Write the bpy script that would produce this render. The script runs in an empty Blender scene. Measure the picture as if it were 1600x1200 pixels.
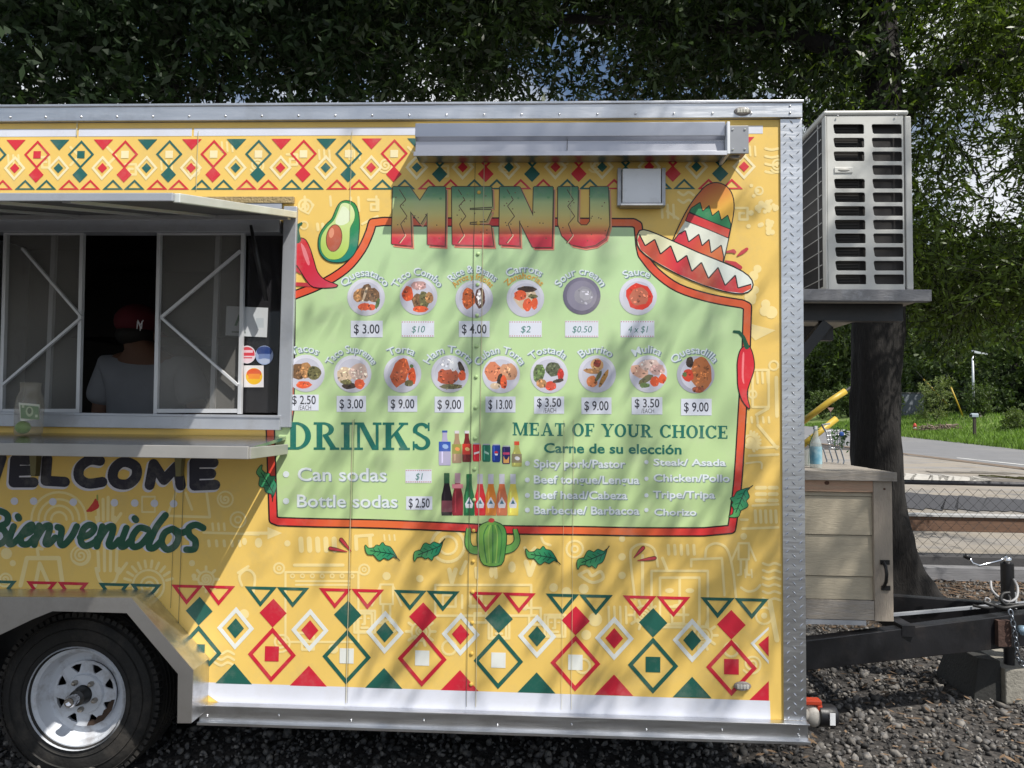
import bpy, bmesh, math, random
import numpy as np
from mathutils import Vector, Matrix
from mathutils.geometry import delaunay_2d_cdt

random.seed(7); rng = np.random.default_rng(7)
S = bpy.context.scene
COL = S.collection

# ------------------------------------------------------------------ camera
F = 1110.0                                   # focal length in photo pixels (1600 wide)
CAM = Vector((0, -2.67, 1.38))
YAW, PIT, ROL = math.radians(2.5), math.radians(2.9), math.radians(0.765)
def _basis():
    f = Vector((-math.sin(YAW), math.cos(YAW), 0)); r = Vector((math.cos(YAW), math.sin(YAW), 0)); u = Vector((0, 0, 1))
    f2 = f*math.cos(PIT)+u*math.sin(PIT); u2 = -f*math.sin(PIT)+u*math.cos(PIT)
    r3 = r*math.cos(ROL)+u2*math.sin(ROL); u3 = -r*math.sin(ROL)+u2*math.cos(ROL)
    return r3, u3, f2
BR, BU, BF = _basis()
cam = bpy.data.objects.new('camera', bpy.data.cameras.new('camera')); COL.objects.link(cam)
M4 = Matrix((BR, BU, -BF)).transposed().to_4x4(); M4.translation = CAM
cam.matrix_world = M4
cam.data.sensor_width = 36; cam.data.lens = 36*F/1600; cam.data.clip_start = .05; cam.data.clip_end = 2000
S.camera = cam

# ------------------------------------------------------------------ light
SUND = Vector((1.09, -1.0, 2.05)).normalized()           # towards the sun
elev = math.asin(SUND.z); azim = math.atan2(SUND.x, SUND.y)
w = bpy.data.worlds.new('World'); S.world = w; w.use_nodes = True
nt = w.node_tree; nt.nodes.clear()
def N(nt, t, **k):
    n = nt.nodes.new(t)
    for a, b in k.items(): setattr(n, a, b)
    return n
sky = N(nt, 'ShaderNodeTexSky', sky_type='NISHITA', sun_disc=False, sun_elevation=elev, sun_rotation=azim, air_density=1.0, dust_density=.6)
tc = N(nt, 'ShaderNodeTexCoord'); mp = N(nt, 'ShaderNodeMapping'); mp.inputs['Scale'].default_value = (1, 1, 2.2)
no = N(nt, 'ShaderNodeTexNoise'); no.inputs['Scale'].default_value = 3.2; no.inputs['Detail'].default_value = 7; no.inputs['Roughness'].default_value = .55
cr = N(nt, 'ShaderNodeValToRGB'); cr.color_ramp.elements[0].position = .44; cr.color_ramp.elements[1].position = .56
mx = N(nt, 'ShaderNodeMixRGB'); mx.inputs[2].default_value = (9.0, 9.3, 9.8, 1)
bg = N(nt, 'ShaderNodeBackground'); bg.inputs['Strength'].default_value = .085
out = N(nt, 'ShaderNodeOutputWorld')
L = nt.links.new
L(tc.outputs['Generated'], mp.inputs[0]); L(mp.outputs[0], no.inputs['Vector']); L(no.outputs[0], cr.inputs[0])
L(cr.outputs[0], mx.inputs[0]); L(sky.outputs[0], mx.inputs[1]); L(mx.outputs[0], bg.inputs[0]); L(bg.outputs[0], out.inputs[0])
sl = bpy.data.lights.new('sun', 'SUN'); sl.energy = 5.0; sl.angle = math.radians(.55); sl.color = (1, .955, .88)
so = bpy.data.objects.new('sun', sl); COL.objects.link(so); so.rotation_mode = 'QUATERNION'
so.rotation_quaternion = (-SUND).to_track_quat('-Z', 'Y'); so.location = (6, -6, 12)
S.view_settings.view_transform = 'Standard'; S.view_settings.look = 'None'; S.view_settings.gamma = 1
S.view_settings.exposure = 0.22
S.render.engine = 'CYCLES'

# ------------------------------------------------------------------ maths: picture -> place
def ray(px, py): return BR*((px-800)/F) + BU*((600-py)/F) + BF
def P(px, py, Y=0.0):
    d = ray(px, py); return CAM + d*((Y-CAM.y)/d.y)
def PG(px, py, z=0.0, g=0.0, y0=0.0):        # on the plane z = z + g*(Y-y0)
    d = ray(px, py); t = (z+g*(CAM.y-y0)-CAM.z)/(d.z-g*d.y); return CAM + d*t
def unp_arr(a, Y):
    a = np.asarray(a, float); u = (a[:, 0]-800)/F; v = (600-a[:, 1])/F
    d = np.outer(u, BR)+np.outer(v, BU)+np.array(BF)
    return np.array(CAM)+d*((Y-CAM.y)/d[:, 1])[:, None]
def proj(p):
    q = Vector(p)-CAM; z = q.dot(BF); return 800+F*q.dot(BR)/z, 600-F*q.dot(BU)/z
def lin(c):
    return tuple((x/255/12.92 if x/255 <= .04045 else ((x/255+.055)/1.055)**2.4) for x in c[:3])

# ------------------------------------------------------------------ materials
MATS = {}
def mat(name, col=(.5, .5, .5), rough=.6, metal=0., spec=.5, var=.12, vscale=8., bump=0., bscale=60., attr=False, col2=None, island=0., transl=0., alpha=1., trans=0., stretch=None, dirt=None, coat=0.):
    if name in MATS: return MATS[name]
    m = bpy.data.materials.new(name); m.use_nodes = True; nt = m.node_tree
    b = nt.nodes['Principled BSDF']; L = nt.links.new
    b.inputs['Roughness'].default_value = rough; b.inputs['Metallic'].default_value = metal
    b.inputs['Specular IOR Level'].default_value = spec; b.inputs['Alpha'].default_value = alpha
    b.inputs['Transmission Weight'].default_value = trans; b.inputs['Coat Weight'].default_value = coat
    tc = N(nt, 'ShaderNodeTexCoord'); mp = N(nt, 'ShaderNodeMapping'); L(tc.outputs['Object'], mp.inputs[0])
    if stretch: mp.inputs['Scale'].default_value = stretch
    no = N(nt, 'ShaderNodeTexNoise'); no.inputs['Scale'].default_value = vscale; no.inputs['Detail'].default_value = 6; L(mp.outputs[0], no.inputs['Vector'])
    if attr:
        at = N(nt, 'ShaderNodeAttribute', attribute_name='Col'); src = at.outputs['Color']
    else:
        mxc = N(nt, 'ShaderNodeMixRGB'); mxc.inputs[1].default_value = (*col, 1); mxc.inputs[2].default_value = (*(col2 or col), 1)
        rr = N(nt, 'ShaderNodeValToRGB'); rr.color_ramp.elements[0].position = .35; rr.color_ramp.elements[1].position = .65
        L(no.outputs[0], rr.inputs[0]); L(rr.outputs[0], mxc.inputs[0]); src = mxc.outputs[0]
    hs = N(nt, 'ShaderNodeHueSaturation'); L(src, hs.inputs['Color'])
    mr = N(nt, 'ShaderNodeMapRange'); mr.inputs[1].default_value = .25; mr.inputs[2].default_value = .75
    mr.inputs[3].default_value = 1-var; mr.inputs[4].default_value = 1+var
    L(no.outputs[0], mr.inputs[0])
    val = mr.outputs[0]
    if island:
        g = N(nt, 'ShaderNodeNewGeometry'); m2 = N(nt, 'ShaderNodeMapRange'); m2.inputs[3].default_value = 1-island; m2.inputs[4].default_value = 1+island
        L(g.outputs['Random Per Island'], m2.inputs[0]); mm = N(nt, 'ShaderNodeMath', operation='MULTIPLY'); L(val, mm.inputs[0]); L(m2.outputs[0], mm.inputs[1]); val = mm.outputs[0]
    L(val, hs.inputs['Value']); csrc = hs.outputs[0]
    if dirt:                                   # (colour, amount, scale)
        n2 = N(nt, 'ShaderNodeTexNoise'); n2.inputs['Scale'].default_value = dirt[2]; n2.inputs['Detail'].default_value = 9; n2.inputs['Roughness'].default_value = .7
        L(tc.outputs['Object'], n2.inputs['Vector'])
        r2 = N(nt, 'ShaderNodeMapRange'); r2.inputs[1].default_value = .5; r2.inputs[2].default_value = .72; r2.inputs[4].default_value = dirt[1]; L(n2.outputs[0], r2.inputs[0])
        md = N(nt, 'ShaderNodeMixRGB'); md.inputs[2].default_value = (*dirt[0], 1); L(r2.outputs[0], md.inputs[0]); L(csrc, md.inputs[1]); csrc = md.outputs[0]
    L(csrc, b.inputs['Base Color'])
    if rough > .12:
        rm = N(nt, 'ShaderNodeMapRange'); rm.inputs[3].default_value = rough*.85; rm.inputs[4].default_value = min(1, rough*1.2); L(no.outputs[0], rm.inputs[0]); L(rm.outputs[0], b.inputs['Roughness'])
    if bump:
        n3 = N(nt, 'ShaderNodeTexNoise'); n3.inputs['Scale'].default_value = bscale; n3.inputs['Detail'].default_value = 8; L(mp.outputs[0], n3.inputs['Vector'])
        bp = N(nt, 'ShaderNodeBump'); bp.inputs['Strength'].default_value = bump; bp.inputs['Distance'].default_value = .01; L(n3.outputs[0], bp.inputs['Height']); L(bp.outputs[0], b.inputs['Normal'])
    if transl:
        tr = N(nt, 'ShaderNodeBsdfTranslucent'); ms = N(nt, 'ShaderNodeMixShader'); ms.inputs[0].default_value = transl
        hs2 = N(nt, 'ShaderNodeMixRGB', blend_type='MULTIPLY'); hs2.inputs[0].default_value = 1; hs2.inputs[2].default_value = (1.5, 1.6, .55, 1); L(csrc, hs2.inputs[1]); L(hs2.outputs[0], tr.inputs[0])
        L(b.outputs[0], ms.inputs[1]); L(tr.outputs[0], ms.inputs[2]); L(ms.outputs[0], nt.nodes['Material Output'].inputs[0])
    MATS[name] = m; return m
VIN = mat('printed_vinyl', attr=True, rough=.40, spec=.4, var=.06, vscale=5, bump=.10, bscale=7, stretch=(1, 1, .6), dirt=((.50, .47, .40), .22, 7))
YEL = mat('yellow_vinyl_wall', lin((234, 197, 106)), rough=.42, spec=.35, var=.06, vscale=5, bump=.10, bscale=7, stretch=(1, 1, .6), dirt=((.50, .40, .22), .30, 6))
ALU = mat('aluminium', (.62, .63, .65), rough=.34, metal=1, var=.10, vscale=14, bump=.12, bscale=25, stretch=(.4, 3, 3), dirt=((.25, .24, .22), .35, 5))
ALUD = mat('dull_aluminium', (.42, .43, .45), rough=.5, metal=.9, var=.15, vscale=10, bump=.1, bscale=30, dirt=((.12, .12, .12), .5, 6))
WHT = mat('white_metal', (.74, .76, .80), rough=.4, var=.05, vscale=9, dirt=((.35, .33, .3), .35, 11))
BLK = mat('black_steel', (.010, .010, .012), rough=.40, var=.3, vscale=9, bump=.1, bscale=40, dirt=((.045, .035, .03), .4, 7))
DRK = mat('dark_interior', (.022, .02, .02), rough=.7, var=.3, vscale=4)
RUB = mat('tyre_rubber', (.014, .0135, .013), rough=.75, var=.35, vscale=14, bump=.3, bscale=70, dirt=((.07, .06, .05), .6, 7))
WOODG = mat('weathered_wood', (.34, .30, .25), rough=.8, var=.25, vscale=5, bump=.35, bscale=18, stretch=(1.5, 9, 14), col2=(.26, .24, .22), dirt=((.12, .10, .08), .45, 6))
WOODV = mat('weathered_post', (.36, .31, .25), rough=.8, var=.22, vscale=5, bump=.35, bscale=18, stretch=(14, 9, 1.5), col2=(.28, .24, .20), dirt=((.13, .10, .08), .4, 6))
PINE = mat('reddish_pine', (.42, .30, .21), rough=.75, var=.2, vscale=5, bump=.3, bscale=18, stretch=(1.5, 9, 14), col2=(.36, .22, .15), dirt=((.2, .14, .1), .3, 6))
SIDE = mat('beige_siding', (.40, .35, .26), rough=.65, var=.07, vscale=6, bump=.25, bscale=26, stretch=(1.2, 5, 9), dirt=((.28, .24, .18), .35, 5))

# ------------------------------------------------------------------ objects
def tag(o, label, cat, group=None, kind=None):
    o['label'] = label; o['category'] = cat
    if group: o['group'] = group
    if kind: o['kind'] = kind
    return o
def thing(name, loc, label, cat, group=None, parent=None):
    o = bpy.data.objects.new(name, None); o.empty_display_size = .1; COL.objects.link(o); o.location = loc
    bpy.context.view_layer.update() if False else None
    return tag(o, label, cat, group)
class MB:
    def __init__(s): s.v = []; s.f = []; s.c = None
    def add(s, vs, fs):
        n = len(s.v); s.v += [tuple(v) for v in vs]; s.f += [tuple(i+n for i in f) for f in fs]; return s
    def box(s, x0, x1, y0, y1, z0, z1, m=None):
        x0, x1 = min(x0, x1), max(x0, x1); y0, y1 = min(y0, y1), max(y0, y1); z0, z1 = min(z0, z1), max(z0, z1)
        vs = [Vector(p) for p in ((x0, y0, z0), (x1, y0, z0), (x1, y1, z0), (x0, y1, z0), (x0, y0, z1), (x1, y0, z1), (x1, y1, z1), (x0, y1, z1))]
        if m: vs = [m @ v for v in vs]
        return s.add(vs, [(3, 2, 1, 0), (4, 5, 6, 7), (0, 1, 5, 4), (1, 2, 6, 5), (2, 3, 7, 6), (3, 0, 4, 7)])
    def hexa(s, a):                            # 8 corners, bottom 4 then top 4
        return s.add(a, [(3, 2, 1, 0), (4, 5, 6, 7), (0, 1, 5, 4), (1, 2, 6, 5), (2, 3, 7, 6), (3, 0, 4, 7)])
    def beam(s, a, b, w, h, up=Vector((0, 0, 1))):
        a = Vector(a); b = Vector(b); d = (b-a).normalized(); sd = d.cross(up).normalized(); u = sd.cross(d)
        c = [a-sd*w/2-u*h/2, a+sd*w/2-u*h/2, b+sd*w/2-u*h/2, b-sd*w/2-u*h/2]
        return s.hexa(c+[p+u*h for p in c])
    def tube(s, pts, r, n=8, cap=True):
        pts = [Vector(p) for p in pts]; rs = r if isinstance(r, (list, tuple)) else [r]*len(pts)
        rings = []; prev = None
        for i, p in enumerate(pts):
            d = (pts[min(i+1, len(pts)-1)]-pts[max(i-1, 0)]).normalized()
            if prev is None: a = d.cross(Vector((0, 0, 1)) if abs(d.z) < .9 else Vector((1, 0, 0))).normalized()
            else: a = (prev-d*prev.dot(d)).normalized()
            prev = a; b = d.cross(a)
            rings.append([p+(a*math.cos(t)+b*math.sin(t))*rs[i] for t in [k*2*math.pi/n for k in range(n)]])
        base = len(s.v); vs = [v for q in rings for v in q]; fs = []
        for i in range(len(pts)-1):
            for k in range(n): fs.append((i*n+k, i*n+(k+1) % n, (i+1)*n+(k+1) % n, (i+1)*n+k))
        if cap: fs.append(tuple(reversed(range(n)))); fs.append(tuple((len(pts)-1)*n+k for k in range(n)))
        return s.add(vs, fs)
    def lathe(s, prof, c=(0, 0, 0), axis='Z', n=24, close=False):
        c = Vector(c); vs = []
        for r, h in prof:
            for k in range(n):
                t = k*2*math.pi/n
                if axis == 'Z': vs.append(c+Vector((r*math.cos(t), r*math.sin(t), h)))
                elif axis == 'Y': vs.append(c+Vector((r*math.cos(t), h, r*math.sin(t))))
                else: vs.append(c+Vector((h, r*math.cos(t), r*math.sin(t))))
        fs = []
        m = len(prof)
        for i in range(m-1+(1 if close else 0)):
            j = (i+1) % m
            for k in range(n): fs.append((i*n+k, i*n+(k+1) % n, j*n+(k+1) % n, j*n+k))
        if not close:
            if prof[0][0] > 1e-6: fs.append(tuple(reversed(range(n))))
            if prof[-1][0] > 1e-6: fs.append(tuple((m-1)*n+k for k in range(n)))
        return s.add(vs, fs)
    def ball(s, c, r, n=8, m=5):
        r = Vector(r) if not isinstance(r, (int, float)) else Vector((r, r, r)); c = Vector(c)
        vs = [c+Vector((0, 0, -r.z))]
        for i in range(1, m):
            a = -math.pi/2+math.pi*i/m
            vs += [c+Vector((r.x*math.cos(a)*math.cos(t), r.y*math.cos(a)*math.sin(t), r.z*math.sin(a))) for t in [k*2*math.pi/n for k in range(n)]]
        vs.append(c+Vector((0, 0, r.z))); fs = []
        for k in range(n): fs.append((0, 1+(k+1) % n, 1+k)); fs.append((len(vs)-1, len(vs)-1-n+k, len(vs)-1-n+(k+1) % n))
        for i in range(m-2):
            for k in range(n): fs.append((1+i*n+k, 1+i*n+(k+1) % n, 1+(i+1)*n+(k+1) % n, 1+(i+1)*n+k))
        return s.add(vs, fs)
    def build(s, name, m, parent=None, bevel=0, smooth=False, kind=None):
        me = bpy.data.meshes.new(name); me.from_pydata(s.v, [], s.f)
        bm = bmesh.new(); bm.from_mesh(me); bmesh.ops.recalc_face_normals(bm, faces=bm.faces); bm.to_mesh(me); bm.free()
        me.materials.append(m)
        o = bpy.data.objects.new(name, me); COL.objects.link(o)
        if bevel:
            b = o.modifiers.new('bevel', 'BEVEL'); b.width = bevel; b.segments = 2; b.limit_method = 'ANGLE'; b.harden_normals = False
        if smooth:
            for p in me.polygons: p.use_smooth = True
            if smooth == 'auto':
                try: me.set_sharp_from_angle(angle=math.radians(38))
                except Exception: pass
        if parent is not None: attach(o, parent)
        if kind: o['kind'] = kind
        return o
def wloc(o):
    m = Vector(o.location); p = o.parent
    while p: m = m+Vector(p.location); p = p.parent
    return m
def attach(o, parent):
    # every parent is only translated, so keep the world place by subtracting its world location
    off = wloc(parent); o.parent = parent
    o.location = Vector(o.location)-off
def copy_tree(o, parent=None, off=Vector((0, 0, 0))):
    c = o.copy(); COL.objects.link(c)
    c.parent = parent
    if parent is None: c.location = Vector(o.location)+off
    for ch in list(o.children): copy_tree(ch, c)
    return c
def pxbox(mb, x0, y0, x1, y1, Yf, Yb):
    if x0 < -500:                              # runs on past the left of the picture
        a, b = P(220, y0, Yf), P(220, y1, Yf); return mb.box(-3.2, P(x1, y0, Yf).x, Yf, Yb, b.z, a.z)
    q = [P(x0, y0, Yf), P(x1, y0, Yf), P(x1, y1, Yf), P(x0, y1, Yf)]
    return mb.box((q[0].x+q[3].x)/2, (q[1].x+q[2].x)/2, Yf, Yb, (q[2].z+q[3].z)/2, (q[0].z+q[1].z)/2)

# ------------------------------------------------------------------ flat print: painter's algorithm on a plane
def ccw(p):
    a = sum(p[i][0]*p[(i+1) % len(p)][1]-p[(i+1) % len(p)][0]*p[i][1] for i in range(len(p)))
    return p if a > 0 else p[::-1]
def cdt(shapes):
    """shapes: list of (polys, colour). Later ones lie on top; colour None cuts a hole. Returns verts, faces, shape index"""
    allp = np.array([q for polys, c in shapes for p in polys for q in p], float); mid = (allp.max(0)+allp.min(0))/2
    vs = []; fs = []; PL = []
    for i, (polys, c) in enumerate(shapes):
        for p in polys:
            p = [(a[0]-mid[0], a[1]-mid[1]) for a in p]
            q = [p[k] for k in range(len(p)) if math.hypot(p[k][0]-p[k-1][0], p[k][1]-p[k-1][1]) > 1e-4]
            if len(q) < 3: continue
            n = len(vs); m = len(q); fs += [(n+k, n+(k+1) % m) for k in range(m)]; vs += [Vector(a) for a in q]; PL.append((i, np.array(q)))
    r = delaunay_2d_cdt(vs, fs, [], 0, 1e-5, False)
    V = np.array([(v.x, v.y) for v in r[0]]); FF = [f for f in r[2] if len(f) == 3]
    C = V[np.array(FF)].mean(1); own = np.full(len(C), -1)
    for i, q in PL:
        lo, hi = q.min(0), q.max(0); sel = np.nonzero((C[:, 0] > lo[0]) & (C[:, 0] < hi[0]) & (C[:, 1] > lo[1]) & (C[:, 1] < hi[1]) & (own <= i))[0]
        if not len(sel): continue
        X, Y = C[sel, 0], C[sel, 1]; ins = np.zeros(len(sel), bool)
        for k in range(len(q)):
            (x0, y0), (x1, y1) = q[k-1], q[k]
            if y0 == y1: continue
            cr_ = ((y0 > Y) != (y1 > Y)) & (X < (x1-x0)*(Y-y0)/(y1-y0)+x0); ins ^= cr_
        own[sel[ins]] = i
    keep = [k for k in range(len(FF)) if own[k] >= 0 and shapes[own[k]][1] is not None]
    return [(v[0]+mid[0], v[1]+mid[1]) for v in V], [FF[k] for k in keep], [int(own[k]) for k in keep]
def sheet(name, V, FF, cols, parent, Y, m=None, kind=None):
    """V in picture pixels, unprojected onto the plane y = Y; cols: one colour (or function) per face"""
    used = sorted({i for f in FF for i in f}); rm = {a: b for b, a in enumerate(used)}; V = [V[i] for i in used]; FF = [[rm[i] for i in f] for f in FF]
    W = unp_arr(V, Y); me = bpy.data.meshes.new(name)
    nf = [f if _front(V, f) else f[::-1] for f in FF]
    me.from_pydata([tuple(x) for x in W], [], nf)
    at = me.color_attributes.new('Col', 'FLOAT_COLOR', 'CORNER'); buf = []
    for f, c in zip(nf, cols):
        for i in f:
            cc = c(V[i][0], V[i][1]) if callable(c) else c
            buf += [*lin(cc), 1.0]
    at.data.foreach_set('color', buf)
    me.materials.append(m or VIN); o = bpy.data.objects.new(name, me); COL.objects.link(o)
    if parent is not None: attach(o, parent)
    if kind: o['kind'] = kind
    return o
def _front(V, f):
    a = sum(V[f[i]][0]*V[f[(i+1) % len(f)]][1]-V[f[(i+1) % len(f)]][0]*V[f[i]][1] for i in range(len(f)))
    return a < 0                               # pixel y runs down
def paint(name, shapes, parent, Y, m=None, kind=None):
    V, FF, OW = cdt(shapes)
    return sheet(name, V, FF, [shapes[k][1] for k in OW], parent, Y, m, kind)
def plate_mb(outer, holes, Y0, thick, tomap=None):
    """a cut-out plate: outer outline less holes (2-D in X,Z), from y=Y0 back by thick"""
    V, FF, OW = cdt([([outer], 1)]+[([h], None) for h in holes])
    bm = bmesh.new(); bv = [bm.verts.new((v[0], Y0, v[1])) for v in V]
    for f in FF: 
        try: bm.faces.new([bv[i] for i in f])
        except ValueError: pass
    bmesh.ops.delete(bm, geom=[v for v in bm.verts if not v.link_faces], context='VERTS')
    r = bmesh.ops.extrude_face_region(bm, geom=list(bm.faces))
    bmesh.ops.translate(bm, verts=[g for g in r['geom'] if isinstance(g, bmesh.types.BMVert)], vec=(0, thick, 0))
    bmesh.ops.recalc_face_normals(bm, faces=bm.faces)
    bm.verts.index_update(); mb = MB(); mb.v = [tuple(v.co) for v in bm.verts]; mb.f = [tuple(v.index for v in f.verts) for f in bm.faces]; bm.free()
    return mb
def XZ(pts, Y=0.0): return [(P(a, b, Y).x, P(a, b, Y).z) for a, b in pts]
def ell(cx, cy, rx, ry=None, rot=0, n=20, jit=0, rnd=random):
    ry = ry or rx; o = []
    for k in range(n):
        t = 2*math.pi*k/n; j = 1+rnd.uniform(-jit, jit); x, y = rx*math.cos(t)*j, ry*math.sin(t)*j
        o.append((cx+x*math.cos(rot)-y*math.sin(rot), cy+x*math.sin(rot)+y*math.cos(rot)))
    return o
def rect(x0, y0, x1, y1): return [(x0, y0), (x1, y0), (x1, y1), (x0, y1)]
def smooth(pts, k=4, closed=False):
    n = len(pts); o = []
    for i in range(n if closed else n-1):
        p0, p1, p2, p3 = [pts[j % n] if closed else pts[max(0, min(n-1, j))] for j in (i-1, i, i+1, i+2)]
        for s in range(k):
            t = s/k
            o.append(tuple(.5*((2*b)+(-a+c)*t+(2*a-5*b+4*c-d)*t*t+(-a+3*b-3*c+d)*t**3) for a, b, c, d in zip(p0, p1, p2, p3)))
    if not closed: o.append(pts[-1])
    return o
def stroke(pts, wd, closed=False, cap=True):
    """list of polygons covering a line with round joins; wd is a width or a list"""
    pts = list(pts); 
    if closed: pts = pts+[pts[0]]
    ws = wd if isinstance(wd, (list, tuple)) else [wd]*len(pts); ps = []
    for i in range(len(pts)-1):
        a, b = Vector(pts[i]), Vector(pts[i+1]); d = b-a
        if d.length < 1e-3: continue
        n = Vector((-d.y, d.x)).normalized()
        ps.append([tuple(a+n*ws[i]/2), tuple(b+n*ws[i+1]/2), tuple(b-n*ws[i+1]/2), tuple(a-n*ws[i]/2)])
    if cap:
        for i, p in enumerate(pts):
            if ws[i] > 2.2: ps.append(ell(p[0], p[1], ws[i]/2, n=12 if ws[i] > 8 else 8))
    return ps
_tc = {}
def glyphs(s, bold=0.0):
    if (s, bold) in _tc: return _tc[(s, bold)]
    cu = bpy.data.curves.new('t', 'FONT'); cu.body = s; cu.size = 1; cu.offset = bold; cu.resolution_u = 3
    o = bpy.data.objects.new('t', cu); COL.objects.link(o); dg = bpy.context.evaluated_depsgraph_get(); dg.update()
    me = o.evaluated_get(dg).to_mesh(); V = [(v.co.x, v.co.y) for v in me.vertices]; FF = [tuple(p.vertices) for p in me.polygons]
    o.evaluated_get(dg).to_mesh_clear(); bpy.data.objects.remove(o); bpy.data.curves.remove(cu)
    _tc[(s, bold)] = (V, FF); return V, FF
CAPH = None
def caph():
    global CAPH
    if CAPH is None: CAPH = max(v[1] for v in glyphs('H')[0])
    return CAPH
def text(name, items, parent, Y, kind=None):
    """items: (string, x0, x1, baseline y, cap height, colour, bold, slope)"""
    V = []; FF = []; C = []
    for s, x0, x1, yb, h, c, bold, sl in items:
        v, f = glyphs(s, bold); n = len(V); xs = [a[0] for a in v]; mn, mxx = min(xs), max(xs); k = (x1-x0)/(mxx-mn)
        for a in v:
            x = x0+(a[0]-mn)*k; V.append((x, yb-a[1]/caph()*h+(x-x0)*sl))
        FF += [tuple(i+n for i in q) for q in f]; C += [c]*len(f)
    return sheet(name, V, FF, C, parent, Y, kind=kind)
def arc_text(s, cx, cy, R, h, col, bold=.02, half=None):
    v, f = glyphs(s, bold); xs = [a[0] for a in v]; mn, mxx = min(xs), max(xs); mid = (mn+mxx)/2; k = h/caph()
    wd = (mxx-mn)*k; kx = k
    if half and wd/R/2 > half: kx = half*2*R/(mxx-mn)
    o = []
    for a in v:
        t = (a[0]-mid)*kx/R; r = R+a[1]*k
        o.append((cx+r*math.sin(t), cy-r*math.cos(t)))
    return o, f, [col]*len(f)
# ================================================================== the food trailer
trailer = thing('food_trailer', (0, .9, .3), 'yellow taco food trailer with a printed green menu board, open serving hatch and black tongue', 'food trailer')
XR = P(1254, 640).x; XL = -3.55
ZT = P(600, 190).z; ZB = P(800, 1100).z
SY = -.0004                                   # one sheet of vinyl
# side wall with the hatch opening and the wheel notch
hole = [(-1900, 352), (452, 352), (448, 650), (-1900, 650)]
hx = XZ([(452, 345), (450, 655)])
HX1, HZ1, HZ0 = hx[0][0], hx[0][1], hx[1][1]
HX0 = -3.2
notch = XZ([(-420, 1160), (-420, 1000), (-300, 925), (225, 933), (318, 1032), (316, 1160)])
zb = P(800, 1120).z
outer = [(XL, ZT), (XL, zb), (notch[0][0], zb), notch[1], notch[2], notch[3], notch[4], (notch[5][0], zb), (XR, zb), (XR, ZT)]
plate_mb(outer, [[(HX0, HZ1), (HX1, HZ1), (HX1, HZ0), (HX0, HZ0)]], 0.0, .035).build('side_wall', YEL, trailer)
mb = MB(); mb.box(XR-.03, XR-.002, .036, 2.08, zb, ZT+.0); mb.build('front_wall', WHT, trailer)
mb = MB(); mb.box(XL, XR-.031, 2.05, 2.08, zb, ZT); mb.build('rear_side_wall', WHT, trailer)
mb = MB(); mb.box(XL, XL+.03, .036, 2.049, zb, ZT); mb.build('end_wall', WHT, trailer)
mb = MB(); mb.box(XL, XR-.004, .004, 2.09, ZT+.002, ZT+.050); mb.build('roof', ALU, trailer, bevel=.006)
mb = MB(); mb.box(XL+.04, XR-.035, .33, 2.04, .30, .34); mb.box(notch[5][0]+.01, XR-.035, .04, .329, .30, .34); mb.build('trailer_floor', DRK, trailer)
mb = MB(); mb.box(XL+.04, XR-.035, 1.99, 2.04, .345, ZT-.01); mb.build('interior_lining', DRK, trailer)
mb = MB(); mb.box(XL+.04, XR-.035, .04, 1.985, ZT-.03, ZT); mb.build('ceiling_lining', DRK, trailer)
# kitchen shelf and hood inside
mb = MB(); mb.box(-3.0, -.9, 1.45, 1.98, 1.05, 1.10); mb.build('kitchen_counter', ALUD, trailer)
mb = MB(); mb.hexa([(-2.9, 1.5, 1.85), (-1.2, 1.5, 1.85), (-1.2, 1.98, 1.85), (-2.9, 1.98, 1.85), (-2.9, 1.75, 2.3), (-1.2, 1.75, 2.3), (-1.2, 1.98, 2.3), (-2.9, 1.98, 2.3)]); mb.build('range_hood', DRK, trailer)
# wheel well
mb = MB(); x0, x1 = notch[0][0], notch[5][0]; zt = notch[2][1]
mb.box(x0, x1, .30, .32, .16, zt); mb.box(x0, x0+.02, .0, .30, .22, zt); mb.box(x1-.02, x1, .002, .30, .25, notch[4][1]-.02); mb.box(x0, x1, .036, .30, zt, zt+.02); mb.build('wheel_well', BLK, trailer)

# ---- printed doodles on the yellow vinyl
DC = (242, 219, 152)
dood = []
def dline(pts, w=4.2): dood.append((stroke(pts, w), DC))
def spiral(cx, cy, r, turns=2.4, w=3.4): dline([(cx+r*(k/40)*math.cos(k/40*turns*2*math.pi), cy+r*(k/40)*math.sin(k/40*turns*2*math.pi)) for k in range(5, 41)], w)
def ring(cx, cy, r, w=3.6): dood.append((stroke(ell(cx, cy, r, n=22), w, closed=True, cap=False), DC))
def dot(cx, cy, r, ry=None): dood.append(([ell(cx, cy, r, ry or r, n=12)], DC))
def sunny(cx, cy, r, n=14, a0=0, a1=2*math.pi):
    spiral(cx, cy, r*.55); ring(cx, cy, r*.72)
    for k in range(n):
        t = a0+(a1-a0)*k/n; dline([(cx+r*.85*math.cos(t), cy+r*.85*math.sin(t)), (cx+r*1.15*math.cos(t), cy+r*1.15*math.sin(t))], 4.5)
def dbox(x0, y0, x1, y1, w=4): dood.append((stroke(rect(x0, y0, x1, y1), w, closed=True), DC))
def comb(x, y, n, dx, h, w=5):
    for k in range(n): dline([(x+k*dx, y), (x+k*dx+1, y+h)], w)
def man(x, y, s=1.):
    dot(x, y, 6*s); dbox(x-9*s, y+12*s, x+9*s, y+40*s, 3.4)
    for sg in (-1, 1): dline([(x+sg*9*s, y+14*s), (x+sg*21*s, y+42*s)], 3.4); dline([(x+sg*5*s, y+42*s), (x+sg*5*s, y+66*s), (x+sg*10*s, y+67*s)], 4)
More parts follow.
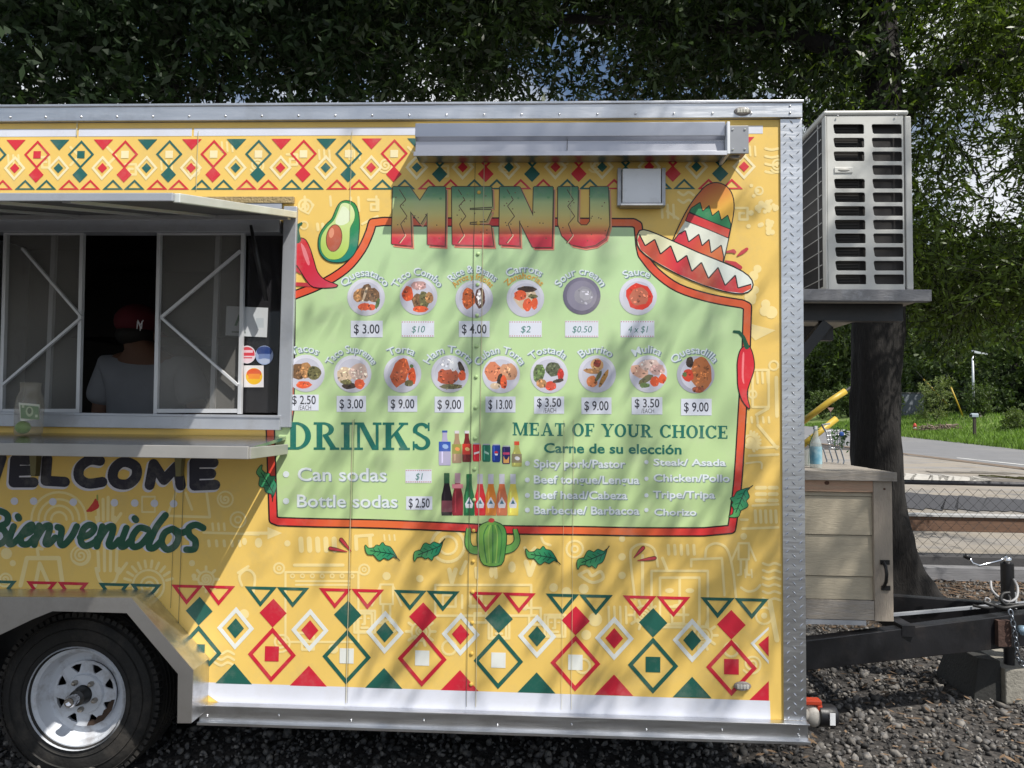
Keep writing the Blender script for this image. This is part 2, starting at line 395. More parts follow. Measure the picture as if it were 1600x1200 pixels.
def hand(x, y, s=1.):
    for k, h in enumerate((30, 40, 44, 38)): dline([(x+(k-1.5)*9*s, y), (x+(k-1.5)*10*s, y-h*s)], 5)
    dline(smooth([(x-18*s, y-4), (x-12*s, y+16*s), (x, y+22*s), (x+12*s, y+16*s), (x+18*s, y-4)]), 5); dline([(x+18*s, y+4), (x+30*s, y-12*s)], 5)
def face(x, y, w_, h):
    dbox(x, y, x+w_, y+h); dbox(x+w_*.15, y+h*.12, x+w_*.85, y+h*.95, 4); dline([(x+w_*.5, y+h*.15), (x+w_*.5, y+h*.6), (x+w_*.4, y+h*.62)]); dot(x+w_*.32, y+h*.35, w_*.08, w_*.045); dot(x+w_*.68, y+h*.35, w_*.08, w_*.045); dline([(x+w_*.35, y+h*.78), (x+w_*.65, y+h*.78)])
def arrow(x, y, dx, dy):
    dline([(x, y), (x+dx, y+dy)], 5); a = math.atan2(dy, dx)
    dood.append(([[(x+dx+16*math.cos(a), y+dy+16*math.sin(a)), (x+dx+12*math.cos(a+2.2), y+dy+12*math.sin(a+2.2)), (x+dx+12*math.cos(a-2.2), y+dy+12*math.sin(a-2.2))]], DC))
def rspiral(x, y, s):
    dline([(x, y), (x+s, y), (x+s, y+s), (x+s*.3, y+s), (x+s*.3, y+s*.45), (x+s*.7, y+s*.45)], 4)
def wave(x, y, n, dx, dy, rows=3, gap=12):
    for r in range(rows): dline(smooth([(x+k*dx, y+r*gap+(dy if k % 2 else 0)) for k in range(n)], 3), 4)
# left, below the counter
for r in (12, 22, 32, 43): dline([(92+r*math.cos(t), 812-r*math.sin(t)) for t in [k*math.pi/14 for k in range(15)]], 3.8)
spiral(126, 868, 14); ring(126, 868, 15, 3); hand(168, 892, 1.0); hand(165, 812, .8); sunny(232, 915, 34, 11, math.pi, 2*math.pi)
for a in ((32, 915, 42, 872), (42, 872, 92, 872), (92, 872, 98, 915)): dline([a[:2], a[2:]], 7)
dline([(60, 870), (58, 856), (66, 858)], 5); dline([(55, 915), (62, 880), (76, 912)], 6); spiral(8, 905, 12)
dline([(278, 760), (322, 763), (328, 808), (262, 806), (278, 760)]); dline([(290, 770), (300, 796)]); dbox(222, 776, 242, 800, 3); dot(10, 865, 9); dot(20, 880, 5)
ring(352, 780, 12, 3); spiral(352, 780, 8, 1.6); ring(372, 812, 12, 3); ring(372, 812, 5, 3); dline([(318, 832), (404, 835)], 4); comb(332, 818, 3, 9, 10, 4); comb(326, 845, 5, 12, 8, 5)
sunny(322, 905, 17, 8); dline(smooth([(378, 915), (374, 900), (386, 890), (398, 900), (396, 925)])); dline([(372, 895), (388, 885)]); dot(300, 880, 5); dot(303, 900, 4)
ring(438, 782, 10, 3)
# lower right of the hatch, between board and band
arrow(385, 833, 40, 0); dot(404, 848, 6, 8); dot(382, 846, 4, 6); dot(449, 849, 5); comb(470, 842, 5, 13, 18, 8)
ring(436, 888, 8, 3.4); ring(436, 888, 3, 2.4); ring(569, 890, 8, 3.4); ring(569, 890, 3, 2.4); dline([(460, 883), (536, 883)], 5)
dbox(446, 894, 560, 1003, 3.6); 
for k in range(7): ring(457+k*15.5, 900, 3, 2.2)
dline([(462, 908), (546, 908)], 3); dline([(462, 914), (546, 914)], 3)
comb(556, 838, 2, 22, 20, 6); dline([(556, 838), (582, 836)], 5); comb(600, 836, 3, 8, 8, 3); man(604, 900, 1.1); dot(656, 904, 6)
ring(700, 852, 26, 5); ring(700, 852, 14, 4); dline([(702, 890), (706, 910), (712, 890)], 7); dline([(720, 896), (728, 878)], 6); comb(744, 888, 2, 30, 14, 6)
dbox(680, 914, 830, 962, 4); dline([(692, 930), (712, 930), (712, 948), (692, 948), (692, 930)], 4); dline([(722, 930), (722, 950)], 4); dbox(735, 930, 752, 948, 4); dot(820, 948, 6)
dot(768, 894, 4, 9); dot(800, 886, 6, 9); dline([(822, 878), (828, 898), (836, 876)], 8); dline([(820, 856), (826, 866), (836, 856)], 5)
ring(898, 858, 13, 3.6); ring(898, 858, 5, 3.4); dline(smooth([(846, 840), (850, 848), (860, 852)])); dline(smooth([(905, 898), (918, 892), (925, 900), (938, 893), (942, 904), (925, 910), (905, 898)]), 5)
for p in ((972, 842, 5), (972, 870, 6), (972, 899, 6), (930, 968, 11), (916, 992, 8), (885, 925, 8), (912, 920, 8), (865, 918, 7)): dot(*p)
dline(smooth([(992, 935), (985, 870), (990, 855), (1005, 850), (1022, 858), (1028, 885)]), 4); dline(smooth([(1102, 870), (1105, 855), (1120, 849), (1136, 858), (1145, 890), (1150, 935)]), 4)
face(1018, 892, 88, 88); dline([(1004, 868), (1004, 930)], 5); dline([(1035, 872), (1042, 890)], 5); comb(1044, 852, 5, 10, 14, 5); dline([(1080, 885), (1080, 874), (1128, 872), (1132, 930)], 4)
man(1162, 838, .9); wave(1192, 880, 4, 9, 3, 6, 11); dline(smooth([(1158, 918), (1168, 924), (1180, 922), (1188, 914)]), 4); comb(1164, 890, 2, 10, 12, 3)
dline([(1203, 940), (1214, 1000)], 8); ring(1194, 962, 13, 3.6); dot(1194, 962, 5)
# right margin beside the board
for k in range(22):
    t = random.uniform(0, 6.28); r = random.uniform(4, 30); dot(1196+r*math.cos(t), 340+r*math.sin(t), random.uniform(3, 6))
for k in range(7): dot(1178+random.uniform(-14, 20), 420+k*11, random.uniform(6, 10))
dood.append(([[(1150, 500), (1212, 516), (1180, 532)]], DC)); dot(1205, 488, 10); dot(1175, 470, 6); ring(1209, 571, 7, 3.5); ring(1176, 616, 6, 3.5); dot(1176, 616, 2)
dbox(1176, 578, 1201, 636, 4); comb(1183, 582, 3, 8, 16, 4); comb(1213, 590, 1, 1, 60, 6); comb(1165, 652, 5, 9, 8, 4); dline([(1182, 648), (1200, 638)], 5)
sunny(1172, 690, 14, 9, -1.5, 1.5); dline([(1184, 664), (1214, 700)], 5); dline([(1180, 700), (1216, 698)], 4); dline([(1170, 712), (1216, 710)], 4); dline(smooth([(1166, 724), (1188, 722), (1190, 732)]), 3)
for y in (762, 772, 782): dline([(1182, y), (1196, y)], 6); dline([(1202, y), (1214, y)], 6)
dline([(1176, 790), (1216, 788)], 4); comb(1180, 798, 5, 8, 18, 5); dline([(1160, 826), (1216, 824)], 4); dline([(1158, 812), (1168, 812)], 4)
for k in range(6): dot(1180+random.uniform(-12, 26), 290+k*8, 3)
wave(1196, 232, 3, 10, 2, 4, 12); wave(1060, 300, 4, 8, 5, 2, 12); dline([(1042, 330), (1060, 342)], 4); comb(1034, 320, 3, 9, 20, 4); rspiral(1150, 325, 18); ring(1186, 298, 6, 3)
# under the top band and inside the bands
for x in (476, 516, 548, 560, 588): comb(x, 304+random.uniform(0, 6), 1, 1, random.uniform(14, 26), 4)
spiral(476, 322, 12, 2); dline([(480, 312), (490, 320), (482, 334), (470, 328), (480, 312)], 3); ring(475, 352, 6, 3); comb(496, 350, 3, 8, 9, 5); rspiral(575, 312, 16); dline([(566, 350), (590, 338)], 4)
for k in range(26):
    x = 20+k*48+random.uniform(-8, 8)
    random.choice([lambda: ring(x, 250+random.uniform(-20, 28), random.uniform(6, 10), 3), lambda: comb(x-8, 222+random.uniform(0, 30), 3, 8, 14, 3.4), lambda: rspiral(x-8, 225+random.uniform(0, 40), 16), lambda: spiral(x, 258, 12), lambda: dline([(x, 230), (x+14, 244), (x, 258)], 4)])()
for k in range(20):
    x = 345+k*44+random.uniform(-8, 8); y = 985+random.uniform(-30, 62)
    random.choice([lambda: ring(x, y, 11, 4), lambda: comb(x-8, y-14, 4, 9, 26, 4), lambda: sunny(x, y, 20, 10), lambda: rspiral(x-10, y-10, 26), lambda: spiral(x, y, 16), lambda: wave(x-16, y, 4, 10, 5, 3, 9), lambda: dot(x, y, 8), lambda: face(x-16, y-16, 32, 34)])()
for i, (pl, c) in enumerate(dood[:298]): paint('doodle', [(pl, c)], trailer, SY-(i % 23)*2e-5)
paint('doodles', dood[298:], trailer, SY-4.8e-4, kind='stuff')
# yellow seen above, and white bands
def bandpx(X0, Z0, X1, Z1): return [proj((X0, 0, Z0)), proj((X1, 0, Z0)), proj((X1, 0, Z1)), proj((X0, 0, Z1))]
WH = (214, 217, 228)
zt0, zt1 = P(400, 200).z, P(400, 212).z; xe = P(1192, 205).x
xg = [XL+.01, P(121, 205).x, P(123, 205).x, P(300, 205).x, P(303, 205).x, P(747, 205).x, P(760, 205).x, xe]
ps = []
for a, b in ((0, 1), (2, 3), (4, 5), (6, 7)): ps.append(([bandpx(xg[a], zt0, xg[b], zt1)], WH))
paint('upper_white_stripe', ps, trailer, SY*2)
paint('lower_white_stripe', [([[(320, 1066), (1203, 1095), (1204, 1130), (900, 1122), (640, 1114), (440, 1106), (345, 1100), (320, 1082)]], WH)], trailer, SY*2)

# ---- pattern bands, laid out on the wall in metres
RED, GRN, PW = (200, 38, 58), (34, 92, 80), (226, 228, 222)
def pip(q, g):
    c = False
    for i in range(len(g)):
        a, b = g[i], g[i-1]
        if (a[1] > q[1]) != (b[1] > q[1]) and q[0] < (b[0]-a[0])*(q[1]-a[1])/(b[1]-a[1])+a[0]: c = not c
    return c
class Band:
    def __init__(s, Y, cut=None): s.Y = Y; s.cut = cut; s.n = 0
    def put(s, name, polys, c):
        pp = [[proj((x, 0, z)) for x, z in p] for p in polys]; ins = [pip(q, s.cut) for p in pp for q in p] if s.cut else [False]
        if all(ins): return
        sh = [(pp, c)]
        if any(ins): sh.append(([s.cut], None))
        s.n += 1; paint(name, sh, trailer, s.Y-(s.n % 5)*3e-5)
    def poly(s, pts, c, name='printed_square'): s.put(name, [pts], c)
    def dia(s, x, z, rx, rz, c): s.put('printed_diamond', [[(x-rx, z), (x, z+rz), (x+rx, z), (x, z-rz)]], c)
    def diao(s, x, z, rx, rz, w, c):
        a = [(x-rx, z), (x, z+rz), (x+rx, z), (x, z-rz)]; k = 1-w*1.45/rx; b = [(x+(p-x)*k, z+(q-z)*k) for p, q in a]
        s.put('printed_diamond_outline', [[a[i], a[(i+1) % 4], b[(i+1) % 4], b[i]] for i in range(4)], c)
    def tri(s, x, z, hw, h, c, up=1): s.put('printed_triangle', [[(x-hw, z), (x+hw, z), (x, z+up*h)]], c)
    def trio(s, x, z, hw, h, w, c, up=-1):
        a = [(x-hw, z), (x+hw, z), (x, z+up*h)]; cz = z+up*h*.36; b = [(x+(p-x)*.60, cz+(q-cz)*.60) for p, q in a]
        s.put('printed_triangle_outline', [[a[i], a[(i+1) % 3], b[(i+1) % 3], b[i]] for i in range(3)], c)
bd = Band(SY*2.5, [(-2000, 938), (222, 938), (330, 1045), (328, 1200), (-2000, 1200)]); u = .2836/117.5                   # metres per pixel of the drawing
x0 = P(311, 960).x; zl = P(800, 926).z
for k in range(-8, 9):
    x = x0+k*.2836; red = k % 2 != 0; c = RED if red else GRN; d = GRN if red else RED
    xm = x+.1418*1.0
    xm = x+.5*.2836
    if x > P(1200, 1000).x: break
    for sg in (-1, 1): bd.trio(x+.012+sg*25.6*u, zl, 25.6*u, 31*u, 5*u, d)
    bd.dia(x, zl-40*u, 21.5*u, 22*u, c)
    bd.diao(x, zl-104*u, 38*u, 42*u, 5.4*u, c)
    sq = PW if k in (2, 3, 4, 5) else c
    bd.poly([(x-11*u, zl-91*u), (x+11*u, zl-91*u), (x+11*u, zl-114*u), (x-11*u, zl-114*u)], sq)
    cc = RED if (k % 2) else GRN
    lim = P(1201, 1000).x
    if xm < lim-.03:
        bd.diao(xm, zl-65*u, 29.5*u, 33*u, 5.6*u, PW); bd.dia(xm, zl-65*u, 13.5*u, 15.5*u, cc); bd.tri(xm, zl-150*u, 29*u, 31*u, cc)
    else:
        bd.poly([(lim, zl-42*u), (lim-27*u, zl-67*u), (lim, zl-97*u), (lim, zl-92*u), (lim-21*u, zl-67*u), (lim, zl-46*u)], PW); bd.poly([(lim, zl-55*u), (lim-15*u, zl-68*u), (lim, zl-86*u)], RED); bd.poly([(lim, zl-122*u), (lim-29*u, zl-151*u), (lim, zl-151*u)], RED)
# keep the band off the fender side: cut with the wheel notch
bd = Band(SY*2.5); u = .1776/70.; x0 = P(58, 241).x; zc = P(600, 257).z; R2, G2, PW2 = (208, 48, 60), (38, 98, 92), (240, 226, 180)
for k in range(-5, 16):
    x = x0+k*.1776; red = k % 2 == 0; c = R2 if red else G2; d = G2 if red else R2; xm = x-.0888; cm = c
    bd.tri(xm, zc+40.5*u, 15.5*u, 17*u, R2 if red else G2, -1)
    bd.diao(x, zc+17*u, 21*u, 22.5*u, 3*u, c)
    sq = c if k in (0, 1) else PW2
    bd.poly([(x-6*u, zc+22.5*u), (x+6*u, zc+22.5*u), (x+6*u, zc+11*u), (x-6*u, zc+11*u)], sq)
    bd.dia(x, zc-15*u, 12*u, 12.5*u, c)
    bd.diao(xm, zc-4.5*u, 17.5*u, 19.5*u, 3.4*u, PW2); bd.dia(xm, zc-4.5*u, 7.6*u, 8*u, cm)
    for sg in (-1, 1): bd.trio(x+sg*17*u, zc-38.5*u, 16.5*u, 16*u, 3*u, d, 1)
bd.tri(x0+15.5*.1776, zc+40.5*u, 15.5*u, 17*u, R2, -1); bd.diao(x0+15.5*.1776, zc-4.5*u, 17.5*u, 19.5*u, 3.4*u, PW2); bd.dia(x0+15.5*.1776, zc-4.5*u, 7.6*u, 8*u, R2)

# ---- the menu board
GB = (176, 207, 148); BK = (38, 22, 22)
def board_green(x, y): t = max(0, min(1, (y-340)/480)); return (184+6*t, 214+1*t, 164-12*t)
path = smooth([(455, 463), (500, 445), (540, 420), (565, 390), (578, 362)], 4)+[(582, 348)]+smooth([(600, 346), (700, 347), (850, 347), (990, 348)], 3)+[(997, 352), (1000, 385)]+smooth([(1003, 398), (1025, 425), (1060, 450), (1110, 466), (1160, 475)], 4)+[(1168, 479)]+smooth([(1166, 540), (1160, 640), (1153, 750), (1145, 815)], 4)+[(1143, 827)]+smooth([(1100, 831), (1000, 831), (900, 829), (800, 828), (760, 826), (600, 819), (500, 817), (435, 815)], 3)+[(427, 812)]+smooth([(426, 780), (424, 720), (422, 660)], 3)+[(450, 658), (453, 640)]
def bordc(x, y):
    t = .5+.5*math.sin(x*.017+1.2)*math.cos(y*.011); t = t*t*(3-2*t); a, b = (216, 52, 54), (226, 110, 58); return tuple(a[i]+(b[i]-a[i])*t for i in range(3))
board = paint('menu_board', [([path], board_green), (stroke(path, 15, closed=True), BK), (stroke(path, 10.5, closed=True), bordc)], trailer, SY*3)
Y4, Y5, Y6, Y7 = SY*4, SY*5, SY*6, SY*7
# MENU title: green to yellow to red down the letters
def menuc(x, y):
    st = [(292, (84, 138, 108)), (306, (112, 160, 120)), (314, (178, 198, 140)), (334, (214, 206, 132)), (352, (228, 184, 104)), (362, (222, 124, 84)), (372, (206, 60, 76)), (390, (196, 52, 72))]
    for (a, ca), (b, cb) in zip(st, st[1:]):
        if y <= b: t = max(0, (y-a)/(b-a)); return tuple(ca[i]+(cb[i]-ca[i])*t for i in range(3))
    return st[-1][1]
Mg = [(614, 292), (640, 292), (656, 314), (670, 292), (696, 292), (695, 384), (668, 382), (668, 332), (657, 350), (641, 330), (643, 384), (612, 381)]
Eg = [(706, 292), (768, 292), (769, 323), (734, 325), (734, 328), (768, 328), (760, 345), (734, 347), (734, 351), (766, 352), (767, 353), (771, 384), (707, 382)]
Ng = [(781, 292), (812, 292), (833, 338), (834, 292), (864, 292), (862, 386), (832, 386), (811, 344), (812, 384), (780, 382)]
Ug = [(872, 292), (903, 292), (902, 346), (908, 352), (917, 352), (922, 346), (922, 292), (950, 292), (952, 352), (946, 372), (930, 383), (912, 386), (892, 382), (878, 368), (872, 350)]
def slicey(poly, n=14):
    """cut a polygon into level strips so the colours follow the height"""
    ys = [292, 300, 308, 316, 326, 336, 344, 352, 358, 364, 372, 380, 392]; return ys
sh = []
for g in (Mg, Eg, Ng, Ug):
    sh.append(([[(x+4, y+5) for x, y in g]], lambda x, y: tuple(v*.82 for v in menuc(x, y-2)))); sh.append((stroke([(x+3.4, y+4) for x, y in g], 1.6, closed=True, cap=False), (226, 150, 120)))
    sh.append((stroke(g, 2.6, closed=True, cap=False), (70, 60, 46))); sh.append(([g], menuc))
# invisible level cuts: thin rows of the same colour keep the gradient true
rows = []
for y in (300, 308, 316, 326, 336, 344, 352, 358, 364, 372, 380): rows.append(y)
lv = []
for g in (Mg, Eg, Ng, Ug):
    xs = [p[0] for p in g]; lv.append((min(xs), max(xs)))
def clip_rows(g):
    from mathutils.geometry import intersect_line_line_2d
    o = []
    for y in rows:
        xs = []
        for i in range(len(g)):
            (xa, ya), (xb, yb) = g[i], g[(i+1) % len(g)]
            if (ya-y)*(yb-y) < 0: xs.append(xa+(xb-xa)*(y-ya)/(yb-ya))
        xs.sort()
        for a, b in zip(xs[::2], xs[1::2]): o.append([(a+.05, y-.25), (b-.05, y-.25), (b-.05, y+.25), (a+.05, y+.25)])
    return o
for g in (Mg, Eg, Ng, Ug): sh.append((clip_rows(g), menuc))
for x in (622, 714, 790, 884):
    dk = (92, 66, 50)
    sh.append((stroke([(x+2, 296), (x+12, 312), (x+3, 322), (x+14, 338), (x+4, 350), (x+11, 368), (x+1, 380)], 1.3, cap=False), dk)); sh.append((stroke([(x+3, 380), (x+12, 368), (x+11, 366)], 1.4, cap=False), (232, 190, 160)))
for g in (Mg, Eg, Ng, Ug):
    xs = [p[0] for p in g]
    for k in range(16):
        x = random.uniform(min(xs)+6, max(xs)-6); y = random.uniform(298, 378); sh.append(([ell(x, y, 1.1, n=6)], (120, 88, 60)))
for g in (Mg, Eg, Ng, Ug):      # the serrated highlight drops near the dark top
    xs = [p[0] for p in g]
    for k in range(7):
        x = min(xs)+8+(max(xs)-min(xs)-16)*k/6+random.uniform(-2, 2); 
        if min(xs) < x < max(xs): sh.append(([ell(x, 303+random.uniform(-4, 8), random.uniform(1.6, 3), 2, n=7)], (110, 160, 112)))
def clipin(p):                    # keep only specks that fall in a letter
    def inside(q, g):
        c = False
        for i in range(len(g)):
            a, b = g[i], g[i-1]
            if (a[1] > q[1]) != (b[1] > q[1]) and q[0] < (b[0]-a[0])*(q[1]-a[1])/(b[1]-a[1])+a[0]: c = not c
        return c
    cx = sum(v[0] for v in p)/len(p); cy = sum(v[1] for v in p)/len(p)
    return any(inside((cx, cy), g) for g in (Mg, Eg, Ng, Ug))
sh = [s for s in sh if len(s[0]) != 1 or len(s[0][0]) > 8 or clipin(s[0][0])]
paint('menu_title', sh, board, Y5)

# ---- painted ornaments: avocado, chilies, sombrero, leaves, cactus
def grad(a, b, x0, y0, x1, y1):
    def f(x, y):
        t = ((x-x0)*(x1-x0)+(y-y0)*(y1-y0))/((x1-x0)**2+(y1-y0)**2); t = max(0, min(1, t)); return tuple(a[i]+(b[i]-a[i])*t for i in range(3))
    return f
av = smooth([(541, 314), (553, 318), (559, 330), (561, 348), (560, 368), (557, 388), (548, 402), (534, 409), (515, 408), (503, 399), (498, 384), (500, 366), (510, 351), (519, 342), (526, 326), (532, 317)], 3, True)
avl = smooth([(540, 317), (549, 321), (554, 332), (553, 344), (547, 356), (546, 372), (544, 388), (536, 400), (526, 405), (513, 404), (504, 395), (501, 383), (503, 368), (512, 354), (522, 344), (529, 328), (533, 319)], 3, True)
pit = ell(522, 372, 11.5, 20.5, .12, 20)
paint('avocado_picture', [(stroke(av, 3, closed=True), (30, 60, 45)), ([av], grad((52, 140, 76), (28, 128, 112), 545, 340, 555, 400)), (stroke(avl, 1.5, closed=True, cap=False), (60, 110, 60)), ([avl], grad((212, 226, 168), (176, 204, 92), 540, 320, 525, 400)),
    ([smooth([(536, 322), (546, 330), (546, 345), (534, 352), (524, 348), (530, 332)], 3, True)], (224, 234, 200)), (stroke(pit, 2.6, closed=True, cap=False), (110, 66, 44)), ([pit], grad((196, 106, 78), (176, 84, 62), 515, 360, 530, 385)), ([ell(518, 364, 4, 8, .15, 12)], (222, 148, 118))], board, Y6)
ch = smooth([(457, 376), (474, 373), (483, 386), (490, 408), (496, 426), (508, 438), (527, 446), (515, 449), (490, 448), (478, 436), (468, 420), (460, 408), (457, 395)], 3, True)
paint('chili_picture', [(stroke([(458, 418), (470, 425)], 6), (190, 60, 70)), (stroke([(463, 444), (485, 445)], 6), (190, 60, 70)), (stroke(ch, 3, closed=True), BK), ([ch], grad((214, 32, 48), (206, 60, 84), 460, 380, 500, 440)), ([smooth([(470, 380), (477, 388), (484, 410), (481, 414), (474, 398)], 3, True)], (236, 130, 140)),
    (stroke([(464, 374), (464, 360), (466, 352), (471, 349)], [13, 6, 5, 4]), (24, 92, 70))], board, Y6)
c2 = smooth([(1163, 542), (1170, 541), (1176, 555), (1178, 575), (1172, 595), (1167, 612), (1168, 625), (1171, 638), (1160, 625), (1154, 605), (1153, 585), (1153, 565), (1157, 548)], 3, True)
paint('chili_picture', [(stroke(c2, 3.2, closed=True), BK), ([c2], grad((206, 38, 54), (226, 52, 60), 1176, 550, 1158, 620)), ([smooth([(1160, 555), (1163, 553), (1162, 585), (1163, 600), (1159, 590)], 3, True)], (238, 130, 134)), (stroke([(1147, 518), (1155, 519), (1162, 527), (1167, 542)], [4, 5, 5, 8]), (24, 84, 60))], board, Y6)
# sombrero
crown = smooth([(1051, 378), (1063, 350), (1078, 322), (1092, 303), (1105, 290), (1120, 286), (1135, 292), (1144, 306), (1146, 328), (1140, 362), (1134, 390), (1129, 413)], 3)
brim = smooth([(1000, 361), (1015, 362), (1050, 377), (1090, 395), (1130, 411), (1160, 425), (1174, 438), (1174, 451), (1160, 458), (1135, 455), (1100, 445), (1060, 428), (1022, 407), (1001, 390), (996, 375)], 2, True)
zz = [(999, 366), (1008, 384), (1023, 374), (1032, 397), (1048, 384), (1058, 410), (1073, 399), (1081, 424), (1096, 410), (1107, 435), (1122, 418), (1133, 446), (1149, 430), (1153, 450), (1174, 444)]
red = zz+[(1174, 451), (1160, 458), (1135, 455), (1100, 445), (1060, 428), (1022, 407), (1001, 390), (996, 375)]
gz = [(1080, 325), (1094, 316), (1098, 330), (1108, 321), (1113, 337), (1123, 329), (1127, 344), (1137, 336), (1142, 350), (1141, 358), (1108, 345), (1077, 331)]
rb = [(1076, 332), (1108, 345), (1141, 358), (1138, 372), (1105, 358), (1071, 345)]
wb = [(1071, 345), (1105, 358), (1138, 372), (1129, 413), (1090, 397), (1051, 378)]
rz = [(1052, 377), (1060, 366), (1071, 360), (1076, 378), (1092, 366), (1097, 384), (1108, 374), (1111, 395), (1127, 383), (1131, 402), (1129, 413), (1090, 397)]
INK = (34, 30, 34)
paint('sombrero_picture', [(stroke([(1133, 394), (1146, 392), (1148, 394)], [2, 6, 5]), (192, 62, 70)), (stroke([(1152, 400), (1160, 394), (1167, 389)], [2, 6, 5]), (192, 62, 70)), (stroke([(1134, 408), (1148, 412), (1157, 418)], [3, 7, 6]), (192, 62, 70)),
    (stroke(crown, 3.4), INK), ([crown], grad((196, 92, 50), (232, 180, 74), 1100, 292, 1125, 330)), ([wb], (226, 228, 214)), ([rz], grad((198, 44, 66), (222, 116, 62), 1062, 375, 1108, 400)), (stroke(rz[:11], 1.8, cap=False), INK),
    ([rb], grad((196, 40, 54), (228, 92, 72), 1080, 340, 1138, 365)), (stroke(rb, 1.4, closed=True, cap=False), INK), ([gz], (48, 132, 84)), (stroke(gz, 1.4, closed=True, cap=False), INK),
    (stroke(brim, 4, closed=True), INK), ([brim], grad((226, 222, 176), (224, 230, 222), 1010, 370, 1120, 420)), ([red], lambda x, y: (200+16*math.sin(x*.05), 52+42*math.sin((x-1060)*.04)**2, 66)), (stroke(zz, 2, cap=False), INK)], board, Y6)
def leaf_at(name, cx, cy, w_, ang, flip=1, par=None):
    o = [(-1, -.3), (-.82, -.12), (-.5, -.18), (-.38, -.34), (-.2, -.3), (-.05, -.52), (.1, -.34), (.38, -.3), (.62, -.02), (.82, .3), (.62, .2), (.35, .42), (.1, .32), (-.1, .5), (-.28, .42), (-.5, .2), (-.8, .22), (-.95, .0)]
    def T(p):
        x, y = p[0]*w_/2, p[1]*w_/2*flip; return (cx+x*math.cos(ang)-y*math.sin(ang), cy+x*math.sin(ang)+y*math.cos(ang))
    g = smooth([T(p) for p in o], 2, True); a, b = T((-1, 0)), T((.7, 0))
    s_ = [(stroke(g, 2.2, closed=True, cap=False), (18, 46, 34)), ([g], grad((96, 168, 96), (20, 126, 96), a[0], a[1], b[0], b[1])), (stroke([T((-.7, 0)), T((0, .04)), T((.6, .1)), T((1.0, .42))], 1.4, cap=False), (14, 50, 40))]
    for k in (-.4, -.1, .2, .45): s_.append((stroke([T((k, .05)), T((k-.18, -.18))], .9, cap=False), (14, 60, 44))); s_.append((stroke([T((k, .05)), T((k-.2, .26))], .9, cap=False), (14, 60, 44)))
    paint(name, s_, par or board, Y6)
leaf_at('leaf_picture', 598, 862, 56, .08); leaf_at('leaf_picture', 672, 861, 56, -.30, -1); leaf_at('leaf_picture', 849, 868, 56, .08); leaf_at('leaf_picture', 928, 873, 58, -.30, -1)
leaf_at('leaf_picture', 419, 754, 56, .95, 1); leaf_at('leaf_picture', 1156, 782, 58, -1.25, 1)
ds = []
for a in (((533, 843), (549, 862)), ((516, 857), (543, 862)), ((1005, 856), (990, 872)), ((1023, 872), (996, 876))): ds.append((stroke([a[0], ((a[0][0]*2+a[1][0])/3, (a[0][1]*2+a[1][1])/3), a[1]], [6.5, 6, 1], cap=True), (60, 24, 28))); ds.append((stroke([a[0], ((a[0][0]*2+a[1][0])/3, (a[0][1]*2+a[1][1])/3), a[1]], [4.5, 4, .8], cap=True), (190, 62, 70)))
for i in range(0, 8, 2): paint('red_drop_mark', ds[i:i+2], board, Y6)
cb = smooth([(746, 838), (750, 822), (768, 815), (786, 822), (791, 838), (789, 860), (783, 882), (756, 882), (748, 860)], 3, True)
cs = []
for pts in ([(752, 859), (738, 859), (731, 848), (732, 827)], [(787, 859), (800, 856), (808, 845), (805, 828)]):
    q = smooth(pts, 4); n = len(q); ws = [13-7*i/(n-1) for i in range(n)]; cs.append((stroke(q, [a+2.4 for a in ws]), (24, 70, 40))); cs.append((stroke(q, ws), (112, 172, 84)))
cs += [(stroke(cb, 2.6, closed=True), (24, 70, 40)), ([cb], grad((132, 186, 84), (84, 152, 76), 762, 850, 790, 850))]
for x, c in ((756, (66, 132, 70)), (763, (160, 204, 100)), (770, (66, 132, 70)), (777, (160, 204, 100)), (784, (66, 132, 70))): cs.append((stroke(smooth([(x+(770-x)*.5, 820), (x, 835), (x+(770-x)*.1, 860), (x+(770-x)*.35, 880)], 3), 1.8, cap=False), c))
for x, y, r in ((768, 813, 4.5), (732, 824, 2.6), (805, 825, 2.6)): cs.append(([ell(x, y, r, r*.8, n=10, jit=.15)], (206, 70, 66)))
paint('cactus_picture', cs, board, Y6)

# ---- food photographs
def plate_pic(cx, cy, blobs, rim=(214, 214, 226), well=(196, 196, 210), r=29, seed=1):
    rn = random.Random(seed); s_ = [([ell(cx, cy+.5, r, n=28)], lambda x, y: tuple(v-26*max(0, min(1, (y-cy+x*0)/r*.6+.3)) for v in rim)), ([ell(cx, cy, r*.80, n=24)], well)]
    for b in blobs:
        c, dx, dy, rx, ry, rot, tex = b; g = ell(cx+dx, cy+dy, rx, ry, rot, 14, .10, rn); s_.append(([g], c))
        for k in range(int(tex)):
            t = rn.uniform(0, 6.28); q = math.sqrt(rn.random())*.85; ax, ay = rx*q*math.cos(t), ry*q*math.sin(t)
            x = cx+dx+ax*math.cos(rot)-ay*math.sin(rot); y = cy+dy+ax*math.sin(rot)+ay*math.cos(rot); f = rn.uniform(.55, 1.45)
            s_.append(([ell(x, y, rn.uniform(1, 3.2), rn.uniform(.8, 2), rn.uniform(0, 3), 6, .2, rn)], tuple(max(0, min(255, v*f)) for v in c)))
    lim = ell(cx, cy, r*1.35, n=4)
    return s_
TAN, BRN, ORG, GRE, OLV, CRM, DKB, RDD = (176, 130, 86), (118, 88, 62), (224, 92, 52), (96, 118, 70), (110, 106, 70), (212, 188, 160), (66, 52, 44), (186, 52, 44)
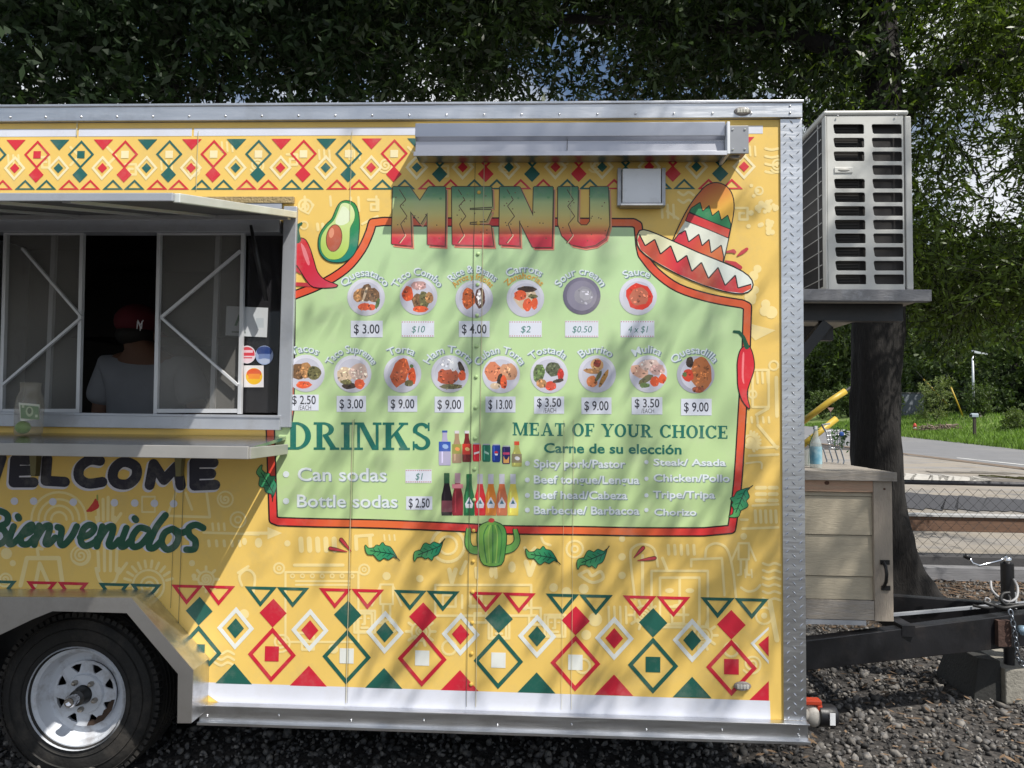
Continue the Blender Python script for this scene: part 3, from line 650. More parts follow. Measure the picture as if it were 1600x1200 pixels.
foods = {
 'Quesataco': (572, 464, [(TAN, -10, -3, 12, 9, -.9, 20), (BRN, 1, -7, 9, 14, .1, 30), (BRN, 11, -3, 10, 12, -.4, 30), (CRM, -2, -4, 2, 13, .3, 4), (ORG, -3, 15, 10, 6, 0, 6), (ORG, 8, 16, 7, 5, 0, 4), (GRE, 18, 10, 3, 9, .3, 4)]),
 'Taco Combo': (654, 463, [(ORG, -17, -4, 9, 12, 0, 12), ((190, 150, 146), 0, -17, 12, 7, 0, 14), (BRN, -1, 8, 9, 12, -.3, 24), (OLV, 9, 5, 8, 13, -.2, 24), (TAN, 17, 2, 6, 9, 0, 10), (ORG, 3, 20, 12, 5, 0, 6)]),
 'Rice & Beans': (741, 467, [((190, 96, 52), -9, -1, 10, 17, 0, 34), ((96, 66, 58), 9, -1, 8, 16, 0, 26), ((200, 196, 200), 8, -2, 3, 12, 0, 12)]),
 'Carrots': (821, 466, [(CRM, 0, 0, 18, 18, 0, 8), (DKB, 2, -14, 15, 5, 0, 6), (ORG, -8, -4, 10, 8, 0, 6), (ORG, 3, 10, 7, 10, 0, 5), (ORG, 14, 8, 5, 10, .1, 4), (OLV, 12, -3, 8, 3, 0, 4)]),
 'Sour cream': (909, 462, [((150, 148, 158), 4, 0, 15, 15, 0, 10), ((172, 170, 178), 6, -2, 9, 9, 0, 4)]),
 'Sauce': (997, 463, [((214, 60, 44), 2, 0, 21, 20, 0, 8), ((188, 108, 84), 2, 0, 15, 14, 0, 16)]),
 'Tacos': (478, 583, [(BRN, -12, -2, 12, 13, .2, 24), (TAN, 0, -4, 9, 13, 0, 20), (OLV, 13, 0, 11, 11, 0, 24), (ORG, -3, 18, 12, 6, 0, 6)]),
 'Taco Supreme': (551, 584, [(CRM, -12, 2, 13, 14, .3, 26), ((206, 180, 168), 9, -2, 15, 14, 0, 36), (DKB, -6, 19, 11, 5, 0, 4), (OLV, -10, 13, 9, 4, 0, 4), (ORG, 11, 16, 8, 8, 0, 4)]),
 'Torta': (629, 584, [((208, 100, 60), -4, -2, 13, 24, .35, 26), (ORG, 15, 4, 6, 14, 0, 8), (OLV, 10, 15, 7, 5, 0, 6), (GRE, 14, -12, 3, 3, 0, 0)]),
 'Ham Torta': (703, 584, [((182, 86, 56), -3, 4, 17, 14, 0, 20), ((196, 198, 208), -6, -16, 9, 11, 0, 10), ((226, 228, 234), 6, -15, 7, 11, 0, 4), (DKB, 18, -9, 4, 11, -.4, 4), (ORG, 19, 3, 6, 8, 0, 2), (OLV, 2, 20, 18, 4, 0, 12)]),
 'Cuban Torta': (783, 585, [((212, 130, 96), -12, -4, 14, 15, -.5, 18), ((206, 150, 116), 12, -4, 14, 13, .5, 18), (DKB, -2, 8, 4, 10, .2, 3), (ORG, 4, 12, 5, 11, 0, 3), (CRM, -9, 18, 8, 5, 0, 3)]),
 'Tostada': (858, 585, [(GRE, -16, -2, 9, 15, .2, 26), ((90, 96, 74), 6, -8, 12, 11, 0, 28), (RDD, 18, 0, 5, 10, 0, 6), ((206, 74, 54), 2, 18, 9, 8, 0, 4), (TAN, -12, 14, 8, 7, 0, 10), (DKB, 14, 10, 9, 3, -.2, 3)]),
 'Burrito': (933, 584, [((204, 160, 110), 0, -14, 10, 10, 0, 6), ((140, 62, 48), 0, -16, 6, 6, 0, 6), (TAN, -8, -4, 14, 4, .1, 4), ((216, 128, 76), -8, 12, 9, 9, .5, 6), ((176, 128, 66), 10, 8, 3.5, 16, .5, 3), (OLV, 2, 4, 3, 10, .5, 2)]),
 'Mulita': (1013, 584, [((222, 172, 148), -14, -4, 15, 10, .3, 12), ((224, 196, 186), 2, -14, 16, 9, 0, 12), ((206, 168, 160), 14, -6, 12, 9, 0, 12), (OLV, -4, 9, 13, 5, -.6, 6), (ORG, 10, 12, 7, 8, 0, 3), (ORG, 22, 8, 6, 8, .3, 3), (GRE, -6, 18, 8, 4, 0, 4)]),
 'Quesadilla': (1087, 585, [((186, 112, 64), 9, -2, 17, 26, 0, 46), (DKB, -9, -19, 6, 9, 0, 4), ((214, 72, 48), -12, 2, 9, 10, 0, 4), (GRE, -17, 0, 3.5, 4, 0, 0), ((160, 80, 50), 4, 24, 10, 5, 0, 6)]),
}
def inpoly_clip(sh, cx, cy, r):                # paste a ring-shaped cut so food never leaves the plate
    big = ell(cx, cy, r*1.6, n=28); small = ell(cx, cy, r, n=28)
    cuts = [[big[i], big[(i+1) % 28], small[(i+1) % 28], small[i]] for i in range(28)]
    return sh+[(cuts, None)]
for i, (nm, (cx, cy, bl)) in enumerate(foods.items()):
    kw = {}
    if nm == 'Sour cream': kw = dict(rim=(120, 116, 136), well=(136, 132, 150))
    if nm == 'Quesadilla': kw = dict(rim=(190, 190, 204), well=(206, 206, 220))
    o = paint('food_photo', inpoly_clip(plate_pic(cx, cy, bl, seed=i, r=29.5, **kw), cx, cy, 29.5), board, Y5)
    o['label'] = 'round printed photo of ' + ({'Sour cream': 'grey sour cream', 'Sauce': 'red sauce', 'Rice & Beans': 'rice and beans', 'Carrots': 'carrots'}.get(nm, nm.lower())) + ' on a plate'
    V, FF, C = [], [], []
    hw = {'Rice & Beans': 10.5}.get(nm, 12.5)
    two = nm in ('Rice & Beans', 'Carrots')
    shp = []
    for dx, dy, cc in ((1.6, 1.2, (120, 140, 150)), (0, 0, (216, 226, 232))):
        v, f, c = arc_text(nm, cx-2+dx, cy+2+dy, 43 if two else 35, 11.5, cc, .012, half=1.12 if not two else .85)
        shp.append(([[v[i] for i in q] for q in f], cc))
    paint('item_name', shp, board, Y5)
    if two:
        v, f, c = arc_text('Arroz y frijoles' if nm[0] == 'R' else 'Zanahorias', cx-2, cy+2, 33, 9, (226, 168, 62), .01, half=.95); sheet('item_name', v, f, c, board, Y6)
# ---- price labels
LW = (216, 220, 232); TX = (44, 46, 58); HG = (44, 118, 108)
def tpolys(s, x0, x1, yb, h, bold=0., sl=0.):
    v, f = glyphs(s, bold); xs = [a[0] for a in v]; mn, mx_ = min(xs), max(xs); k = (x1-x0)/(mx_-mn)
    V = [(x0+(a[0]-mn)*k, yb-a[1]/caph()*h+(a[0]-mn)*k*sl) for a in v]
    return [[V[i] for i in q] for q in f]
def price(cx, cy, w_, h, txt, hand=False, each=False):
    s_ = [([rect(cx-w_/2, cy-h/2, cx+w_/2, cy+h/2)], LW)]
    if hand:
        n = 14
        for k in range(n):
            for yy in (cy-h/2+1.6, cy+h/2-1.6): s_.append(([rect(cx-w_/2+k*w_/n+.6, yy-.8, cx-w_/2+k*w_/n+2.2, yy+.8)], (190, 120, 120)))
    if hand:
        tw = {2: 15, 3: 20}.get(len(txt), 30) if w_ > 42 else 10
        v, f = glyphs(txt, .0); xs = [a[0] for a in v]; mn, mx_ = min(xs), max(xs); k = tw/(mx_-mn)
        V = [(cx-tw/2+(a[0]-mn)*k+a[1]*2.6, cy+5.5-a[1]/caph()*10) for a in v]
        s_.append(([[V[i] for i in q] for q in f], HG))
    else:
        tw = w_*.80; yb = cy+7 if not each else cy+2.5
        s_.append((tpolys(txt, cx-tw/2, cx+tw/2, yb, 14 if not each else 13, .012), TX))
        if each: s_.append((tpolys('/EACH', cx-9, cx+11, cy+11.5, 7, 0), TX))
    o = paint('price_label', s_, board, Y5); o['label'] = 'printed price label reading '+txt if not hand else 'handwritten price slip reading '+txt
price(573, 514, 50, 26, '$ 3.00'); price(653, 514, 51, 25, '$10', True); price(741, 514, 48, 25, '$ 4.00'); price(821, 514, 51, 25, '$2', True); price(909, 514, 52, 26, '$0.50', True); price(996, 514, 53, 26, '4 x $1', True)
price(475, 629, 46, 25, '$ 2.50', each=True); price(549, 631, 46, 25, '$ 3.00'); price(629, 631, 46, 25, '$ 9.00'); price(702, 632, 46, 25, '$ 9.00'); price(782, 632, 47, 25, '$ 13.00')
price(858, 633, 47, 27, '$ 3.50', each=True); price(932, 634, 47, 26, '$ 9.00'); price(1011, 634, 48, 27, '$ 3.50', each=True); price(1088, 636, 48, 26, '$ 9.00')
price(654, 744, 41, 21, '$1', True); price(655, 786, 41, 21, '$ 2.50')
# ---- serif capitals built from stems, hairlines and slabs (unit box, y up)
def arcband(cx, cy, rx, ry, t0, a0, a1, tv=None, n=14):
    tv = tv or t0*.45; o = []; pts = []
    for k in range(n):
        A, B = a0+(a1-a0)*k/n, a0+(a1-a0)*(k+1)/n
        def oi(t): return (cx+rx*math.cos(t), cy+ry*math.sin(t)), (cx+(rx-t0)*math.cos(t), cy+(ry-tv)*math.sin(t))
        (p, q), (r_, s_) = oi(A), oi(B); o.append([p, r_, s_, q])
    return o
def R_(x0, y0, x1, y1): return rect(x0, y0, x1, y1)
T, H_, SE = .2, .08, .085
def stem(x, w_=T, ext=.10): return [R_(x, 0, x+w_, 1), R_(x-ext, 0, x+w_+ext, SE), R_(x-ext, 1-SE, x+w_+ext, 1)]
def serif(ch):
    h = math.pi/2
    if ch == 'I': return stem(.1), .4
    if ch == 'D': return stem(.1)+arcband(.3, .5, .52, .5, T, -h, h), .85
    if ch == 'R': return stem(.1)+arcband(.32, .74, .38, .26, T*.9, -h, h, .08)+[[(.3, .52), (.5, .52), (.78, .06), (.58, .06)], R_(.56, 0, .88, SE)], .88
    if ch == 'N': return [R_(.1, 0, .2, 1), R_(.0, 0, .3, SE), R_(.0, 1-SE, .28, 1), [(.12, 1), (.32, 1), (.82, 0), (.62, 0)], R_(.74, 0, .84, 1), R_(.64, 1-SE, .94, 1)], .92
    if ch == 'K': return stem(.1)+[[(.3, .40), (.3, .52), (.66, .95), (.78, .95)], [(.38, .56), (.52, .70), (.88, .05), (.64, .05)], R_(.56, 1-SE, .88, 1), R_(.56, 0, .94, SE)], .92
    if ch == 'S': return arcband(.36, .73, .30, .27, .16, .35, math.pi*1.15, .11)+arcband(.36, .27, .31, .27, .16, -math.pi*.93, h*.85, .11)+[[(.08, .66), (.2, .56), (.62, .30), (.56, .46), (.26, .66)], R_(.06, .0, .12, .32), R_(.58, .70, .64, 1.0)], .7
    if ch == 'M': return [R_(.1, 0, .2, 1), R_(.0, 0, .3, SE), R_(.0, 1-SE, .26, 1), [(.12, 1), (.32, 1), (.62, 0), (.52, 0)], [(.56, .12), (.62, 0), (.94, 1), (.86, 1)], R_(.84, 0, 1.04, 1), R_(.76, 0, 1.12, SE), R_(.86, 1-SE, 1.12, 1)], 1.14
    if ch == 'E': return stem(.1)+[R_(.28, .45, .52, .54), R_(.48, .36, .54, .63), R_(.28, 0, .7, SE), R_(.28, 1-SE, .68, 1), R_(.63, 0, .7, .26), R_(.61, .74, .68, 1)], .76
    if ch == 'A': return [[(.14, .03), (.24, .03), (.50, 1), (.42, 1)], [(.38, 1), (.54, 1), (.88, .03), (.66, .03)], R_(.26, .28, .68, .36), R_(.02, 0, .34, SE), R_(.58, 0, .96, SE)], .96
    if ch == 'T': return [R_(.28, 0, .48, 1), R_(.18, 0, .58, SE), R_(.02, 1-SE, .74, 1), R_(.02, .72, .08, 1), R_(.68, .72, .74, 1)], .76
    if ch == 'O': return arcband(.43, .5, .42, .51, T, 0, 2*math.pi, None, 26), .86
    if ch == 'F': return stem(.1)+[R_(.28, .43, .52, .52), R_(.48, .34, .54, .62), R_(.28, 1-SE, .68, 1), R_(.61, .72, .68, 1)], .7
    if ch == 'Y': return [R_(.34, 0, .54, .48), R_(.24, 0, .64, SE), [(.06, .96), (.28, .96), (.54, .42), (.36, .42)], [(.44, .42), (.54, .46), (.82, .96), (.72, .96)], R_(-.02, 1-SE, .36, 1), R_(.58, 1-SE, .9, 1)], .88
    if ch == 'U': return [R_(.1, .3, .3, 1), R_(0, 1-SE, .4, 1), R_(.7, .3, .79, 1), R_(.6, 1-SE, .9, 1)]+arcband(.445, .32, .345, .33, T, math.pi, 2*math.pi, .1), .9
    if ch == 'C': return arcband(.45, .5, .43, .51, T, .62, 2*math.pi-.62, None, 22)+[R_(.72, .68, .79, 1.0), R_(.74, .1, .8, .26)], .84
    if ch == 'H': return stem(.1)+stem(.66)+[R_(.28, .45, .68, .54)], .96
    return [], .38
def serif_line(s, x0, x1, yb, h, sl=0.):
    items = []; x = 0
    for ch in s: g, a = serif(ch); items.append((g, x)); x += a+.06
    k = (x1-x0)/(x-.06); o = []
    for g, xo in items: o += [[(x0+(p[0]+xo)*k, yb-p[1]*h+(p[0]+xo)*k*sl) for p in q] for q in g]
    return o
TEAL = (30, 112, 98)
paint('drinks_heading', [(serif_line('DRINKS', 449, 674, 702.5, 43, .004), TEAL)], board, Y5)
paint('meat_choice_heading', [(serif_line('MEAT OF YOUR CHOICE', 801, 1138, 680, 20, .016), TEAL)], board, Y5)
text('meat_choice_subheading', [('Carne de su elección', 850, 1065, 707, 14.5, TEAL, .022, .012)], board, Y5)
WT = (222, 230, 234); SH = (140, 158, 158)
its = [('Can sodas', 465, 604, 751, 20, .012), ('Bottle sodas', 464, 621, 792, 19, .012), ('Spicy pork/Pastor', 834, 977, 730, 12, .02), ('Beef tongue/Lengua', 834, 999, 755, 12, .02), ('Beef head/Cabeza', 834, 980, 779, 12, .02), ('Barbecue/ Barbacoa', 834, 999, 803, 12, .02),
       ('Steak/ Asada', 1021, 1134, 727, 10, .02), ('Chicken/Pollo', 1021, 1140, 752, 11, .02), ('Tripe/Tripa', 1020, 1117, 778, 11, .02), ('Chorizo', 1022, 1088, 805, 10, .02)]
for t_, x0_, x1_, yb_, h_, b_ in its:
    paint('menu_line', [(tpolys(t_, x0_+1.4, x1_+1.4, yb_+1.3, h_, b_, .006), SH), (tpolys(t_, x0_, x1_, yb_, h_, b_, .006), WT)], board, Y5)
bl = [([ell(447, 741, 5, n=12)], WT), ([ell(447, 783, 5, n=12)], WT)]
for y in (724, 750, 774, 797): bl.append(([ell(824, y, 4, n=10)], WT)); bl.append(([ell(1010, y-2+(2 if y > 760 else 0), 3.4, n=10)], WT))
for b_ in bl: paint('bullet_point', [b_], board, Y6)

# ---- drinks pictures
def Zp(x, y): return (640+x*.14167, 640+y*.14167)      # from the enlarged view
def bottle_pic(cx, y0, y1, w_, neck, body, cap, lab=None, labc=None, mark=None, capf=.16):
    cx0, yt = Zp(cx, y0); _, yb = Zp(cx, y1); w_ *= .14167; n = neck*.14167/2; h = yb-yt; b = w_/2
    f = lambda t: yt+h*t
    cont = smooth([(cx0-n, f(.0)), (cx0-n, f(.22)), (cx0-b*.75, f(.42)), (cx0-b, f(.58)), (cx0-b, f(.96)), (cx0-b*.8, f(1))], 3)+smooth([(cx0+b*.8, f(1)), (cx0+b, f(.96)), (cx0+b, f(.58)), (cx0+b*.75, f(.42)), (cx0+n, f(.22)), (cx0+n, f(.0))], 3)
    s_ = [([cont], body), ([rect(cx0-n-.3, yt, cx0+n+.3, f(capf))], cap), ([[(cx0-b*.55, f(.45)), (cx0-b*.3, f(.40)), (cx0-b*.3, f(.92)), (cx0-b*.55, f(.94))]], tuple(min(255, v*1.18+14) for v in body))]
    if lab: s_.append(([rect(cx0-b, f(lab[0]), cx0+b, f(lab[1]))], labc))
    if mark == 'tri': s_ += [([[(cx0, f(.55)), (cx0+b*.75, f(.72)), (cx0+b*.6, f(.82)), (cx0-b*.6, f(.82)), (cx0-b*.75, f(.72))]], (216, 216, 224)), ([[(cx0, f(.62)), (cx0+b*.4, f(.72)), (cx0-b*.4, f(.72))]], (60, 110, 130))]
    elif mark: s_.append((([ell(cx0+b*.1, f((lab[0]+lab[1])/2), b*.55, b*.4, .3, 8)]), mark))
    return s_
def can_pic(cx, y0, y1, body, extra):
    x, yt = Zp(cx, y0); _, yb = Zp(cx, y1); b = 6.4
    return [([[(x-b*.8, yt), (x+b*.8, yt), (x+b, yt+2.5), (x+b, yb-2.5), (x+b*.8, yb), (x-b*.8, yb), (x-b, yb-2.5), (x-b, yt+2.5)]], body), ([rect(x-b*.8, yt-.8, x+b*.8, yt+1.2)], (176, 180, 190)), ([rect(x-b*.65, yt+3, x-b*.35, yb-3)], tuple(min(255, v*1.25+20) for v in body))]+[([[(x+a*b, yt+(yb-yt)*c) for a, c in p]], cc) for p, cc in extra]
pics = [bottle_pic(388, 230, 615, 130, 54, (176, 170, 200), (44, 84, 168), (.32, .60), (44, 84, 176), (150, 180, 226), .06),
  bottle_pic(522, 232, 588, 104, 46, (168, 138, 110), (214, 208, 214), (.42, .72), (150, 148, 74), (230, 150, 90), .09), bottle_pic(632, 232, 578, 100, 46, (120, 36, 38), (220, 216, 220), (.42, .76), (214, 60, 44), (226, 190, 120), .09),
  can_pic(741, 375, 572, (214, 34, 48), [([(-.7, .5), (.7, .42), (.7, .52), (-.7, .62)], (238, 226, 228))]),
  can_pic(847, 382, 576, (38, 118, 92), [([(-.5, .35), (.6, .5), (.6, .6), (-.5, .5)], (170, 206, 190))]),
  can_pic(955, 384, 580, (28, 60, 148), [([(-.4, .42), (.0, .36), (.45, .42), (.45, .5), (-.4, .5)], (214, 54, 62)), ([(-.4, .52), (.45, .52), (.3, .62), (-.2, .62)], (232, 232, 240))]),
  can_pic(1066, 402, 600, (38, 34, 92), [([(-.8, .35), (.8, .35), (.8, .48), (-.8, .48)], (200, 70, 110)), ([(-.7, .55), (-.2, .75), (.2, .75), (.7, .55), (.7, .95), (-.7, .95)], (226, 168, 96))]),
  bottle_pic(1182, 350, 628, 110, 50, (176, 176, 96), (222, 72, 40), (.50, .85), (140, 130, 100), (214, 214, 220), .15)]
for cx, b, c, m_, lb in ((410, (28, 18, 26), (40, 96, 58), None, ((.65, .92), (120, 66, 76))), (530, (146, 44, 54), (186, 150, 160), None, ((.26, .36), (226, 140, 150))), (656, (44, 116, 70), (38, 112, 68), 'tri', None), (778, (216, 44, 54), (196, 196, 206), 'tri', None), (896, (230, 138, 50), (200, 200, 212), 'tri', None), (1018, (214, 116, 72), (206, 206, 216), 'tri', None), (1140, (232, 216, 92), (214, 216, 222), 'tri', None)):
    pics.append(bottle_pic(cx, 700+(10 if cx > 600 else 0), 1168, 118, 56, b, c, lb[0] if lb else None, lb[1] if lb else None, m_, .24))
for s_ in pics: paint('drink_picture', s_, board, Y5)

# ---- WELCOME and Bienvenidos
def S2(name, strokes, w_, fill, sh_, dx, dy, k=.25, y0=700):
    a = [(stroke([(p[0]*k+dx, y0+p[1]*k+dy) for p in st], w_+2), sh_) for st in strokes]
    paint(name, a+[(stroke([(p[0]*k, y0+p[1]*k) for p in st], w_), fill) for st in strokes], trailer, SY*3)
sm = lambda p, c=False: smooth(p, 5, c)
NAVY = (22, 18, 40)
wel = [[(-170, 70), (-130, 215), (-80, 110), (-40, 215), (10, 60)],
  [(175, 75), (95, 72), (90, 140), (85, 215), (210, 215)], [(95, 143), (185, 140)],
  [(295, 65), (285, 205), (405, 212)],
  sm([(625, 80), (560, 75), (500, 120), (495, 185), (550, 222), (640, 212)]),
  sm([(800, 90), (850, 120), (850, 180), (800, 225), (735, 222), (705, 185), (715, 130), (755, 92)], True)+[(800, 90)],
  [(935, 232), (960, 100), (1025, 200), (1110, 110), (1130, 235)],
  [(1335, 90), (1215, 90), (1215, 160), (1215, 235), (1345, 230)], [(1220, 162), (1320, 160)]]
S2('welcome_lettering', wel, 16, NAVY, (214, 212, 222), -2.5, 2.5)
GW = (30, 84, 62)
biv = [[(-60, 400), (-85, 610)], sm([(-60, 400), (0, 395), (45, 420), (40, 470), (-30, 500), (20, 510), (40, 560), (0, 600), (-80, 605)]),
  sm([(85, 490), (55, 585), (75, 600), (120, 560), (165, 500), (200, 480), (195, 520), (135, 550), (135, 595), (175, 600), (215, 560)]), [(112, 428), (118, 440)],
  sm([(245, 485), (215, 605)]), sm([(225, 570), (270, 500), (310, 485), (305, 530), (285, 590), (305, 600), (345, 560)]),
  sm([(360, 495), (385, 510), (375, 590), (400, 605), (450, 550), (480, 490)]),
  sm([(500, 560), (560, 540), (590, 500), (560, 480), (520, 510), (505, 580), (535, 612), (590, 590), (610, 565)]),
  sm([(640, 490), (605, 615)]), sm([(615, 580), (665, 505), (705, 490), (700, 540), (680, 600), (705, 615), (745, 575)]),
  sm([(790, 500), (755, 600), (775, 615), (825, 570)]), [(842, 440), (850, 450)],
  sm([(925, 510), (870, 500), (825, 560), (830, 615), (880, 605), (935, 540)]), sm([(1035, 420), (975, 500), (930, 610), (960, 625), (1010, 580)]),
  sm([(1080, 505), (1030, 530), (1010, 590), (1045, 635), (1095, 610), (1115, 550), (1080, 505), (1130, 530), (1165, 520)]),
  sm([(1270, 500), (1225, 480), (1180, 500), (1185, 545), (1220, 580), (1215, 630), (1165, 635)])]
S2('bienvenidos_lettering', biv, 10.5, GW, (206, 208, 220), -3.5, -1)
dd = [([ell(a/4, 700+b/4, 6, n=14)], (214, 214, 226)) for a, b in ((90, 332), (210, 332), (330, 336), (458, 338), (715, 342), (842, 344), (965, 346), (1085, 348))]
dd += [(stroke([(150, 782), (149, 790), (142, 796), (135, 799)], [6, 12, 8, 2]), (200, 52, 42)), (stroke([(152, 774), (152, 781)], 2.4), (150, 160, 80))]
for d_ in dd[:8]: paint('white_dot', [d_], trailer, SY*3)
paint('small_chili', dd[8:], trailer, SY*3)
# ================================================================== trailer metalwork
# top rail with rivets
q0, q1 = P(600, 165), P(600, 190)
mb = MB(); mb.box(XL, XR+.002, -.016, -.0015, q1.z+.002, q0.z-.004); mb.box(XL, XR+.006, -.022, .0, q0.z-.006, q0.z+.004); mb.build('top_rail', ALU, trailer, bevel=.002)
mb = MB()
for k in range(32):
    x = P(1232, 180).x-k*.144
    if x > XL: mb.ball((x, -.017, q1.z+.018), (.0048, .004, .0048), 8, 4)
mb.ball((P(1232, 168).x, -.017, q0.z-.018), (.0045, .003, .0045), 8, 4)
mb.build('rail_rivets', ALU, trailer, smooth=True, kind='stuff')
# bottom rail : channel
bz1, bz0 = P(800, 1112).z, P(800, 1141).z; bx0 = P(316, 1110).x
mb = MB(); mb.box(bx0, XR+.004, -.022, -.0036, bz0+.006, bz1-.003); mb.box(bx0, XR+.006, -.036, -.0036, bz1-.005, bz1+.002); mb.box(bx0, XR+.006, -.040, -.0036, bz0-.002, bz0+.010)
mb.build('bottom_rail', ALU, trailer, bevel=.0015)
mb = MB()
for k in range(9): mb.ball((bx0+.03+k*.27, -.023, (bz0+bz1)/2+(.004 if k % 2 else -.006)), (.0045, .003, .0045), 8, 4)
for zz_ in (.012, -.012): mb.ball((P(1245, 1120).x, -.023, (bz0+bz1)/2+zz_), (.004, .003, .004), 8, 4)
mb.build('rail_rivets', ALU, trailer, smooth=True, kind='stuff')
# diamond plate corner post
cx0, cx1 = P(1221, 650).x, XR+.004
mb = MB(); mb.box(cx0, cx1, -.0065, -.0036, bz1+.003, q1.z); mb.box(cx1-.003, cx1, -.0036, .05, bz1+.003, q1.z); mb.build('corner_plate', ALU, trailer, bevel=.001)
mb = MB(); z = bz1+.012; r = 0; wcol = (cx1-cx0)
while z < q1.z-.01:
    for c in range(3):
        x = cx0+wcol*(.20+.30*c); zz_ = z+(0 if c % 2 == 0 else .0165); a = .80 if c % 2 == 0 else -.80
        dx, dz = .0125*math.cos(a), .0125*math.sin(a); nx, nz = -.0030*math.sin(a), .0030*math.cos(a); y = -.0065; 
        b0 = [(x-dx, y, zz_-dz), (x+nx, y, zz_+nz), (x+dx, y, zz_+dz), (x-nx, y, zz_-nz)]
        top = [(x-dx*.5, y-.0026, zz_-dz*.5), (x+dx*.5, y-.0026, zz_+dz*.5)]
        mb.add(b0+top, [(0, 1, 4), (1, 5, 4), (1, 2, 5), (2, 3, 5), (3, 4, 5), (3, 0, 4)])
    z += .033
ALUB = mat('polished_tread_plate', (.66, .68, .71), rough=.26, metal=1, var=.12, vscale=4, dirt=((.3, .3, .3), .3, 12), bump=.05, bscale=30)
mb.build('tread_ridges', ALUB, trailer, kind='stuff')
# panel seams and the riveted cover strip (printed like the wall, so only thin ridges show)
SEAMD = mat('seam_shadow_gap', (.10, .10, .07), rough=.7); SEAML = mat('seam_highlight', (.58, .53, .34), rough=.4)  # the pale line carries the seam's highlight in its colour
def seam(px, y0, y1, wd, m, name='panel_seam', py=650):
    x = P(px, py).x; a, b = P(px, y0).z, P(px, y1).z; g = MB(); g.box(x-wd/2, x+wd/2, -.0042, -.0034, b, a); return g.build(name, m, trailer)
zt_, zb_ = 200, 1104
seam(736.2, zt_, zb_, .0015, SEAMD); seam(750.6, zt_, zb_, .0020, SEAML)
seam(547, 655, 1098, .002, SEAML, py=850); seam(549.5, 655, 1098, .0007, SEAMD, py=850); seam(880, 655, 1108, .0008, SEAML, py=850); seam(895, 655, 1108, .0012, SEAML, py=850)
seam(284, 690, 985, .0014, SEAMD, py=850); seam(271, 690, 950, .0010, SEAMD, py=850); seam(309, 205, 297, .002, SEAML, py=250); seam(548, 205, 345, .0014, SEAML, py=300); seam(121, 192, 212, .004, SEAML, py=205); seam(892, 258, 345, .0014, SEAML, py=300)
x = P(743, 650).x
for i in range(19):
    zz_ = P(743, 205+i*48.0).z; py_ = 205+i*48; c = (176, 204, 146) if 350 < py_ < 812 else (228, 190, 92)
    g = MB(); g.lathe([(.0001, -.006), (.0035, -.0054), (.0062, -.0044), (.0074, -.0034)][::-1], (x, 0, zz_), 'Y', 10)
    g.build('seam_rivet', mat('painted_rivet_green' if 350 < py_ < 812 else 'painted_rivet_yellow', lin(c), rough=.3), trailer, smooth=True)
# marker lights
LENS = mat('clear_marker_lens', (.5, .5, .48), rough=.08, alpha=.28, spec=.8); CHR = mat('chrome', (.8, .8, .82), rough=.12, metal=1); LED = mat('marker_led', (.8, .78, .7), rough=.3)
def marker(px, py, Y, label):
    c = P(px, py, Y); w_, h = .030, .013
    base = MB(); base.ball((c.x, Y, c.z), (w_+.002, .006, h+.004), 16, 8); o = base.build('marker_light', mat('marker_base', (.20, .18, .17), rough=.35), trailer, smooth=True); o['label'] = label
    for k in (-1.5, -.5, .5, 1.5): g = MB(); g.box(c.x+k*.011-.004, c.x+k*.011+.004, Y-.010, Y-.004, c.z-.007, c.z+.007); g.build('marker_led', LED, o)
    g = MB(); g.ball((c.x, Y-.004, c.z), (w_*.96, .016, h*1.05), 16, 8); g.build('lens', LENS, o, smooth=True)
marker(1160, 174, -.017, 'oval clear marker light on the top rail'); marker(1160, 1072, -.006, 'oval clear marker light low on the wall')
# awning fan light : long metal trough
X0, X1 = P(652, 230, -.05).x, P(1128, 230, -.05).x
def prof_z(py): return P(890, py, -.05).z
pr = [(-.004, prof_z(202)), (-.10, prof_z(200)), (-.10, prof_z(221)), (-.085, prof_z(226)), (-.092, prof_z(243)), (-.125, prof_z(248)), (-.128, prof_z(255)), (-.118, prof_z(254)), (-.07, prof_z(247)), (-.004, prof_z(247))]
mb = MB(); n = len(pr); vs = [(X0, y, z) for y, z in pr]+[(X1, y, z) for y, z in pr]
mb.add(vs, [tuple(range(n))[::-1], tuple(range(n, 2*n))]+[(i, (i+1) % n, n+(i+1) % n, n+i) for i in range(n)])
lamp = mb.build('wall_light_fixture', mat('fixture_metal', (.42, .43, .47), rough=.28, metal=.9, var=.08, vscale=3, stretch=(.3, 4, 4), dirt=((.3, .3, .32), .3, 4)), trailer, bevel=.0015)
lamp['label'] = 'long folded grey metal light fixture above the menu title'
g = MB(); xx = P(886, 240, -.09).x; g.box(xx-.001, xx+.001, -.101, -.093, prof_z(241), prof_z(226)); g.build('drain_slot', BLK, lamp)
g = MB(); g.box(X1+.001, X1+.012, -.12, -.004, prof_z(252), prof_z(203)); g.build('end_cap', WHT, lamp, bevel=.002)
g = MB(); pxbox(g, 1131, 218, 1142, 240, -.07, -.01); g.build('cable_gland', ALUD, lamp, bevel=.003)
JB = mat('grey_junction_box', (.24, .25, .27), rough=.45, metal=.4, var=.1, dirt=((.4, .4, .4), .3, 9))
g = MB(); pxbox(g, 1140, 197, 1168, 238, -.085, -.004); jb = g.build('junction_box', JB, trailer, bevel=.006)
g = MB(); pxbox(g, 1139, 196, 1170, 240, -.090, -.0855); g.build('box_lid', JB, jb, bevel=.002)
for a, b in ((1145, 202), (1164, 202), (1145, 233), (1164, 233)): g = MB(); g.ball(P(a, b, -.091), (.0045, .003, .0045), 8, 4); g.build('lid_screw', CHR, jb)
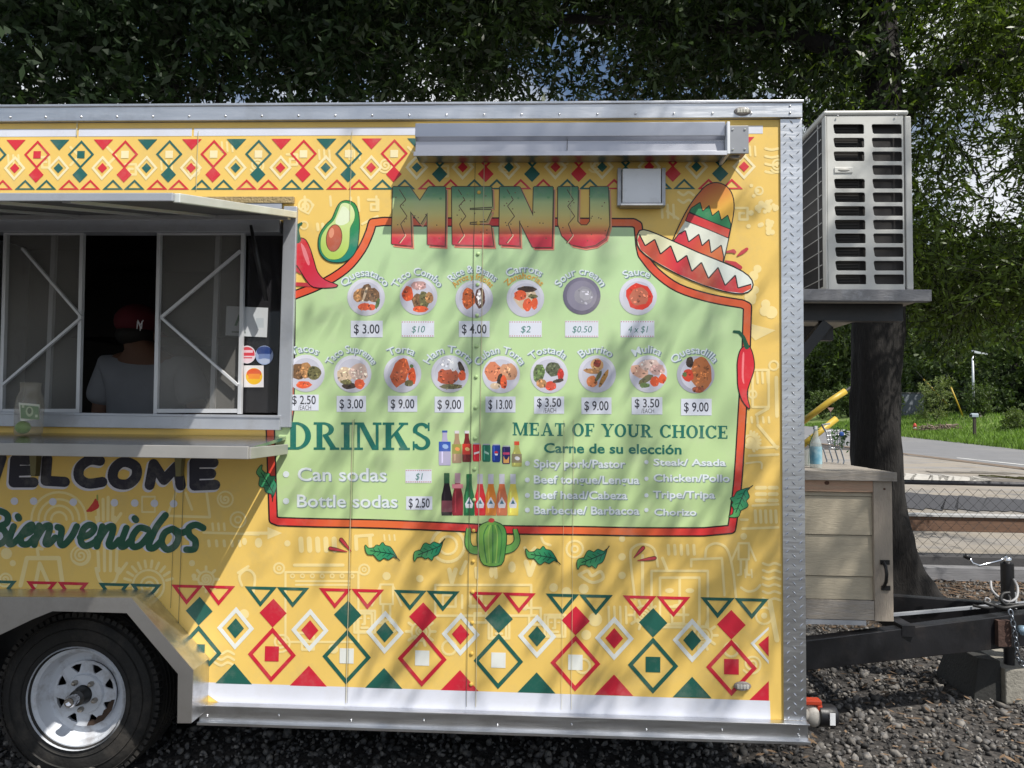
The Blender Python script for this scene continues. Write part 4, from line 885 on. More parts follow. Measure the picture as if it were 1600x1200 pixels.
g = MB(); g.tube([P(1136, 232, -.03), P(1139, 240, -.04), P(1145, 246, -.045), P(1153, 246, -.045), P(1155, 240, -.05)], .0075, 8); g.build('conduit', ALUD, jb, smooth=True)
g = MB(); pxbox(g, 973, 263, 1033, 317, -.050, -.0036); wb_ = g.build('cover_box', WHT, trailer, bevel=.003); wb_['label'] = 'square white cover box under the light fixture'
for a_, b_ in ((965, 971), (1034, 1040)): g = MB(); pxbox(g, a_, 262, b_, 321, -.030, -.0036); g.build('box_bracket', ALUD, wb_, bevel=.001)
g = MB(); pxbox(g, 970, 317, 1036, 320.5, -.052, -.0036); g.build('box_lip', ALUD, wb_)

# ---- serving hatch: frame, screens, awning, counter
FR = mat('frame_aluminium', (.46, .48, .52), rough=.45, metal=.55, var=.12, vscale=6, dirt=((.2, .18, .16), .4, 6))
PALE = mat('pale_frame', (.60, .61, .63), rough=.45, metal=.3, var=.08)
hatch = MB(); pxbox(hatch, 438, 322, 459, 668, -.016, .05); hatch = hatch.build('hatch_jamb', FR, trailer, bevel=.003)
g = MB(); pxbox(g, -1900, 646, 437, 669, -.030, .05); g.box(-3.2, HX1, -.034, -.031, P(200, 650).z, P(200, 646).z); g.build('hatch_sill', FR, trailer, bevel=.002)
g = MB(); pxbox(g, -1900, 331, 437, 362, -.012, .05); g.build('hatch_header', FR, trailer, bevel=.002)
g = MB(); pxbox(g, 300, 307, 459, 317, -.016, -.0036); g.build('hinge_strip', mat('yellowed_hinge', (.36, .27, .13), rough=.6, metal=.2, bump=.6, bscale=120), trailer, bevel=.001)
g = MB(); pxbox(g, 385, 318, 440, 326, -.014, -.0036); g.build('hinge_leaf', FR, trailer)
# sliding screens with braces
SCR = mat('insect_screen', (.24, .235, .22), rough=.8, alpha=.52, var=.25, vscale=3)
GL = mat('window_glass', (.03, .03, .035), rough=.04, alpha=.35, spec=.6)
def screen(xa0, xa1, xb0, xb1, dirn, label):
    fr = MB(); Y = .02
    def bar(a, b, w_=.018): fr.beam(P(*a, Y), P(*b, Y), .012, w_, up=Vector((0, 1, 0)).cross((P(*b, Y)-P(*a, Y)).normalized()))
    fr.beam(P(xa0, 352, Y), P(xb0, 647, Y), .018, .014, up=Vector((1, 0, 0)))
    fr.beam(P(xa1, 352, Y), P(xb1, 647, Y), .018, .014, up=Vector((1, 0, 0)))
    fr.beam(P(xa0, 364, Y), P(xa1, 364, Y), .014, .016); fr.beam(P(xb0, 642, Y), P(xb1, 642, Y), .014, .016)
    o = fr.build('screen_frame', PALE, trailer, bevel=.001); o['label'] = label
    s_ = MB(); a, b, c, d = P(xa0+3, 364, .03), P(xa1-3, 364, .03), P(xb1-3, 642, .03), P(xb0+3, 642, .03); s_.add([a, b, c, d], [(0, 1, 2, 3)]); s_.build('screen_mesh', SCR, o)
    tip, o1, o2 = dirn
    for e in (o1, o2):
        br = MB(); br.beam(P(*e, .008), P(*tip, .008), .010, .013, up=Vector((0, 1, 0))); br.build('brace', PALE, o, bevel=.001)
screen(11, 130, 3, 123, ((128, 496), (35, 388), (4, 602)), 'left screen frame with a brace pointing right')
screen(250, 381, 244, 375, ((252, 496), (376, 392), (372, 602)), 'right screen frame with a brace pointing left')
screen(-190, -60, -200, -70, ((-62, 496), (-185, 390), (-198, 602)), 'screen frame with a brace pointing right')
for a, b in ((86, 74), (342, 332)): g = MB(); g.beam(P(a, 362, .08), P(b, 645, .08), .016, .018, up=Vector((1, 0, 0))); g.build('inner_mullion', PALE, trailer)
g = MB(); pxbox(g, 384, 364, 437, 645, .040, .044); g.build('window_pane', GL, trailer)
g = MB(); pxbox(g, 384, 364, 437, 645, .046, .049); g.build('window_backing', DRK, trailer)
def dec(name, pts_shapes, Y, lab): o = paint(name, pts_shapes, trailer, Y); o['label'] = lab
dec('window_card', [([[(354, 478), (419, 481), (417, 527), (352, 524)]], (196, 200, 204)), ([[(366, 509), (373, 491), (380, 508), (376, 509), (373, 501), (370, 509)]], (60, 110, 76)), ([rect(400, 497, 412, 512)], (176, 184, 190)), ([[(362, 517), (384, 518), (384, 521), (362, 520)]], (120, 130, 128))], .0375, 'pale card with a green letter A taped inside the window')
dec('round_sticker', [([ell(386, 554, 13.5, 14, n=26)], (214, 206, 212)), ([ell(386, 554, 12, 12, n=24)], (204, 60, 74)), ([[(375, 556), (398, 556), (395, 564), (386, 567), (377, 564)]], (220, 196, 204)), ([rect(378, 547, 395, 551)], (226, 190, 200)), ([rect(379, 558, 394, 560)], (200, 80, 90))], .0375, 'round red and white sticker')
dec('round_sticker', [([ell(413, 555, 14, 15, n=26)], (150, 166, 200)), ([ell(413, 549, 12, 8, n=20)], (36, 60, 120)), ([rect(404, 553, 422, 561)], (104, 124, 170)), ([ell(413, 564, 9, 4, n=14)], (168, 180, 206))], .0375, 'round blue and silver sticker')
dec('square_sticker', [([rect(381, 571, 412, 605)], (222, 218, 218)), ([ell(397, 588, 13, 13, n=24)], (230, 180, 40)), ([ell(397, 583, 11.5, 7, n=18)], (214, 88, 44)), ([rect(388, 584, 406, 592)], (232, 140, 50))], .0375, 'square white sticker with an orange and yellow disc')
# gas strut
g = MB(); g.tube([P(392, 352, -.05), P(400, 395, -.04), P(416, 470, -.02)], [.006, .009, .009], 8); g.build('gas_strut', BLK, trailer, smooth=True)
# awning
def AW(px, py, Y): return P(px, py, Y)
YA = -.90
oc = P(276, 303, YA); zc_ = oc.z; zh = P(455, 334, 0).z; xr0, xr1 = oc.x, P(458, 325, 0).x
xa = (xr0+xr1)/2
g = MB(); xl = -3.2
def slab(g, x0, x1, t0, t1, off0, off1):       # slab between fractions t of the awning depth, offsets below its top skin
    def pt(t, o, x): y = -.02+(YA+.02)*t; z = zh+(zc_-zh)*t; return (x, y, z-o)
    g.hexa([pt(t0, off1, x0), pt(t1, off1, x0), pt(t1, off1, x1), pt(t0, off1, x1), pt(t0, off0, x0), pt(t1, off0, x0), pt(t1, off0, x1), pt(t0, off0, x1)])
slab(g, xl, xa-.01, .0, .98, 0, .012); awn = g.build('awning_panel', mat('awning_panel_metal', (.13, .13, .135), rough=.55, metal=.2, dirt=((.12, .11, .1), .4, 4)), trailer)
g = MB(); slab(g, xl, xa, .985, 1.0, -.003, .019); g.build('awning_front_edge', FR, trailer, bevel=.002)
g = MB(); slab(g, xa-.008, xa+.012, .0, .983, -.003, .022); g.build('awning_side_edge', mat('pale_awning_edge', (.62, .65, .62), rough=.45, metal=.3), trailer, bevel=.002)
for px in (5, 128, 249, 340, -120, -240):
    x = P(px, 350, -.02).x; g = MB(); slab(g, x-.012, x+.012, .045, .975, .013, .022); g.build('awning_rib', PALE, trailer)
g = MB(); slab(g, xl, xa-.01, .0, .04, .013, .030); g.build('awning_back_rail', PALE, trailer)
# counter
YCt = -.35; c1 = P(388, 706, YCt); zc2 = P(250, 679, 0).z; cz = c1.z+.012
CNT = mat('counter_steel', (.50, .51, .54), rough=.22, metal=1, var=.08, vscale=4, dirt=((.2, .2, .2), .35, 8))
g = MB(); xr = P(447, 685, 0).x; xf = c1.x+.0
xr = (xr+xf)/2
g.hexa([(-3.2, YCt, cz-.012), (xr, YCt, cz-.012), (xr, -.004, zc2-.012), (-3.2, -.004, zc2-.012), (-3.2, YCt, cz), (xr, YCt, cz), (xr, -.004, zc2), (-3.2, -.004, zc2)])
cnt = g.build('serving_counter', CNT, trailer)
g = MB(); g.box(-3.2, xr+.004, YCt-.010, YCt-.0005, cz-.036, cz+.006); g.box(xr+.0005, xr+.010, YCt, -.005, cz-.036, cz+.002); g.build('counter_lip', mat('counter_lip_metal', (.40, .39, .375), rough=.5, metal=.4), cnt, bevel=.002)
for px in (58, 283):
    x = P(px, 730, -.01).x; zq = P(px, 744, -.02).z; g = MB(); g.hexa([(x-.009, -.030, zq), (x+.009, -.030, zq), (x+.009, -.006, zq), (x-.009, -.006, zq), (x-.018, -.040, zc2-.02), (x+.018, -.040, zc2-.02), (x+.018, -.006, zc2-.014), (x-.018, -.006, zc2-.014)])
    g.build('counter_bracket', mat('tarnished_bracket', (.22, .20, .10), rough=.55, metal=.6, bump=.3), cnt)

# ---- fender
YF = -.125
fo = [(-420, 1155), (-420, 990), (-330, 930), (205, 934), (302, 1047), (299, 1130), (277, 1130), (278, 1053), (198, 958), (82, 955), (50, 968), (0, 992), (-60, 1020), (-110, 1035), (-160, 1020), (-220, 990), (-290, 960), (-390, 1000), (-398, 1155)]
FN = mat('fender_aluminium', (.50, .49, .48), rough=.36, metal=.92, var=.1, vscale=5, dirt=((.25, .22, .2), .45, 5))
fen = plate_mb(XZ(fo, YF), [], YF, .004).build('fender', FN, trailer)
g = MB(); top = XZ([(-420, 1155), (-420, 990), (-330, 930), (205, 934), (302, 1047), (299, 1130)], YF)
for (xa_, za_), (xb_, zb__) in zip(top, top[1:]):
    d = Vector((xb_-xa_, zb__-za_)).normalized(); nx, nz = -d.y*.003, d.x*.003
    g.hexa([(xa_-nx, YF+.0045, za_-nz), (xb_-nx, YF+.0045, zb__-nz), (xb_-nx, -.001, zb__-nz), (xa_-nx, -.001, za_-nz), (xa_, YF+.0045, za_), (xb_, YF+.0045, zb__), (xb_, -.001, zb__), (xa_, -.001, za_)])
g.build('fender_top', ALU, fen)
# ---- wheels
WC = P(118, 1092, .06)
def tyre_mb(c, R, w0, w1, ri):
    g = MB(); pr_ = [(ri, w0+.012), (ri+.012, w0+.002), (ri+.05, w0), (R-.06, w0+.002), (R-.03, w0+.012), (R-.012, w0+.026), (R, w0+.045)]
    for k in range(5):
        a = w0+.045+(w1-w0-.09)*(k+.3)/5; b = w0+.045+(w1-w0-.09)*(k+.75)/5
        pr_ += [(R, a), (R-.008, a+.003), (R-.008, b-.003), (R, b)]
    pr_ += [(R, w1-.045), (R-.03, w1-.012), (ri+.05, w1), (ri, w1-.012)]
    g.lathe(pr_, c, 'Y', 64, close=True); return g
RW = mat('white_wheel_paint', (.58, .61, .66), rough=.42, var=.05, dirt=((.10, .06, .035), .75, 7), coat=.2)
def wheel(cx, cz):
    R = .330; ri = .185; c = Vector((cx, WC.y, cz))
    ty = tyre_mb(c, R, -.0, .215, ri).build('tyre', RUB, trailer, smooth='auto')
    for r_ in (.215, .262, .300): g = MB(); g.lathe([(r_, .003), (r_+.003, -.0035), (r_+.006, .003)], c, 'Y', 64, close=True); g.build('sidewall_ring', RUB, ty, smooth='auto')
    g = MB()                                   # tread blocks on the shoulder
    for k in range(72):
        a = k*2*math.pi/72; ca, sa = math.cos(a), math.sin(a); m = Matrix.Translation(c) @ Matrix.Rotation(-a, 4, 'Y')
        g.box(R-.022, R-.004, .012, .046, -.009, .009, m)
    g.build('tread_blocks', RUB, ty, kind='stuff')
    g = MB(); g.lathe([(.194, -.006), (.199, .003), (.195, .012), (.182, .010), (.172, .020), (.168, .055), (.156, .070), (.124, .072), (.124, .078), (.163, .076), (.176, .060), (.180, .026), (.188, .018), (.194, .018)], c, 'Y', 56, close=True)
    rim = g.build('wheel_rim', RW, trailer, smooth='auto')
    holes = []
    for k in range(8):
        a = k*math.pi/4+.36; r0, r1 = .086, .116
        def pp(r, t): return (c.x+r*math.cos(t), c.z+r*math.sin(t))
        holes.append([pp(r0, a-.05), pp(r1, a-.20), pp(r1+.002, a), pp(r1, a+.20), pp(r0, a+.05)])
    disc = [(c.x+.127*math.cos(t*math.pi/24), c.z+.127*math.sin(t*math.pi/24)) for t in range(48)]
    holes.append([(c.x+.036*math.cos(t*math.pi/10), c.z+.036*math.sin(t*math.pi/10)) for t in range(20)])
    plate_mb(disc, holes, c.y+.056, .006).build('wheel_disc', RW, rim)
    rp = [(c.x+r*math.cos(t), c.z+r*math.sin(t)) for r, t in ((.124, -1.45), (.110, -1.38), (.104, -1.22), (.112, -1.12), (.103, -.98), (.110, -.82), (.102, -.66), (.108, -.50), (.104, -.36), (.112, -.2), (.124, -.16), (.128, -.5), (.129, -.9), (.128, -1.25))]
    plate_mb(rp, [], c.y+.0535, .002).build('rust_patch', mat('rust_brown', (.045, .026, .016), rough=.9, var=.4, vscale=40), rim)
    g = MB(); g.lathe([(.0001, .10), (.10, .10), (.15, .13)], c, 'Y', 32); g.build('brake_drum', BLK, rim)
    g = MB(); g.lathe([(.078, .0555), (.074, .046), (.037, .044), (.037, .0555)], c, 'Y', 36, close=True); g.build('hub_face', RW, rim, smooth='auto')
    g = MB(); g.lathe([(.034, .10), (.034, .03), (.030, .005), (.028, .005)], c, 'Y', 24); g.build('hub', mat('greasy_hub', (.05, .05, .05), rough=.4, metal=.6), rim, smooth='auto')
    g = MB(); g.lathe([(.021, .005), (.021, -.035), (.018, -.041), (.012, -.041), (.012, -.031), (.0001, -.031)], c, 'Y', 24); g.build('grease_cap', CHR, rim, smooth='auto')
    for k in range(5):
        a = k*2*math.pi/5+.9; n_ = MB(); n_.lathe([(.0105, .046), (.0100, .030), (.006, .024), (.0001, .022)], (c.x+.055*math.cos(a), c.y, c.z+.055*math.sin(a)), 'Y', 6); n_.build('lug_nut', mat('lug_nut_steel', (.35, .32, .28), rough=.4, metal=.8), rim)
wheel(WC.x, WC.z); wheel(WC.x-.86, WC.z)
for d_ in (0, .86): g = MB(); g.tube([(WC.x-d_, .1, WC.z), (WC.x-d_, 2.0, WC.z)], .03, 10); g.build('axle', BLK, trailer)
for y_ in (.42, 1.6): g = MB(); g.box(XL+.1, XR-.1, y_, y_+.08, .20, .33); g.build('chassis_rail', BLK, trailer)
for k in range(9): g = MB(); g.box(XL+.3+k*.5, XL+.35+k*.5, .51, 1.59, .22, .30); g.build('cross_member', BLK, trailer)
# ---- valve under the corner
vc = P(1270, 1112, .15)
VW = mat('dirty_white_pvc', (.52, .49, .44), rough=.5, dirt=((.14, .12, .10), .8, 30)); VR = mat('red_valve_handle', lin((190, 66, 38)), rough=.45)
g = MB(); g.ball((vc.x, .15, vc.z-.015), (.034, .034, .040), 14, 8); g.tube([(vc.x-.3, .15, vc.z-.01), (vc.x, .15, vc.z-.01)], .024, 12); val = g.build('drain_valve', VW, trailer, smooth=True)
g = MB(); g.box(vc.x-.045, vc.x+.028, .13, .17, vc.z+.030, vc.z+.048); g.box(vc.x+.012, vc.x+.030, .13, .17, vc.z+.006, vc.z+.031); g.build('valve_handle', VR, val, bevel=.004)
g = MB(); g.lathe([(.036, .018), (.041, .02), (.041, .075), (.034, .085), (.0001, .085)], (vc.x, .15, vc.z-.012), 'X', 20); g.build('pipe_cap', BLK, val, smooth='auto')
g = MB(); p_ = P(1301, 1124, .108); g.box(p_.x-.010, p_.x+.010, .106, .109, p_.z-.022, p_.z+.022); g.build('cap_label', mat('label_white', (.75, .76, .78), rough=.5), val)
# ---- tongue
TO = Vector((2.98, 1.05, .34))
def zpx(px, py, Y): return P(px, py, Y).z
tz1, tz0 = .43-.06, .29-.06
tz1 = zpx(1400, 978, .72)+.005; tz0 = zpx(1400, 1032, .72)
g = MB(); 
def tongue(y0):
    g = MB(); g.beam((.80, y0, (tz0+tz1)/2), (2.93, 1.05+(.035 if y0 > 1 else -.035), (tz0+tz1)/2), .05, tz1-tz0); return g
def ext(a, b, t): return a+(b-a)*t
At, Ab = P(1260, 1001, .60), P(1260, 1048, .60); Bt, Bb = P(1580, 961, .92), P(1580, 1012, .92)
L0t, L0b, L1t, L1b = ext(At, Bt, -.36), ext(Ab, Bb, -.36), ext(At, Bt, 1.36), ext(Ab, Bb, 1.36); wv = Vector((-.02, .055, 0))
g = MB(); g.hexa([L0b, L1b, L1b+wv, L0b+wv, L0t, L1t, L1t+wv, L0t+wv]); o = g.build('tongue_beam', BLK, trailer, bevel=.004); o['label'] = 'near black tongue beam with a bare metal top edge'
tz1 = Bt.z-.01; tz0 = Bb.z
o = tongue(1.60).build('tongue_beam', BLK, trailer, bevel=.004)
g = MB(); g.beam((1.7, .74, tz1-.03), (1.7, 1.37, tz1-.03), .06, .05); g.build('tongue_crossbar', BLK, trailer)
g = MB(); g.beam((1.0, .62, tz1+.010), (2.6, 1.20, tz1+.012), .02, .012); g.build('tongue_angle_bar', FR, trailer)
RST = mat('rusty_plate', (.06, .032, .024), rough=.8, var=.4, vscale=30, bump=.4)
a_ = P(1567, 990, .88); g = MB(); g.box(a_.x-.03, a_.x+.03, .865, .893, tz0+.02, tz1-.005); g.build('coupler_plate', RST, trailer)
g = MB(); g.box(2.80, 3.2, 1.0, 1.10, tz0+.02, tz1+.01); g.build('coupler', BLK, trailer, bevel=.01)
# jack
jx, jy = P(1574, 900, 1.12).x, 1.12
jz1, jz0 = P(1574, 880, jy).z, P(1574, 950, jy).z
g = MB(); g.tube([(jx, jy, jz0-.02), (jx, jy, jz1)], .030, 16); g.tube([(jx, jy, .13), (jx, jy, jz0-.02)], .024, 12); jk = g.build('tongue_jack', BLK, trailer, smooth='auto')
g = MB(); g.lathe([(.04, .13), (.04, .145), (.0001, .146)], (jx, jy, 0), 'Z', 16); g.build('jack_foot', BLK, jk)
g = MB(); g.tube([(jx, jy, jz1), (jx, jy, jz1+.03)], .02, 10); g.tube([P(1573, 869, jy), P(1562, 876, jy), P(1530, 884, jy), P(1519, 880, jy), P(1515, 872, jy)], .0065, 8); g.build('jack_crank', CHR, jk, smooth=True)
g = MB(); g.tube([P(1515, 872, jy), P(1507, 868, jy)], .012, 8); g.build('crank_knob', BLK, jk, smooth=True)
g = MB(); g.tube([(jx+.031, jy-.01, jz0), (jx+.034, jy-.01, jz0+.08)], .006, 6); g.build('jack_sticker', mat('label_white', ()), jk)
# cables and the safety chain
CAB = mat('black_cable', (.02, .02, .02), rough=.5); CBL = mat('grey_cable', (.34, .34, .35), rough=.5)
def cab(pts, r, m, nm='cable'): g = MB(); g.tube([P(*p) for p in smooth(pts, 5)], r, 7); return g.build(nm, m, trailer, smooth=True)
cab([(1548, 908, 1.05), (1550, 922, 1.02), (1562, 934, 1.0), (1576, 940, .98), (1588, 934, 1.0), (1590, 918, 1.04), (1584, 905, 1.08)], .006, CBL)
cab([(1536, 940, 1.0), (1552, 946, .98), (1570, 950, .95), (1600, 946, .95), (1660, 950, .95)], .010, CAB); cab([(1520, 946, 1.02), (1545, 950, .98), (1575, 944, .97), (1610, 948, .95)], .007, CAB)
cab([(1570, 925, 1.0), (1578, 936, .99), (1573, 945, .97), (1564, 938, .97), (1567, 928, .98), (1578, 926, .98)], .008, CAB); cab([(1538, 940, 1.0), (1541, 934, 1.0), (1547, 938, 1.0), (1542, 944, 1.0), (1537, 941, 1.0)], .004, CBL)
g = MB(); chn = [P(*p) for p in smooth([(1578, 952, .86), (1583, 975, .85), (1588, 1005, .85), (1590, 1030, .86), (1604, 1042, .87)], 6)]
tot = [0]
for a, b in zip(chn, chn[1:]): tot.append(tot[-1]+(b-a).length)
def along(d):
    for i in range(len(tot)-1):
        if tot[i+1] >= d: t = (d-tot[i])/(tot[i+1]-tot[i]); return chn[i].lerp(chn[i+1], t)
    return chn[-1]
d_ = 0; k = 0
while d_ < tot[-1]-.03:
    a, b = along(d_), along(d_+.034); t_ = (b-a).normalized(); s1 = t_.cross(Vector((0, 1, 0))).normalized()
    if k % 2: s1 = t_.cross(s1)
    m_ = (a+b)/2; pts = [m_+t_*.017*math.cos(q)+s1*.010*math.sin(q) for q in [i*math.pi/5 for i in range(11)]]
    g.tube(pts, .0038, 6, cap=False); d_ += .025; k += 1
g.build('safety_chain', mat('galvanised_chain', (.22, .24, .27), rough=.35, metal=.9), trailer, smooth=True)
hk = P(1598, 985, .86); g = MB(); g.lathe([(.0001, -.02), (.02, -.018), (.024, 0), (.02, .018), (.0001, .02)], hk, 'Y', 14); g.build('plug_disc', mat('blue_grey_plug', (.25, .36, .45), rough=.3, metal=.4), trailer, smooth=True)

# ---- bracket shelf that carries the condenser
YAc = .30; s0, s1 = P(1283, 461, YAc-.02), P(1456, 461, YAc-.02)
SHW = mat('peeling_grey_board', (.22, .22, .23), rough=.75, bump=.3, bscale=30, stretch=(1.5, 8, 10), dirt=((.50, .52, .55), .7, 9))
zs1, zs0 = P(1370, 452, YAc-.02).z, P(1370, 470, YAc-.02).z
g = MB(); g.box(XR+.02, s1.x, YAc-.02, YAc+.02, zs0, zs1); g.build('shelf_front_board', SHW, trailer, bevel=.002)
g = MB(); g.box(XR+.002, XR+.018, .19, 1.45, zs0-.01, zs1-.004); g.build('shelf_side_board', mat('red_brown_board', (.16, .07, .05), rough=.8, bump=.2), trailer)
g = MB(); g.box(XR+.02, s1.x-.01, YAc+.021, 1.36, zs0+.012, zs0+.030); g.build('shelf_deck', mat('shelf_underside', (.55, .50, .42), rough=.7), trailer)
b0, b1 = P(1300, 484, .42).z, P(1300, 501, .42).z; bxr = P(1411, 490, .42).x
for yb in (.42, 1.15):
    g = MB(); g.box(XR+.002, bxr, yb, yb+.05, b1, zs0+.010); g.beam((XR+.03, yb+.025, b1-.30), (XR+.26, yb+.025, b1-.01), .05, .045); g.box(XR+.002, XR+.05, yb, yb+.05, b1-.52, b1-.002); g.build('shelf_bracket', BLK, trailer)
# ================================================================== condenser on the shelf
AYF = .30; AYB = 1.12
ax0, ax1 = P(1291, 300, AYF).x, P(1425, 300, AYF).x; az0, az1 = zs1+.002, P(1355, 177, AYF).z
ac = thing('air_conditioner', ((ax0+ax1)/2, .7, az0), 'white outdoor air conditioner condenser on the shelf at the trailer front', 'air conditioner')
ACW = mat('ac_white_steel', (.56, .56, .53), rough=.42, var=.05, vscale=6, dirt=((.42, .40, .36), .45, 8)); FIN = mat('dark_fins', (.030, .027, .026), rough=.55, metal=.3, var=.2)
holes = []
cols_ = [(1302, 1350), (1362, 1409)]
for c, (xa, xb) in enumerate(cols_):
    for r in range(12):
        if c == 0 and r == 3: continue
        y = 194+r*21.35; ya, yb = y, y+15.2
        q = lambda x, y_: (P(x+(r*.33), y_, AYF).x, P(x, y_, AYF).z)
        xa_, xb_ = xa, xb; R = 3
        pts = [(xa_+R, ya), (xb_-R, ya), (xb_-.8, ya+.8), (xb_, ya+R), (xb_, yb-1), (xb_-1, yb), (xa_+4.5, yb), (xa_+2, yb-1.5), (xa_, ya+R), (xa_+.6, ya+.6)]
        holes.append([q(a, b) for a, b in pts])
fx0, fx1 = P(1293, 300, AYF).x, P(1413, 300, AYF).x
plate_mb([(fx0, az0), (P(1414, 440, AYF).x, az0), (fx1, az1-.010), (fx0, az1-.010)], holes, AYF, .004).build('louvre_panel', ACW, ac, bevel=.0012)
g = MB(); g.box(fx1+.006, ax1+.002, AYF, AYF+.05, az0, az1-.012); g.box(ax1-.008, ax1+.002, AYF+.05, AYB, az0, az1-.012); g.build('corner_panel', ACW, ac, bevel=.006)
g = MB(); g.box(ax0-.004, fx0-.001, AYF-.002, AYF+.035, az0, az1-.010); g.build('front_post', ACW, ac, bevel=.004)
g = MB(); g.box(ax0-.010, ax1-.010, AYF-.006, AYB+.004, az1-.008, az1+.012); g.build('top_cover', ACW, ac, bevel=.008)
g = MB(); g.box(fx0+.004, ax1-.012, AYF+.03, AYF+.035, az0+.002, az1-.012); g.build('inner_panel', FIN, ac)
for k in range(12):                              # bars seen through the slots
    pass
g = MB()
for k in range(110): zq = az0+.01+(az1-az0-.03)*k/110; g.box(fx0+.01, (fx0+fx1)/2-.02, AYF+.018, AYF+.028, zq, zq+.0022)
g.build('heat_fins', mat('slot_fins', (.06, .055, .05), rough=.5, metal=.4), ac, kind='stuff')
g = MB(); g.box(ax0+.004, ax0+.008, AYF+.036, AYB, az0+.002, az1-.012); g.build('coil', FIN, ac)
g = MB(); g.box(ax0, ax1, AYB-.02, AYB, az0, az1-.01); g.box(ax0+.002, ax1-.002, AYF+.04, AYB-.021, az0, az0+.02); g.build('rear_panel', ACW, ac)
WIR = mat('guard_wire', (.45, .45, .44), rough=.5)
g = MB()
for k in range(3):
    y = AYF+.07+k*.30; g.tube([(ax0-.006, y, az0+.01), (ax0-.006, y, az1-.02)], .0028, 6)
for k in range(12):
    z = az0+.05+k*(az1-az0-.09)/11; g.tube([(ax0-.008, AYF+.03, z), (ax0-.008, AYB-.02, z)], .0020, 5)
g.build('wire_guard', WIR, ac)
g = MB(); hy0, hy1 = 261, 270; a, b = P(1304, hy0, AYF-.004), P(1333, hy1, AYF-.004)
g.box(a.x, b.x, AYF-.004, AYF-.0005, b.z, a.z); hd = g.build('handle_surround', ACW, ac, bevel=.003)
g = MB(); g.ball(((a.x+b.x)/2, AYF-.003, (a.z+b.z)/2), ((b.x-a.x)*.36, .004, .0075), 14, 6); g.build('handle_recess', mat('handle_recess_grey', (.35, .34, .31), rough=.5), hd, smooth=True)
FE = mat('fin_edges', (.50, .48, .42), rough=.5)
g = MB()
for k in range(75): zq = az0+.03+(az1-az0-.10)*k/75; g.box(ax1+.003, ax1+.012, AYF+.06, AYF+.10, zq, zq+.0035)
g.build('grille_fins', FE, ac, kind='stuff')
for px, py in ((1309, 181), (1401, 180)):
    g = MB(); c = P(px, py, AYF-.007); g.ball(c, (.004, .003, .004), 8, 4); g.build('screw', ALUD, ac)

# ================================================================== storage cabinet on the tongue
KY = .70; kx0 = XR+.06
kx1 = P(1393, 850, KY).x; kz1, kz0 = P(1330, 752, KY).z, P(1330, 968, KY).z
cab_ = thing('storage_cabinet', ((kx0+kx1)/2, 1.0, kz0), 'weathered wooden cabinet with beige siding and a black handle on the trailer tongue', 'cabinet')
KD = 1.38
ty1, ty0 = P(1330, 737, KY-.03).z, P(1330, 751, KY-.03).z
for i in range(5):
    y0 = KY-.035+i*.145; g = MB(); g.box(kx0-.02, P(1401, 745, KY-.03).x-(.004*(i % 2)), y0, y0+.141, ty0+.001*i, ty1+.001*i); g.build('top_board', WOODG, cab_, bevel=.002)
px0 = P(1364, 850, KY).x
g = MB(); g.box(px0, kx1, KY-.012, KY+.02, P(1380, 970, KY).z, ty0-.001); g.build('corner_post', WOODV, cab_, bevel=.002)
g = MB(); g.box(kx0, px0-.001, KY-.010, KY+.02, P(1300, 768, KY).z, ty0-.001); g.build('top_trim', PINE, cab_, bevel=.002)
g = MB(); g.box(kx0, px0-.001, KY-.010, KY+.02, P(1300, 967, KY).z, P(1300, 937, KY).z); g.build('bottom_trim', WOODG, cab_, bevel=.002)
g = MB(); g.box(kx0, kx0+.05, KY-.0105, KY+.02, P(1300, 937, KY).z+.001, P(1300, 768, KY).z-.001); g.build('corner_post', WOODV, cab_)
for a, b in ((769, 774.5), (775.5, 835), (836.5, 899.5), (901, 936)):
    g = MB(); za, zb2 = P(1300, a, KY).z, P(1300, b, KY).z; g.hexa([(kx0+.051, KY+.001, zb2), (px0-.001, KY+.001, zb2), (px0-.001, KY+.02, zb2), (kx0+.051, KY+.02, zb2), (kx0+.051, KY+.008, za), (px0-.001, KY+.008, za), (px0-.001, KY+.02, za), (kx0+.051, KY+.02, za)])
    g.build('siding_board', SIDE, cab_)
g = MB(); g.box(kx0, kx1-.004, KY+.021, KY+.03, kz0, ty0-.002); g.box(kx1-.02, kx1-.002, KY+.031, KD, kz0, ty0-.002); g.box(kx0, kx0+.02, KY+.031, KD, kz0, ty0-.002); g.box(kx0+.021, kx1-.021, KD-.02, KD, kz0, ty0-.002); g.build('cabinet_carcass', SIDE, cab_)
g = MB(); ha, hb = P(1380, 880, KY-.03), P(1380, 914, KY-.03)
g.box(P(1373, 880, KY).x, P(1387, 880, KY).x, KY-.020, KY-.0125, P(1380, 881, KY).z, P(1380, 874, KY).z); g.box(P(1375, 917, KY).x, P(1388, 917, KY).x, KY-.020, KY-.0125, P(1380, 921, KY).z, P(1380, 914, KY).z)
g.tube([P(1380, 878, KY-.018), P(1384, 886, KY-.045), P(1385.5, 897, KY-.052), P(1384.5, 909, KY-.045), P(1381, 917, KY-.018)], .0075, 8); g.build('handle', mat('black_iron', (.015, .015, .016), rough=.4, metal=.3), cab_, smooth='auto')
for c, r_ in ((P(1382, 764, KY-.013), .006), (P(1292, 754.5, KY-.0105), .012)): g = MB(); g.ball(c, (r_, .003, r_*.8), 8, 4); g.build('wood_knot', mat('wood_knot', (.08, .035, .02), rough=.8), cab_)
g = MB(); g.box(kx0, P(1352, 970, KY).x, KY-.01, KD, P(1300, 975, KY).z, kz0-.001); g.build('steel_ledge', FR, cab_)

